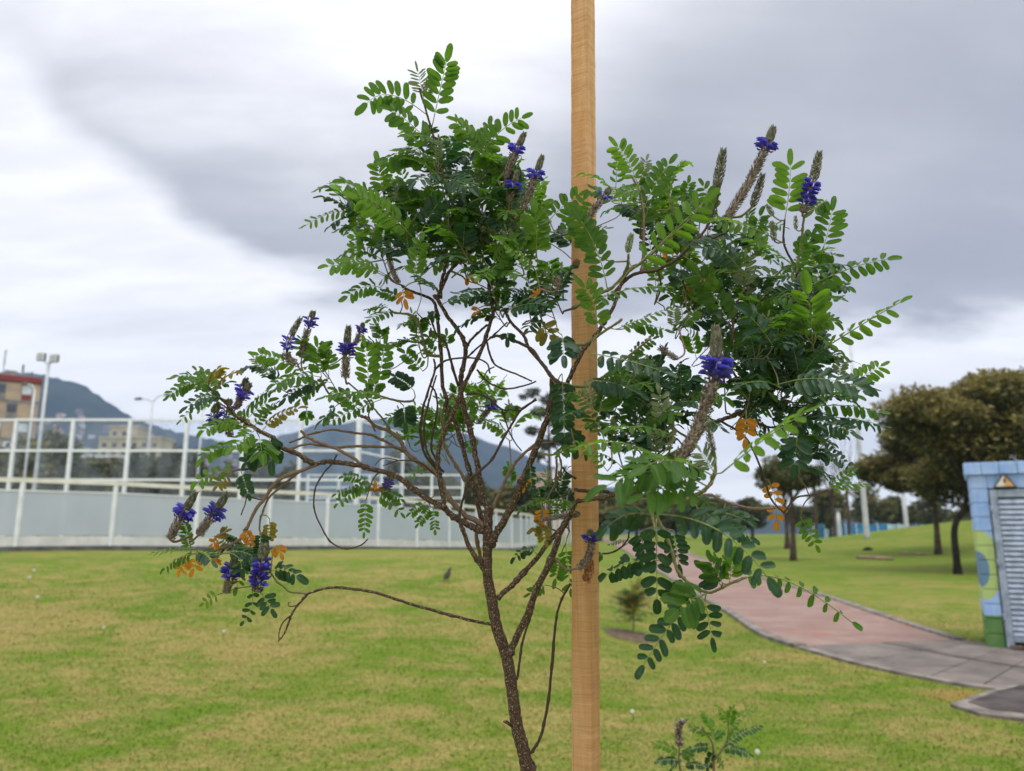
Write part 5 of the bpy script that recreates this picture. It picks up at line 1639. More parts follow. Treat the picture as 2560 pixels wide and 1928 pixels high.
# crown right of the stake
leaf('G', (478, 440), (355, 215), 8, 75, 'y', (420, 310), 8, 1.0, 0, 0.05, 0.36, big=True)
leaf('G', (510, 605), (670, 320), 7, 78, 'm', (590, 440), 8, 0.98, 0, 0.05, big=True)
leaf('G', (500, 400), (530, 300), 6, 45, 'g', None, 20, 1.0, 0, 0.1, 0.3)
leaf('G', (500, 480), (390, 500), 4, 70, 'y', None, 40, 0.97)
leaf('G', (500, 640), (400, 590), 6, 70, 'd', None, 45, 1.0)
leaf('G', (330, 560), (220, 480), 5, 55, 'm', None, 40, 0.96)
leaf('G', (505, 700), (560, 560), 6, 65, 'm', None, 45, 0.98)
leaf('G', (1380, 665), (1415, 330), 7, 112, 'y', (1408, 480), 5, 0.99, 0, 0.12, 0.36, big=True)
leaf('G', (1612, 855), (1672, 610), 6, 102, 'm', (1650, 720), 5, 1.01, 0, 0.12, 0.33, big=True)
leaf('G', (1475, 1100), (2010, 905), 9, 82, 'm', (1760, 970), 30, 1.0, -0.02, 0.55, 0.5, big=True)
leaf('G', (1565, 1490), (2090, 1170), 8, 80, 'y', (1850, 1310), 40, 0.94, -0.06, 0.5, 0.5, big=True)
leaf('G', (1548, 1420), (1525, 1120), 8, 125, 'y', (1542, 1260), 8, 0.92, -0.02, 0.32, 0.38, big=True)
leaf('G', (960, 620), (880, 455), 5, 62, 'm', None, 30, 1.0)
leaf('G', (460, 955), (880, 560), 7, 112, 'y', (680, 750), 12, 0.90, -0.02, 0.12, 0.4, big=True)
leaf('G', (1350, 795), (960, 670), 8, 78, 'y', (1140, 700), 40, 0.96, -0.03, 0.3)
leaf('G', (1100, 965), (870, 830), 9, 88, 'd', (1000, 860), 30, 0.94, -0.02, big=True)
leaf('G', (1430, 945), (1180, 795), 8, 72, 'm', None, 55, 0.97, -0.04)
leaf('G', (1130, 1200), (1140, 900), 9, 72, 'g', None, 20, 0.97, 0, 0.1, 0.3)
leaf('G', (290, 1085), (130, 670), 9, 92, 'm', (230, 860), 12, 0.90, 0, 0.1, big=True)
leaf('G', (232, 1365), (150, 1080), 7, 85, 'y', (210, 1190), 20, 0.88, 0, 0.1, big=True)
leaf('G', (775, 570), (790, 440), 6, 55, 'm', None, 35, 1.0)
leaf('G', (920, 600), (760, 520), 6, 65, 'm', None, 50, 0.99)
leaf('G', (180, 1180), (640, 1075), 10, 60, 'm', (400, 1095), 55, 0.88, 0, 0.3)
leaf('G', (350, 1335), (650, 1215), 9, 50, 'y', (480, 1280), 50, 0.88, 0, 0.4)
leaf('G', (420, 1330), (640, 1340), 7, 60, 'm', (520, 1310), 40, 0.90, 0, 0.6)
leaf('G', (390, 1524), (570, 1395), 7, 50, 'm', None, 30, 0.9, 0, 0.5)
leaf('G', (1050, 1345), (850, 1000), 8, 95, 'm', (960, 1150), 20, 0.95, 0, big=True)
leaf('G', (1310, 1440), (1170, 1260), 6, 100, 'd', None, 35, 0.90, 0, big=True)
leaf('G', (870, 1000), (650, 1080), 7, 60, 'm', None, 50, 0.97)
leaf('G', (700, 1330), (700, 1210), 7, 45, 'g', None, 20, 0.93, 0, 0.1, 0.3)
leaf('G', (740, 1330), (840, 1220), 8, 50, 'y', None, 50, 0.93, 0, 0.4)
leaf('G', (1500, 1300), (1650, 1280), 5, 85, 'y', None, 40, 0.92)
leaf('G', (1470, 900), (1550, 760), 7, 80, 'm', None, 45, 1.03)
leaf('G', (1530, 880), (1690, 880), 5, 62, 'm', None, 35, 0.98, 0, 0.5)
leaf('G', (1640, 540), (1560, 600), 4, 70, 'm', None, 40, 1.02)
leaf('G', (1600, 1100), (1690, 1060), 5, 60, 'm', None, 45, 1.0)
leaf('G', (1200, 740), (1230, 640), 5, 60, 'm', None, 40, 0.97, 0, 0.3)
leaf('G', (1000, 980), (1080, 900), 6, 60, 'm', None, 45, 0.96)
leaf('G', (760, 1080), (830, 1050), 2, 70, 'o', None, 30, 0.97)
leaf('G', (625, 850), (660, 860), 2, 45, 'o', None, 30, 0.95)
# right edge and lower right
leaf('F', (1760, 395), (1955, 275), 7, 72, 'y', (1860, 330), 15, 1.0, 0, 0.1, 0.36, big=True)
leaf('F', (1500, 520), (1940, 545), 9, 68, 'm', (1740, 510), 50, 0.99, -0.02, 0.6, 0.5, big=True)
leaf('F', (1560, 590), (1960, 630), 8, 68, 'd', (1760, 585), 60, 1.0, 0, 0.55, 0.36)
leaf('F', (1460, 680), (1445, 860), 5, 92, 'd', None, 5, 0.92, -0.01, 0.1, 0.5, big=True)
leaf('F', (1350, 400), (1120, 390), 6, 85, 'd', (1240, 365), 55, 0.88, -0.05, 0.2)
leaf('F', (1760, 380), (1860, 420), 5, 95, 'd', None, 50, 0.9, -0.05)
leaf('F', (1400, 370), (1830, 400), 8, 105, 'd', (1600, 350), 45, 0.88, -0.04, 0.15, 0.42, big=True)
leaf('F', (1660, 420), (1810, 450), 7, 60, 'y', None, 30, 0.98)
leaf('F', (1155, 570), (1152, 705), 4, 62, 'o', None, 5, 0.90, 0, 0.05, 0.62, big=True)
leaf('F', (1285, 950), (1335, 1195), 5, 60, 'o', (1325, 1060), 10, 0.93, 0, 0.2, 0.62, big=True)
leaf('F', (1478, 1170), (1570, 1340), 5, 52, 'm', None, 15, 0.97, 0, 0.1, big=True)
leaf('F', (1640, 1012), (1850, 978), 7, 42, 'y', None, 45, 1.0)
leaf('F', (1640, 1010), (1780, 900), 6, 40, 'y', None, 35, 1.0)
leaf('F', (1700, 340), (1725, 250), 7, 45, 'g', None, 25, 0.98, 0, 0.1, 0.32)
leaf('F', (930, 995), (330, 985), 7, 165, 'm', (640, 900), 50, 0.72, -0.03, 0.15, 0.4, big=True)
leaf('F', (960, 930), (560, 870), 6, 160, 'm', (740, 840), 55, 0.73, -0.05, 0.15, 0.42, big=True)
leaf('F', (900, 1020), (540, 1040), 6, 150, 'm', (700, 1000), 45, 0.72, -0.04, 0.2, 0.4)
leaf('F', (1010, 910), (1490, 560), 7, 130, 'y', (1250, 720), 55, 0.73, -0.05, 0.1, 0.36, big=True)
leaf('F', (960, 900), (890, 790), 8, 75, 'g', None, 20, 0.72, 0, 0.1, 0.22)
leaf('F', (700, 680), (360, 650), 6, 80, 'm', None, 65, 0.82, -0.05)
leaf('F', (620, 820), (180, 760), 8, 80, 'y', (400, 730), 55, 0.82, -0.05, 0.2)
leaf('F', (330, 900), (170, 740), 8, 45, 'y', None, 45, 0.84)
leaf('F', (520, 470), (310, 460), 6, 85, 'm', (410, 440), 30, 0.90, -0.02, 0.8, 0.55, big=True)
leaf('F', (640, 520), (560, 500), 3, 75, 'd', None, 25, 0.90, 0, 0.4, 0.7)
leaf('F', (700, 800), (640, 440), 8, 70, 'g', None, 30, 0.86, 0, 0.2, 0.36)
leaf('F', (200, 370), (500, 430), 8, 75, 'd', (340, 370), 50, 0.88, -0.02, 0.35, 0.5, big=True)
leaf('F', (230, 200), (670, 310), 7, 85, 'd', (440, 240), 45, 0.87, -0.04, 0.25, 0.5, big=True)
leaf('F', (60, 90), (70, 210), 6, 95, 'd', None, 20, 0.89, -0.02, 0.15, 0.5, big=True)
leaf('F', (60, 320), (75, 700), 9, 82, 'd', None, 25, 0.92, 0, 0.12, 0.5, big=True)
leaf('I', (330, 195), (960, 560), 8, 108, 'd', (680, 290), 30, 0.72, -0.04, 0.2, 0.52, big=True)
leaf('I', (310, 210), (40, 270), 6, 98, 'd', (170, 195), 20, 0.74, -0.02, 0.65, 0.52, big=True)
leaf('I', (322, 220), (326, 680), 6, 92, 'd', None, 12, 0.78, 0, 0.12, 0.55, big=True)
leaf('I', (610, 648), (250, 1060), 9, 88, 'd', (430, 800), 12, 0.80, -0.02, 0.12, 0.5, big=True)
leaf('I', (780, 585), (1440, 815), 9, 72, 'm', (1050, 570), 25, 0.80, 0.02, 0.75, 0.52, big=True)
leaf('I', (600, 690), (640, 900), 4, 85, 'd', None, 25, 0.82, 0, 0.3, 0.42, big=True)
leaf('I', (610, 650), (450, 740), 5, 125, 'm', None, 15, 0.79, -0.03, 0.1, 0.55, big=True)
leaf('I', (370, 470), (40, 540), 8, 80, 'd', (200, 465), 25, 0.86, 0.02, 0.85, 0.55, big=True)
leaf('I', (490, 590), (430, 640), 3, 80, 'd', None, 30, 0.83, 0, 0.5)
leaf('I', (690, 600), (620, 530), 3, 85, 'd', None, 30, 0.80, 0, 0.2)
leaf('I', (700, 590), (640, 470), 5, 90, 'm', None, 40, 0.79, 0, 0.4)
leaf('I', (740, 590), (760, 470), 5, 75, 'y', None, 40, 0.79, 0, 0.4)
leaf('I', (720, 270), (860, 330), 4, 75, 'd', None, 30, 0.85)
leaf('I', (420, 290), (450, 480), 6, 75, 'd', None, 40, 0.84, 0, 0.3)
leaf('I', (230, 300), (260, 420), 5, 75, 'd', None, 45, 0.86, 0, 0.4)
leaf('I', (560, 170), (720, 260), 6, 105, 'd', None, 45, 0.76, -0.03)
leaf('I', (720, 190), (830, 230), 5, 85, 'd', None, 50, 0.78, -0.03)
leaf('J', (1070, 1600), (1000, 1640), 5, 60, 'm', None, 30, 1.1)
leaf('J', (1345, 1470), (1150, 1500), 7, 30, 'm', None, 40, 1.0)
leaf('J', (790, 470), (620, 560), 7, 90, 'm', None, 50, 0.92, -0.03, 0.3)
leaf('J', (740, 300), (770, 480), 4, 130, 'd', None, 30, 0.92)
leaf('J', (310, 660), (330, 920), 7, 62, 'd', None, 40, 0.97, 0, 0.3, 0.5, big=True)
leaf('J', (270, 780), (250, 900), 2, 80, 'o', None, 20, 0.99)
leaf('J', (120, 900), (90, 700), 8, 70, 'm', None, 30, 1.2)
leaf('J', (430, 1130), (440, 1250), 3, 90, 'o', None, 20, 1.0, 0, 0.2)
leaf('J', (430, 1270), (360, 1330), 2, 90, 'l', None, 20, 1.0)
leaf('J', (420, 1290), (470, 1460), 4, 85, 'l', None, 20, 1.0, 0, 0.2, 0.5)
leaf('J', (380, 1600), (160, 1640), 6, 75, 'd', (270, 1560), 35, 1.02, 0, 0.5)
leaf('J', (730, 1060), (370, 1090), 8, 45, 'm', (560, 1040), 35, 0.95, 0, 0.6)
leaf('C', (760, 300), (790, 560), 8, 60, 'm', None, 30, 1.03)
leaf('C', (730, 360), (700, 500), 7, 55, 'm', None, 30, 1.05)
leaf('C', (640, 540), (550, 590), 5, 45, 'm', None, 30, 1.03)
# left spray
leaf('D', (365, 660), (120, 720), 7, 60, 'm', (230, 650), 40, 0.94, -0.02, 0.3)
leaf('D', (420, 700), (165, 600), 8, 62, 'm', (290, 600), 55, 0.94, -0.03, 0.2)
leaf('D', (370, 640), (300, 555), 3, 42, 'm', None, 20, 0.95)
leaf('D', (430, 655), (550, 575), 6, 75, 'l', None, 45, 0.94, -0.02)
leaf('D', (400, 640), (440, 550), 7, 75, 'l', None, 45, 0.95, -0.02)
leaf('D', (490, 750), (240, 795), 7, 62, 'd', (370, 730), 45, 0.93, -0.02, big=True)
leaf('D', (430, 660), (500, 640), 4, 60, 'm', None, 60, 0.93)
leaf('D', (620, 950), (560, 870), 6, 70, 'y', None, 35, 0.95)
leaf('D', (600, 930), (350, 960), 8, 68, 'y', (480, 900), 45, 0.93, -0.03, 0.2, big=True)
leaf('D', (580, 1090), (350, 1140), 7, 72, 'y', (460, 1070), 45, 0.94, -0.03, 0.2, big=True)
leaf('D', (700, 950), (560, 1060), 6, 85, 'y', None, 45, 0.92, -0.03)
leaf('D', (620, 900), (780, 770), 5, 62, 'm', None, 35, 0.96)
leaf('D', (680, 940), (830, 780), 8, 45, 'm', None, 50, 0.97)
leaf('D', (740, 960), (980, 810), 8, 60, 'l', (850, 860), 45, 0.97)
leaf('D', (720, 1000), (740, 1110), 5, 120, 'm', None, 40, 0.93, -0.03, 0.3)
leaf('D', (790, 1000), (800, 1160), 6, 95, 'd', None, 30, 0.95, 0, 0.3)
leaf('D', (690, 1110), (640, 1170), 5, 80, 'd', None, 40, 0.95, 0, 0.3)
leaf('D', (1005, 545), (720, 450), 8, 66, 'y', (850, 480), 30, 1.0, -0.02, 0.2, big=True)
leaf('D', (1130, 600), (830, 645), 8, 75, 'm', (980, 590), 45, 1.0, -0.04, 0.2)
leaf('D', (1130, 650), (900, 740), 8, 65, 'd', (1010, 660), 45, 1.0, -0.02, 0.4)
leaf('D', (1140, 600), (1110, 400), 8, 85, 'y', None, 20, 1.01, 0, 0.2, 0.38)
leaf('D', (1450, 690), (1432, 400), 7, 88, 'y', (1450, 540), 8, 0.97, 0, 0.1, 0.4, big=True)
leaf('D', (1515, 660), (1565, 380), 6, 78, 'm', (1540, 520), 8, 0.99, 0, 0.05, 0.5, big=True)
leaf('D', (1540, 750), (1200, 895), 9, 52, 'm', (1370, 815), 25, 0.96, -0.02, 0.2, 0.46, big=True)
leaf('D', (1590, 740), (1180, 725), 9, 75, 'm', (1380, 700), 65, 0.95, -0.03, 0.2)
leaf('D', (1240, 790), (1150, 880), 4, 80, 'd', None, 60, 0.97)
leaf('D', (1690, 790), (1700, 900), 7, 80, 'd', None, 15, 0.96, 0, 0.25, 0.4, big=True)
leaf('D', (1820, 560), (1700, 440), 6, 60, 'm', None, 20, 1.0)
leaf('D', (1760, 690), (1640, 600), 8, 70, 'd', None, 35, 0.98)
leaf('D', (1390, 820), (1250, 700), 6, 70, 'm', None, 45, 1.0)
leaf('D', (1470, 760), (1500, 650), 5, 70, 'm', None, 45, 1.0)
leaf('D', (1040, 820), (1040, 870), 4, 50, 'm', None, 40, 1.0)
leaf('D', (600, 1240), (645, 1380), 7, 52, 'd', None, 12, 0.95, 0, 0.1, 0.5, big=True)
leaf('D', (540, 1250), (310, 1305), 5, 70, 'y', (420, 1240), 35, 0.95)
leaf('D', (520, 1250), (440, 1330), 4, 55, 'l', None, 20, 0.95)
leaf('D', (1440, 1420), (1425, 1640), 6, 50, 'm', None, 8, 1.03, 0, 0.1, 0.5, big=True)
leaf('D', (1500, 1320), (1250, 1450), 9, 48, 'm', (1380, 1350), 25, 1.03, 0, 0.4, 0.46)
leaf('D', (1460, 1310), (1290, 1270), 7, 45, 'm', (1370, 1270), 25, 1.03, 0, 0.4)
leaf('D', (1440, 1330), (1240, 1385), 7, 42, 'm', None, 35, 1.03, 0, 0.4)
leaf('D', (1510, 1390), (1670, 1510), 6, 52, 'm', (1590, 1430), 15, 1.03, 0, 0.25, 0.46, big=True)
leaf('D', (1520, 1350), (1670, 1420), 7, 45, 'm', None, 30, 1.03, 0, 0.3)
leaf('D', (1500, 1370), (1500, 1360), 2, 55, 'o', None, 20, 1.03)
leaf('E', (2090, 180), (1990, 250), 6, 48, 'm', None, 25, 1.05, 0, 0.3)
leaf('E', (2140, 210), (2050, 330), 7, 48, 'm', None, 20, 1.05, 0, 0.3)
leaf('E', (2160, 220), (2172, 380), 6, 42, 'm', None, 12, 1.05, 0, 0.1)
leaf('E', (770, 830), (705, 1085), 4, 52, 'd', (765, 970), 8, 0.92, 0, 0.05, 0.62, big=True)
leaf('E', (850, 885), (915, 990), 3, 78, 'd', None, 8, 0.92, 0, 0.05, 0.5, big=True)
leaf('E', (920, 700), (1110, 735), 5, 92, 'd', (1010, 690), 15, 0.92, 0, 0.75, 0.5, big=True)
leaf('E', (505, 880), (400, 945), 3, 55, 'y', None, 15, 0.93)
leaf('E', (340, 530), (20, 560), 7, 50, 'y', (190, 530), 65, 0.93)
leaf('E', (330, 570), (100, 680), 7, 58, 'm', (210, 600), 45, 0.93, 0, 0.4)
leaf('E', (360, 545), (460, 620), 8, 75, 'd', None, 25, 0.92, -0.02, 0.1, 0.36, big=True)
leaf('E', (280, 590), (220, 690), 4, 60, 'o', None, 30, 0.94)
leaf('E', (700, 390), (760, 470), 4, 52, 'o', None, 20, 0.93, 0, 0.2, 0.55)
leaf('E', (560, 430), (470, 490), 4, 60, 'o', None, 30, 0.94)
leaf('E', (520, 420), (560, 400), 3, 60, 'l', None, 30, 0.94)
leaf('E', (960, 500), (985, 560), 3, 70, 'o', None, 15, 0.92, 0, 0.5, 0.46)
leaf('E', (350, 610), (320, 680), 2, 68, 'o', None, 15, 0.93, 0, 0.4)
leaf('E', (500, 600), (490, 620), 2, 50, 'o', None, 15, 0.93, 0, 0.4)
leaf('E', (905, 300), (890, 460), 6, 60, 'l', None, 35, 0.95, 0, 0.3, 0.5)
leaf('E', (835, 400), (830, 600), 6, 80, 'd', None, 35, 0.94, 0, 0.3, 0.5)
leaf('E', (560, 560), (780, 590), 7, 75, 'd', (680, 550), 45, 0.92, 0, 0.3, 0.5)
leaf('E', (680, 610), (690, 680), 3, 85, 'd', None, 20, 0.91, 0, 0.3, 0.5)
leaf('E', (280, 420), (250, 340), 7, 50, 'm', None, 35, 0.95, 0, 0.2, 0.3)
leaf('E', (300, 520), (260, 420), 7, 60, 'm', None, 35, 0.95, 0, 0.2, 0.34)
leaf('E', (640, 530), (770, 520), 4, 55, 'm', None, 40, 0.94)
N_TRACED = len(LEAF)

# ---- shoots that fill the crown between the measured leaves: (centre in photograph pixels, radii, count, depth range, kinds, up-ness)
def shoot(px, py, d, ang, kinds, nl, lscale=1.0, tip=True):
    base = P(px, py, d)
    dirv = (RIGHT * math.cos(ang) + UPV * math.sin(ang) - FWD * rs.uniform(-0.5, 0.6)).normalized()
    L = rs.uniform(0.025, 0.05) * lscale
    top = base + dirv * L + Vector((0, 0, 0.008))
    near = min(range(len(SK)), key=lambda i: (SK[i][0] - base).length_squared)
    p, r = SK[near]
    dist = (p - base).length
    if dist > 0.006:
        mid = p.lerp(base, 0.5) + Vector((rs.uniform(-1, 1), rs.uniform(-1, 1), rs.uniform(-0.6, 0.2))) * dist * 0.14
        st = spline([p, mid, base, top], 4)
    else:
        st = spline([p, base.lerp(top, 0.5), top], 4)
    r0 = min(r * 0.7, 0.0016)
    rad = [r0 + (0.0007 - r0) * i / (len(st) - 1) for i in range(len(st))]
    BR.append(('twig', st, rad, M_SHOOT if rs.random() < 0.55 else M_TWIGT, 6))
    for q in st[2:-2]:
        SK.append((q, 0.0011))
    a0 = rs.uniform(0, 6.28)
    side = dirv.orthogonal().normalized()
    for k in range(nl):
        u = (k + 0.5) / nl
        A = base.lerp(top, 0.15 + 0.85 * u)
        rot = Matrix.Rotation(a0 + k * 2.4, 3, dirv)
        out = (rot @ side)
        sp_ = 1.15 - 0.75 * u
        dr = (dirv * (1 - 0.45 * (1 - u)) + out * sp_ + Vector((0, 0, 0.25 - 0.25 * rs.random()))).normalized()
        ln = rs.uniform(0.050, 0.082) * lscale * (0.75 + 0.25 * (1 - u))
        T = A + dr * ln + Vector((0, 0, -0.004 - 0.012 * rs.random()))
        Mx = A.lerp(T, 0.5) + Vector((0, 0, 0.004 + 0.008 * rs.random()))
        kd = rs.choice(kinds)
        LEAF.append(dict(A=A, M=Mx, T=T, n=rs.randint(6, 9), ll=rs.uniform(0.0145, 0.0205) * lscale, kind=kd, o=rs.uniform(35, 85), fold=rs.uniform(0.05, 0.35), wr=rs.uniform(0.32, 0.46), big=False, roll=rs.uniform(-0.4, 0.4)))
    if tip and rs.random() < 0.5:
        T = top + (dirv + Vector((0, 0, 0.5))).normalized() * 0.026
        LEAF.append(dict(A=top, M=top.lerp(T, 0.5), T=T, n=7, ll=0.009, kind='g', o=30, fold=0.15, wr=0.28, big=False, roll=0))
FILL = [ # px, py, rx, ry, count, dmin, dmax, kinds, leaves, scale
    (1120, 600, 220, 110, 21, 0.96, 1.12, 'mmdd', 5, 0.9),
    (1000, 580, 120, 90, 5, 1.0, 1.10, 'mmy', 4, 0.85),
    (1130, 440, 60, 50, 3, 1.0, 1.08, 'mdd', 4, 0.85),
    (1290, 640, 90, 110, 11, 0.94, 1.1, 'mmdy', 5, 0.9),
    (1330, 800, 80, 60, 6, 0.92, 1.0, 'ddm', 4, 0.9),
    (1420, 720, 60, 150, 2, 1.10, 1.2, 'mmd', 4, 0.9),
    (1600, 560, 110, 60, 5, 0.98, 1.1, 'mmy', 4, 0.85),
    (1690, 690, 150, 100, 11, 0.96, 1.12, 'mmdy', 4, 0.9),
    (1870, 680, 100, 90, 4, 1.0, 1.12, 'mmy', 4, 0.85),
    (1950, 820, 100, 100, 10, 0.95, 1.1, 'mmd', 5, 0.9),
    (1800, 880, 140, 90, 13, 0.92, 1.1, 'mdd', 5, 0.9),
    (2000, 970, 90, 70, 7, 0.95, 1.1, 'mmd', 4, 0.85),
    (1880, 1040, 120, 80, 11, 0.92, 1.08, 'mdd', 5, 0.9),
    (1620, 1050, 110, 65, 8, 0.88, 1.05, 'mdd', 5, 0.9),
    (1580, 1150, 100, 50, 4, 0.85, 0.98, 'mdd', 4, 0.9),
    (1660, 1260, 90, 60, 4, 0.84, 0.95, 'ddm', 4, 0.9),
    (1980, 1160, 80, 50, 5, 0.95, 1.08, 'mdd', 4, 0.8),
    (1400, 1300, 30, 90, 3, 1.02, 1.06, 'dm', 4, 0.7),
    (1190, 1085, 100, 55, 8, 1.2, 1.36, 'mmy', 5, 0.9),
    (1080, 1150, 80, 50, 3, 1.18, 1.3, 'mm', 4, 0.8),
    (1420, 1110, 60, 60, 2, 1.0, 1.1, 'mmd', 4, 0.8),
    (560, 1020, 60, 40, 1, 0.96, 1.0, 'mmy', 4, 0.7),
    (720, 980, 50, 40, 1, 0.96, 1.02, 'md', 4, 0.75),
    (880, 960, 90, 40, 2, 1.0, 1.06, 'mm', 4, 0.75),
    (1010, 920, 70, 50, 2, 1.02, 1.12, 'mm', 4, 0.8),
    (600, 1390, 60, 20, 1, 0.94, 0.97, 'dm', 3, 0.65),
]
for (cx, cy, rx, ry, cnt, d0, d1, kinds, nl, sc_) in FILL:
    placed = []
    tries = 0
    while len(placed) < cnt and tries < 400:
        tries += 1
        a, q = rs.uniform(0, 6.2832), math.sqrt(rs.random())
        x, y = cx + rx * q * math.cos(a), cy + ry * q * math.sin(a)
        if placed and min(math.hypot(x - u, y - v) for u, v in placed) < 0.8 * math.sqrt(rx * ry / cnt):
            continue
        placed.append((x, y))
    for x, y in sorted(placed, key=lambda p: min(((P(p[0], p[1], (d0 + d1) / 2) - s_[0]).length_squared for s_ in SK))):
        ang = math.pi / 2 + (0.9 * (cx + rx * 0.0 - x) / rx if rx else 0) * -1 * -1
        ang = math.pi / 2 - 0.8 * (x - 1430) / 700 + rs.uniform(-0.6, 0.6)
        shoot(x, y, rs.uniform(d0, d1), ang, kinds, nl, sc_)
# ---- canonical leaflet: length 1 along +X, width along Y, face up +Z
def leaflet_geo(wr, bend, cup, notch=True, seed=0):
    g = random.Random(seed)
    prof = [(0.0, 0.03), (0.055, 0.44), (0.17, 0.80), (0.38, 0.98), (0.62, 1.0), (0.81, 0.88), (0.935, 0.58), (0.99, 0.2)]
    V, UV = [], []
    for x, w_ in prof:
        w_ *= wr / 2
        z = -bend * x * x + 0.03 * math.sin(x * 9 + seed)
        for s in (-1, -0.5, 0, 0.5, 1):
            V.append((x, s * w_ * (1 + g.uniform(-0.09, 0.07)), z + cup * abs(s) * w_ * 2))
            UV.append((x, s * 0.5))
    F = []
    for i in range(len(prof) - 1):
        for k in range(4):
            F.append((i * 5 + k, (i + 1) * 5 + k, (i + 1) * 5 + k + 1, i * 5 + k + 1))
    return np.array(V), F, np.array(UV)
WRS = [0.19, 0.25, 0.31, 0.37, 0.43, 0.49, 0.55]
GEO = {}
for i, wr in enumerate(WRS):
    for v in range(5):
        GEO[(i, v)] = leaflet_geo(wr * (0.92, 1.0, 1.08, 0.96, 1.0)[v], (0.08, 0.20, 0.32, -0.10, 0.14)[v], (0.10, 0.24, 0.38, 0.18, 0.02)[v], True, i * 7 + v)
LME = {}
def leaflet_mesh(i, v, kind):
    k = (i, v, kind)
    if k not in LME:
        V, F, UV = GEO[(i, v)]
        LME[k] = mesh('leaflet', [tuple(p) for p in V], F, LM[kind], True, None, UV)
    return LME[k]
def leaf_build(L):
    """returns rachis points/radii and leaflet matrices"""
    A, Mx, T = L['A'], L['M'], L['T']
    n = L['n']
    s = []
    for i in range(13):
        u = i / 12
        s.append(A * (1 - u) ** 2 + (Mx * 2 - (A + T) * 0.5) * 2 * u * (1 - u) + T * u * u)
    def pt(u):
        x = u * 12
        i = min(int(x), 11)
        return s[i].lerp(s[i + 1], x - i)
    def tn(u):
        return (pt(min(u + 0.04, 1)) - pt(max(u - 0.04, 0))).normalized()
    tocam = (EYE - A).normalized()
    o = R(L['o'])
    f = tocam * math.cos(o) + Vector((0, 0, 1)) * math.sin(o)
    mats = []
    wi = min(range(len(WRS)), key=lambda i: abs(WRS[i] - L['wr']))
    def add(p, d, nrm, ln):
        d = d.normalized()
        y = nrm.cross(d)
        if y.length < 1e-4: y = d.orthogonal()
        y.normalize()
        z = d.cross(y)
        ln *= rs.uniform(0.80, 1.10)
        sw = rs.uniform(0.9, 1.1)
        m = Matrix(((d.x * ln, y.x * ln * sw, z.x * ln, p.x), (d.y * ln, y.y * ln * sw, z.y * ln, p.y), (d.z * ln, y.z * ln * sw, z.z * ln, p.z), (0, 0, 0, 1)))
        mats.append((m, wi, rs.randint(0, 4)))
    for i in range(n):
        u = 0.16 + 0.82 * i / max(n - 0.35, 1)
        r = tn(u)
        sd = f.cross(r)
        if sd.length < 0.15: sd = r.orthogonal()
        sd.normalize()
        nm = r.cross(sd)
        if L['roll']:
            q = Matrix.Rotation(L['roll'], 3, r)
            sd, nm = q @ sd, q @ nm
        ll = L['ll'] * (0.78 + 0.22 * math.sin(math.pi * (0.15 + 0.75 * u)))
        for sg in (-1, 1):
            if rs.random() < 0.045: continue
            ca = rs.uniform(0.28, 0.52) + 0.18 * u
            d = r * ca + sd * sg * 0.92 - nm * L['fold'] * rs.uniform(0.6, 1.4) + Vector((rs.uniform(-1, 1), rs.uniform(-1, 1), rs.uniform(-1, 1))) * 0.10
            up = nm + sd * sg * L['fold'] * 0.9 + Vector((rs.uniform(-1, 1), rs.uniform(-1, 1), rs.uniform(-1, 1))) * 0.16
            p = pt(min(u + rs.uniform(-0.012, 0.012), 1)) + d.normalized() * L['ll'] * 0.04
            add(p, d, up, ll)
    r = tn(1.0)
    sd = f.cross(r)
    if sd.length < 0.15: sd = r.orthogonal()
    add(T, r, r.cross(sd.normalized()), L['ll'])
    ln = (T - A).length
    r0 = max(0.00052, 0.0085 * ln)
    rad = [r0 * (1 - 0.55 * i / 12) for i in range(13)]
    return s, rad, mats

# petioles: join each measured leaf to the nearest stem when its base hangs free
for L in LEAF[:N_TRACED]:
    near = min(range(len(SK)), key=lambda i: (SK[i][0] - L['A']).length_squared)
    p, r = SK[near]
    dist = (p - L['A']).length
    if dist > r + 0.0015:
        dirv = (L['A'] - L['M'])
        mid = p.lerp(L['A'], 0.55) + dirv.normalized() * min(dist * 0.25, 0.02) * 0.5
        st = spline([p, mid, L['A']], 5)
        r0 = min(max(0.0007, 0.0006 + dist * 0.012), 0.0016, max(r, 0.0007))
        BR.append(('twig', st, [r0 + (0.0006 - r0) * i / (len(st) - 1) for i in range(len(st))], M_SHOOT if dist < 0.07 else M_TWIGT, 6))
        for q in st[1:-1]:
            SK.append((q, 0.0009))

# ---- flower spikes
M_BUD, t, bs = material('spike_buds')
ri = t.add('ShaderNodeNewGeometry').outputs['Random Per Island']
t.put(bs.inputs['Base Color'], t.mix(ri, (0.06, 0.065, 0.035), (0.24, 0.235, 0.15)))
bs.inputs['Roughness'].default_value = 0.85
M_BUDG, t, bs = material('pale_green_buds')
ri = t.add('ShaderNodeNewGeometry').outputs['Random Per Island']
t.put(bs.inputs['Base Color'], t.mix(ri, (0.16, 0.19, 0.08), (0.30, 0.33, 0.17)))
bs.inputs['Roughness'].default_value = 0.85
M_CALYX, t, bs = material('dry_calyx')
ri = t.add('ShaderNodeNewGeometry').outputs['Random Per Island']
t.put(bs.inputs['Base Color'], t.mix(ri, (0.06, 0.042, 0.032), (0.36, 0.29, 0.22)))
bs.inputs['Roughness'].default_value = 0.9
M_HAIR = simple('calyx_hair', (0.30, 0.25, 0.20), 0.8, 0.3, 300)
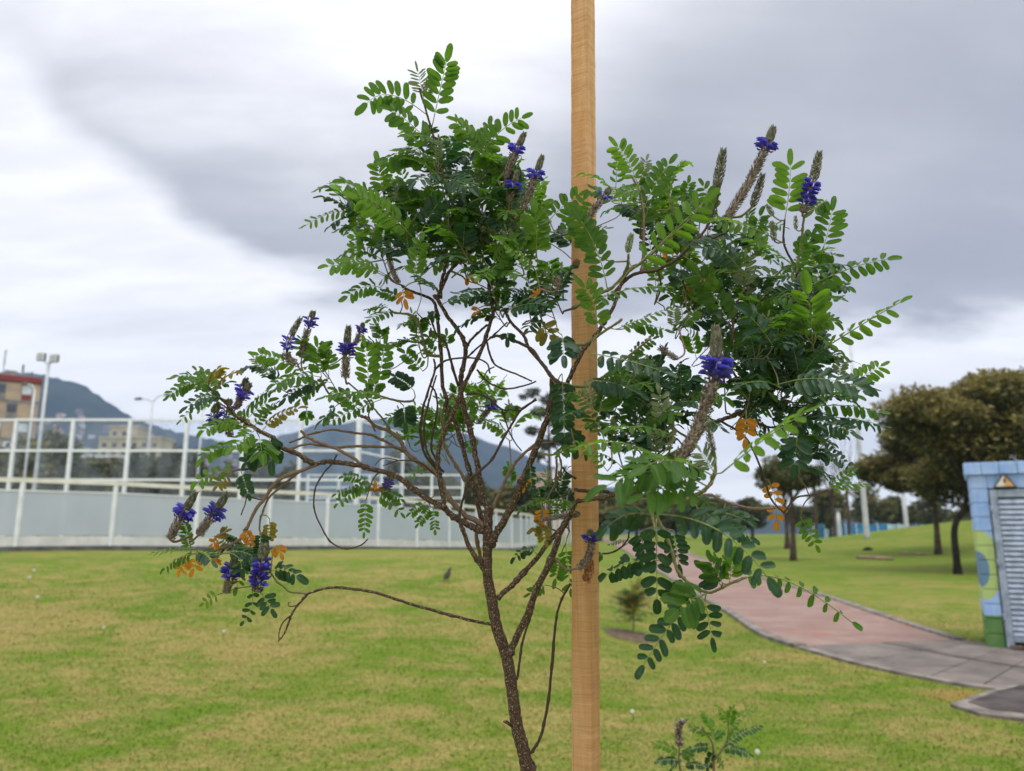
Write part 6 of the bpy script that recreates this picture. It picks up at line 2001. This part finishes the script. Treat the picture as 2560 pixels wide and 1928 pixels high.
def petalmat(name, a, b_, tr):
    m, t, bs = material(name)
    oi = t.add('ShaderNodeObjectInfo').outputs['Random']
    ri = t.add('ShaderNodeNewGeometry').outputs['Random Per Island']
    c = t.mix(t.math('MULTIPLY', t.math('ADD', oi, ri), 0.5), a, b_)
    t.put(bs.inputs['Base Color'], c)
    bs.inputs['Roughness'].default_value = 0.5
    tl = t.add('ShaderNodeBsdfTranslucent'); t.put(tl.inputs[0], c)
    mx = t.add('ShaderNodeMixShader'); mx.inputs[0].default_value = tr
    t.l.new(bs.outputs[0], mx.inputs[1]); t.l.new(tl.outputs[0], mx.inputs[2])
    t.l.new(mx.outputs[0], t.n['Material Output'].inputs[0])
    return m
M_PETAL = petalmat('blue_violet_petal', (0.055, 0.045, 0.40), (0.15, 0.14, 0.74), 0.35)
M_PETV = petalmat('violet_keel', (0.11, 0.05, 0.35), (0.24, 0.10, 0.46), 0.3)
M_PETW = petalmat('white_standard_tip', (0.5, 0.5, 0.68), (0.75, 0.75, 0.9), 0.3)
def petal(mb, o, d, n, ln, wd, cup, m):
    """small cupped petal from o along d"""
    d = d.normalized(); y = n.cross(d).normalized(); z = d.cross(y)
    b = len(mb.v)
    for u, w_ in ((0, 0.16), (0.3, 0.6), (0.62, 1.0), (0.86, 0.8), (1.0, 0.25)):
        for s in (-1, 0, 1):
            mb.v.append(o + d * ln * u + y * (s * wd * w_ / 2) + z * (cup * ln * (abs(s) * w_ * 0.5 - u * u * 0.35)))
            mb.uv.append((u, s))
    for i in range(4):
        for k in range(2):
            mb.f.append((b + i * 3 + k, b + (i + 1) * 3 + k, b + (i + 1) * 3 + k + 1, b + i * 3 + k + 1)); mb.mi.append(m)
FLO = []
for v in range(4):
    g = random.Random(v)
    mb = MB()
    X, Z = Vector((1, 0, 0)), Vector((0, 0, 1))
    petal(mb, Vector(), X + Z * 0.15, Z, 1.0, 0.62, 0.5, 0)
    petal(mb, Vector((0.05, 0, 0.02)), X * 0.9 + Vector((0, 0.34, 0.12)), Z + Vector((0, -0.6, 0)), 0.84, 0.54, 0.6, 0)
    petal(mb, Vector((0.05, 0, 0.02)), X * 0.9 + Vector((0, -0.34, 0.12)), Z + Vector((0, 0.6, 0)), 0.84, 0.54, 0.6, 0)
    petal(mb, Vector((0.02, 0, 0.05)), X * 0.55 + Z * 0.75, X * -1 + Z * 0.4, 0.62, 0.42, 0.5, 1 if v % 2 else 2)
    petal(mb, Vector((0, 0, -0.04)), X * 0.6 - Z * 0.2, Z, 0.55, 0.34, -0.5, 1)
    FLO.append(mesh('floret', mb.v, mb.f, [M_PETAL, M_PETV, M_PETW], True, mb.mi))
def spike_build(view, tip, base, fb, fd, dep, wf, mid, kind, nfl):
    kpx = dep / FPX
    T, B_ = P(*Q(view, *tip), dep), P(*Q(view, *base), dep)
    Mx = P(*Q(view, *mid), dep) if mid else T.lerp(B_, 0.5) + RIGHT * rs.uniform(-2, 2) * kpx
    ax = []
    for i in range(25):
        u = i / 24
        ax.append(T * (1 - u) ** 2 + (Mx * 2 - (T + B_) * 0.5) * 2 * u * (1 - u) + B_ * u * u)
    def pt(u):
        x = min(max(u, 0), 1) * 24
        i = min(int(x), 23)
        return ax[i].lerp(ax[i + 1], x - i)
    def frame(u):
        d = (pt(u - 0.03) - pt(u + 0.03)).normalized()      # towards the tip
        a = d.orthogonal().normalized()
        return d, a, d.cross(a)
    Ltot = sum((ax[i] - ax[i + 1]).length for i in range(24))
    R0 = 10.5 * wf * kpx                                      # column radius
    stem = MB()
    near = min(range(len(SK)), key=lambda i: (SK[i][0] - B_).length_squared)
    p, r = SK[near]
    # stalk and axis
    tail = spline([p, p.lerp(B_, 0.6) + (B_ - T).normalized() * min((p - B_).length * 0.2, 0.01), B_], 4) if (p - B_).length > 0.003 else [B_]
    path_ = tail[:-1] + ax[::-1]
    stem.tube(path_, [0.0013 * min(wf, 1.2)] * (len(path_) - 1) + [0.0005], 6)
    root = stem.build('flower_spike', M_SHOOT if kind in 'bgc' else M_TWIGT, sapling, True, S_BASE)
    ga = 2.39996
    def bract(mb, u, ang, rad, ln, wd, lift, m=0):
        d, a, c = frame(u)
        rr = a * math.cos(ang) + c * math.sin(ang)
        o = pt(u) + rr * rad
        dd = (d * 1.0 + rr * lift).normalized()
        y = d.cross(rr).normalized()
        b = len(mb.v)
        mb.v += [o - dd * ln * 0.15, o + y * wd + dd * ln * 0.3, o + rr * wd * 0.9 + dd * ln * 0.3, o - y * wd + dd * ln * 0.3, o + dd * ln, o - rr * wd * 0.3 + dd * ln * 0.25]
        mb.uv += [(0, 0)] * 6
        mb.f += [(b, b + 1, b + 2), (b, b + 2, b + 3), (b + 1, b + 4, b + 2), (b + 2, b + 4, b + 3), (b + 1, b, b + 5), (b, b + 3, b + 5), (b + 4, b + 1, b + 5), (b + 3, b + 4, b + 5)]
        mb.mi += [m] * 8
    if fb > 0:
        mb = MB()
        Lb = Ltot * fb
        nb = int(max(40, 70 * wf))
        for i in range(nb):
            u = (i + 0.5) / nb
            prof = math.sin(min(u * 1.25 + 0.12, 1.0) * math.pi * 0.5) ** 0.8
            if kind in 'bg' and u > 0.75: prof *= 1 - (u - 0.75) * 1.6
            bract(mb, u * fb, i * ga, R0 * (0.5 if kind == 'n' else 0.62) * prof, R0 * rs.uniform(0.75, 1.15), R0 * 0.26, 0.42)
        if kind != 'g':
            for i in range(int(nb * 1.2)):
                u = rs.random()
                d, a, c = frame(u * fb)
                an = rs.uniform(0, 6.283)
                rr = a * math.cos(an) + c * math.sin(an)
                o = pt(u * fb) + rr * R0 * 0.7
                e = o + (rr + d * 0.9).normalized() * R0 * rs.uniform(0.5, 0.9)
                y = d.cross(rr) * 0.00013
                mb.quad([o - y, o + y, e], 1)
        mb.build('bud_cone', [M_BUDG if kind == 'g' else M_BUD, M_HAIR], root, False, S_BASE)
    if fd < 1.0:
        mb = MB()
        Ld = Ltot * (1 - fd)
        nc = int(max(40, Ld / (R0 * 0.042)))
        us_ = [fd + (1 - fd) * k / 10 for k in range(11)]
        mb.tube([pt(u_) for u_ in us_], [R0 * 0.25] + [R0 * (0.56 if kind != 'd' else 0.36)] * 9 + [R0 * 0.3], 10)
        for i in range(nc):
            u = fd + (1 - fd) * (i + 0.5) / nc
            rr_ = R0 * (0.5 + 0.25 * rs.random()) * (0.8 if kind == 'd' else 1)
            bract(mb, u, i * ga + rs.uniform(-0.3, 0.3), rr_, R0 * rs.uniform(0.55, 1.0), R0 * 0.21, rs.uniform(0.4, 1.2))
        for i in range(int(nc * 1.3)):
            u = fd + (1 - fd) * rs.random()
            d, a, c = frame(u)
            an = rs.uniform(0, 6.283)
            rr = a * math.cos(an) + c * math.sin(an)
            o = pt(u) + rr * R0 * 0.6
            e = o + (rr + d * rs.uniform(-0.4, 0.9)).normalized() * R0 * rs.uniform(0.7, 1.5)
            y = d.cross(rr) * 0.00014
            mb.quad([o - y, o + y, e], 1)
        mb.build('dry_calyces', [M_CALYX, M_HAIR], root, False, S_BASE)
    if fd > fb:
        for i in range(nfl):
            u = fb + (fd - fb) * (0.12 + 0.76 * (i + 0.5) / nfl)
            d, a, c = frame(u)
            an = i * ga + rs.uniform(-0.3, 0.3)
            rr = a * math.cos(an) + c * math.sin(an)
            ln = R0 * rs.uniform(1.7, 2.3) * (0.8 if kind == 'c' else 1.0)
            x = (rr * 1.0 + d * rs.uniform(0.1, 0.75)).normalized()
            y = d.cross(x).normalized()
            z = x.cross(y)
            o = pt(u) + rr * R0 * 0.55 - S_BASE
            m = Matrix(((x.x * ln, y.x * ln, z.x * ln, o.x), (x.y * ln, y.y * ln, z.y * ln, o.y), (x.z * ln, y.z * ln, z.z * ln, o.z), (0, 0, 0, 1)))
            add_obj('floret', FLO[rs.randint(0, 3)], root, None, m)
        # the calyces that carry the open florets
        mb = MB()
        nc = int(20 * wf)
        for i in range(nc):
            u = fb + (fd - fb) * (i + 0.5) / nc
            bract(mb, u, i * ga, R0 * 0.5, R0 * 0.8, R0 * 0.25, 0.7)
        mb.build('calyx_ring', [M_BUD], root, False, S_BASE)
for a in SPK:
    spike_build(*a)

# ---- put the sapling together: stems, then the 300 largest leaves as parts, the rest as one mass
for name, pts, rad, mat, seg in BR:
    mb = MB().tube(pts, rad, seg, 0, True)
    mb.build(name, mat, sapling, True, S_BASE)
def dist_px(L):
    d = (L['A'] - EYE).dot(FWD)
    return L['ll'] * L['n'] / d
order = list(range(N_TRACED)) + sorted(range(N_TRACED, len(LEAF)), key=lambda i: -dist_px(LEAF[i]))
budget = 300
rest = {k: ([], [], []) for k in LM}
rest_r = MB()
n_leaflets = 0
done = {}
def merged(mats, kind, V, F, U, off):
    for m, wi, v in mats:
        g, f, uv = GEO[(wi, v)]
        M3 = np.array(m)
        b = sum(len(x) for x in V)
        V.append(g @ M3[:3, :3].T + M3[:3, 3] - np.array(off))
        F.append(np.array(f) + b)
        U.append(uv)
for rank, i in enumerate(order):
    L = LEAF[i]
    s_, rad, mats = leaf_build(L)
    if rank < budget:
        A = L['A']
        if L['big'] and n_leaflets + len(mats) <= 300:
            o = MB().tube([p - A for p in s_], rad, 5).build('leaf', M_RACH, sapling, True, None, A - S_BASE)
            for m, wi, v in mats:
                m2 = m.copy(); m2.translation = m.translation - A
                add_obj('leaflet', leaflet_mesh(wi, v, L['kind']), o, None, m2)
                n_leaflets += 1
        else:
            mb = MB().tube([p - A for p in s_], rad, 5)
            V, F, U = [np.array([tuple(p) for p in mb.v])], [], [np.zeros((len(mb.v), 2))]
            nr = len(mb.f)
            merged(mats, L['kind'], V, F, U, A)
            faces = list(mb.f) + [tuple(int(q) for q in r_) for f in F for r_ in f]
            me = mesh('leaf', [tuple(p) for p in np.concatenate(V)], faces, [M_RACH, LM[L['kind']]], True, [0] * nr + [1] * (len(faces) - nr), np.concatenate(U))
            o = add_obj('leaf', me, sapling, A - S_BASE)
        if L['kind'] == 'o': o['label'] = 'withered orange leaf'
    else:
        rest_r.tube([p - S_BASE for p in s_], rad, 4)
        merged(mats, L['kind'], *rest[L['kind']], S_BASE)
V = [np.array([tuple(p) for p in rest_r.v])]
U = [np.zeros((len(rest_r.v), 2))]
faces = list(rest_r.f); mi = [0] * len(faces)
kinds_ = list(LM)
nb = len(rest_r.v)
for ki, k in enumerate(kinds_):
    v_, f_, u_ = rest[k]
    if not v_: continue
    for f in f_:
        faces += [tuple(int(q) + nb for q in r_) for r_ in f]
        mi += [ki + 1] * len(f)
    V += v_; U += u_
    nb += sum(len(x) for x in v_)
if len(faces):
    me = mesh('foliage', [tuple(p) for p in np.concatenate(V)], faces, [M_RACH] + [LM[k] for k in kinds_], True, mi, np.concatenate(U))
    fo = add_obj('foliage', me, sapling)
    tag(fo, kind='stuff')
print('leaves', len(LEAF), 'traced', N_TRACED, 'stems', len(BR), 'leaflets', n_leaflets)

# ================================================================== young plants on the lawn
def small_plant(name, label, base, stems, leaf_list, group=None, spikes=()):
    root = empty(name, base, label, 'plant', group)
    for st, r0 in stems:
        s_ = spline(st, 5)
        MB().tube(s_, [r0 * (1 - 0.7 * i / (len(s_) - 1)) for i in range(len(s_))], 7).build('stem', M_TWIGT, root, True, base)
    for L in leaf_list:
        s_, rad, mats = leaf_build(L)
        mb = MB().tube([p - base for p in s_], rad, 4)
        V, F, U = [np.array([tuple(p) for p in mb.v])], [], [np.zeros((len(mb.v), 2))]
        nr = len(mb.f)
        merged(mats, L['kind'], V, F, U, base)
        faces = list(mb.f) + [tuple(int(q) for q in r_) for f in F for r_ in f]
        add_obj('leaf', mesh('leaf', [tuple(p) for p in np.concatenate(V)], faces, [M_RACH, LM[L['kind']]], True, [0] * nr + [1] * (len(faces) - nr), np.concatenate(U)), root)
    return root
def mkleaf(A, T, n, ll, kind, o=45, fold=0.15, wr=0.4):
    return dict(A=A, M=A.lerp(T, 0.5) + Vector((0, 0, 0.08 * (T - A).length)), T=T, n=n, ll=ll, kind=kind, o=o, fold=fold, wr=wr, big=False, roll=rs.uniform(-0.3, 0.3))
D2 = 1.75
c0 = P(1785, 1935, D2)
b2 = Vector((c0.x, c0.y + 0.05, gz(c0.x, c0.y + 0.05)))
def I2(x, y, d=D2):
    return P(*Q('I', x, y), d)
stems = [([b2 - Vector((0, 0, 0.03)), b2.lerp(c0, 0.5) + Vector((0.01, 0, 0)), c0, I2(650, 1560), I2(640, 1500), I2(600, 1440), I2(580, 1405)], 0.0042),
         ([I2(655, 1600), I2(700, 1540), I2(735, 1460), I2(730, 1390)], 0.0028),
         ([b2.lerp(c0, 0.8), I2(500, 1760), I2(455, 1640), I2(453, 1540), I2(458, 1500)], 0.0035)]
lv = []
for (a, b_, n, k, o) in (((735, 1400), (670, 1300), 9, 'y', 30), ((735, 1420), (760, 1310), 9, 'y', 35), ((730, 1440), (880, 1310), 9, 'y', 40), ((650, 1430), (590, 1340), 8, 'y', 50),
                         ((700, 1540), (910, 1415), 10, 'd', 45), ((690, 1540), (850, 1570), 9, 'd', 50), ((620, 1470), (530, 1420), 8, 'm', 40), ((640, 1530), (480, 1560), 9, 'd', 45),
                         ((460, 1580), (320, 1510), 9, 'y', 45), ((460, 1610), (340, 1610), 9, 'd', 40), ((470, 1640), (600, 1640), 9, 'd', 45), ((640, 1500), (700, 1440), 7, 'm', 40), ((650, 1560), (620, 1640), 7, 'd', 30),
                         ((645, 1480), (620, 1400), 7, 'm', 35), ((470, 1620), (400, 1660), 8, 'd', 35), ((660, 1580), (700, 1640), 7, 'm', 30), ((460, 1560), (520, 1590), 7, 'm', 45), ((720, 1480), (770, 1430), 7, 'm', 40)):
    d = D2 + rs.uniform(-0.06, 0.06)
    lv.append(mkleaf(I2(*a), I2(*b_, d), n, 26 / 2.2883 / FPX * D2 * 1.3, k, o, 0.15, 0.46))
pl2 = small_plant('young_flowering_plant', 'small feathery plant with one dark dry flower spike in front of the path', b2, stems, lv)
# its dry spike
mb = MB()
ax = spline([I2(456, 1525), I2(450, 1460), I2(458, 1400), I2(485, 1380)], 8)
for i in range(150):
    p = ax[int(i / 150 * (len(ax) - 1))]
    a = i * 2.39996
    d = Vector((math.cos(a), math.sin(a), rs.uniform(0.1, 0.8))).normalized()
    mb.tube([p + d * 0.003, p + d * rs.uniform(0.009, 0.014)], [0.0032, 0.0006], 4)
mb.build('flower_spike', M_CALYX, pl2, False, b2)
# staked seedling in its mulch ring beside the path
b3 = ground(1582, 1592)
M_MULCH, t, bs = material('mulch')
pos = t.add('ShaderNodeNewGeometry').outputs['Position']
t.put(bs.inputs['Base Color'], t.mix(t.rng(t.noise(pos, 18, 5, 0.7), 0.3, 0.7), (0.045, 0.03, 0.018), (0.16, 0.11, 0.06)))
bs.inputs['Roughness'].default_value = 0.95
V, F = [(0, 0, 0.05)], []
for r_ in range(1, 5):
    for k in range(28):
        a = 2 * math.pi * k / 28
        rr = 0.42 * r_ / 4 * (1 + 0.10 * math.sin(a * 3 + 1) + rs.uniform(-0.05, 0.05))
        x_, y_ = rr * math.cos(a), rr * 1.1 * math.sin(a)
        V.append((x_, y_, gz(b3.x + x_, b3.y + y_) - b3.z + (0.05 + rs.uniform(-0.012, 0.02)) * (1 - (r_ / 4) ** 2) + 0.008))
F = [(0, 1 + k, 1 + (k + 1) % 28) for k in range(28)]
for r_ in range(3):
    F += [(1 + r_ * 28 + k, 1 + (r_ + 1) * 28 + k, 1 + (r_ + 1) * 28 + (k + 1) % 28, 1 + r_ * 28 + (k + 1) % 28) for k in range(28)]
mu = add_obj('mulch_ring', mesh('mulch_ring', V, F, M_MULCH, True), None, b3)
tag(mu, 'round patch of dark mulch at the foot of the seedling beside the path', 'mulch')
h3 = at(1590, 1440, b3.y).z - b3.z
stems = [([b3 - Vector((0, 0, 0.03)), b3 + Vector((0.02, 0, h3 * 0.4)), b3 + Vector((0.0, 0, h3 * 0.85))], 0.016)]
lv = []
for i in range(110):
    z = h3 * rs.uniform(0.3, 0.88)
    A = b3 + Vector((0.01, 0, z * 0.86))
    a = rs.uniform(0, 6.283)
    rr = rs.uniform(0.14, 0.50) * (1.15 - 0.7 * z / h3)
    T = A + Vector((math.cos(a) * rr, math.sin(a) * rr, rs.uniform(-0.05, 0.2)))
    lv.append(mkleaf(A, T, 9, 0.042, rs.choice('mlld'), 50, 0.2, 0.3))
small_plant('seedling', 'loose olive green seedling tree standing in a mulch ring beside the path', b3, stems, lv)
# ------------------------------------------------------------------ air
M_HAZE = bpy.data.materials.new('haze')
M_HAZE.use_nodes = True
t = NT(M_HAZE.node_tree)
t.n.clear()
ho = t.add('ShaderNodeOutputMaterial')
pv = t.add('ShaderNodeVolumePrincipled')
pv.inputs['Color'].default_value = (0.46, 0.66, 1.0, 1)
pv.inputs['Density'].default_value = 0.00021
pv.inputs['Anisotropy'].default_value = 0.0
t.l.new(pv.outputs[0], ho.inputs['Volume'])
hz = MB().box(-4700, 4700, -40, 3000, -6, 380).build('haze', M_HAZE)
tag(hz, 'thin bluish air over the whole place', 'haze', kind='stuff')
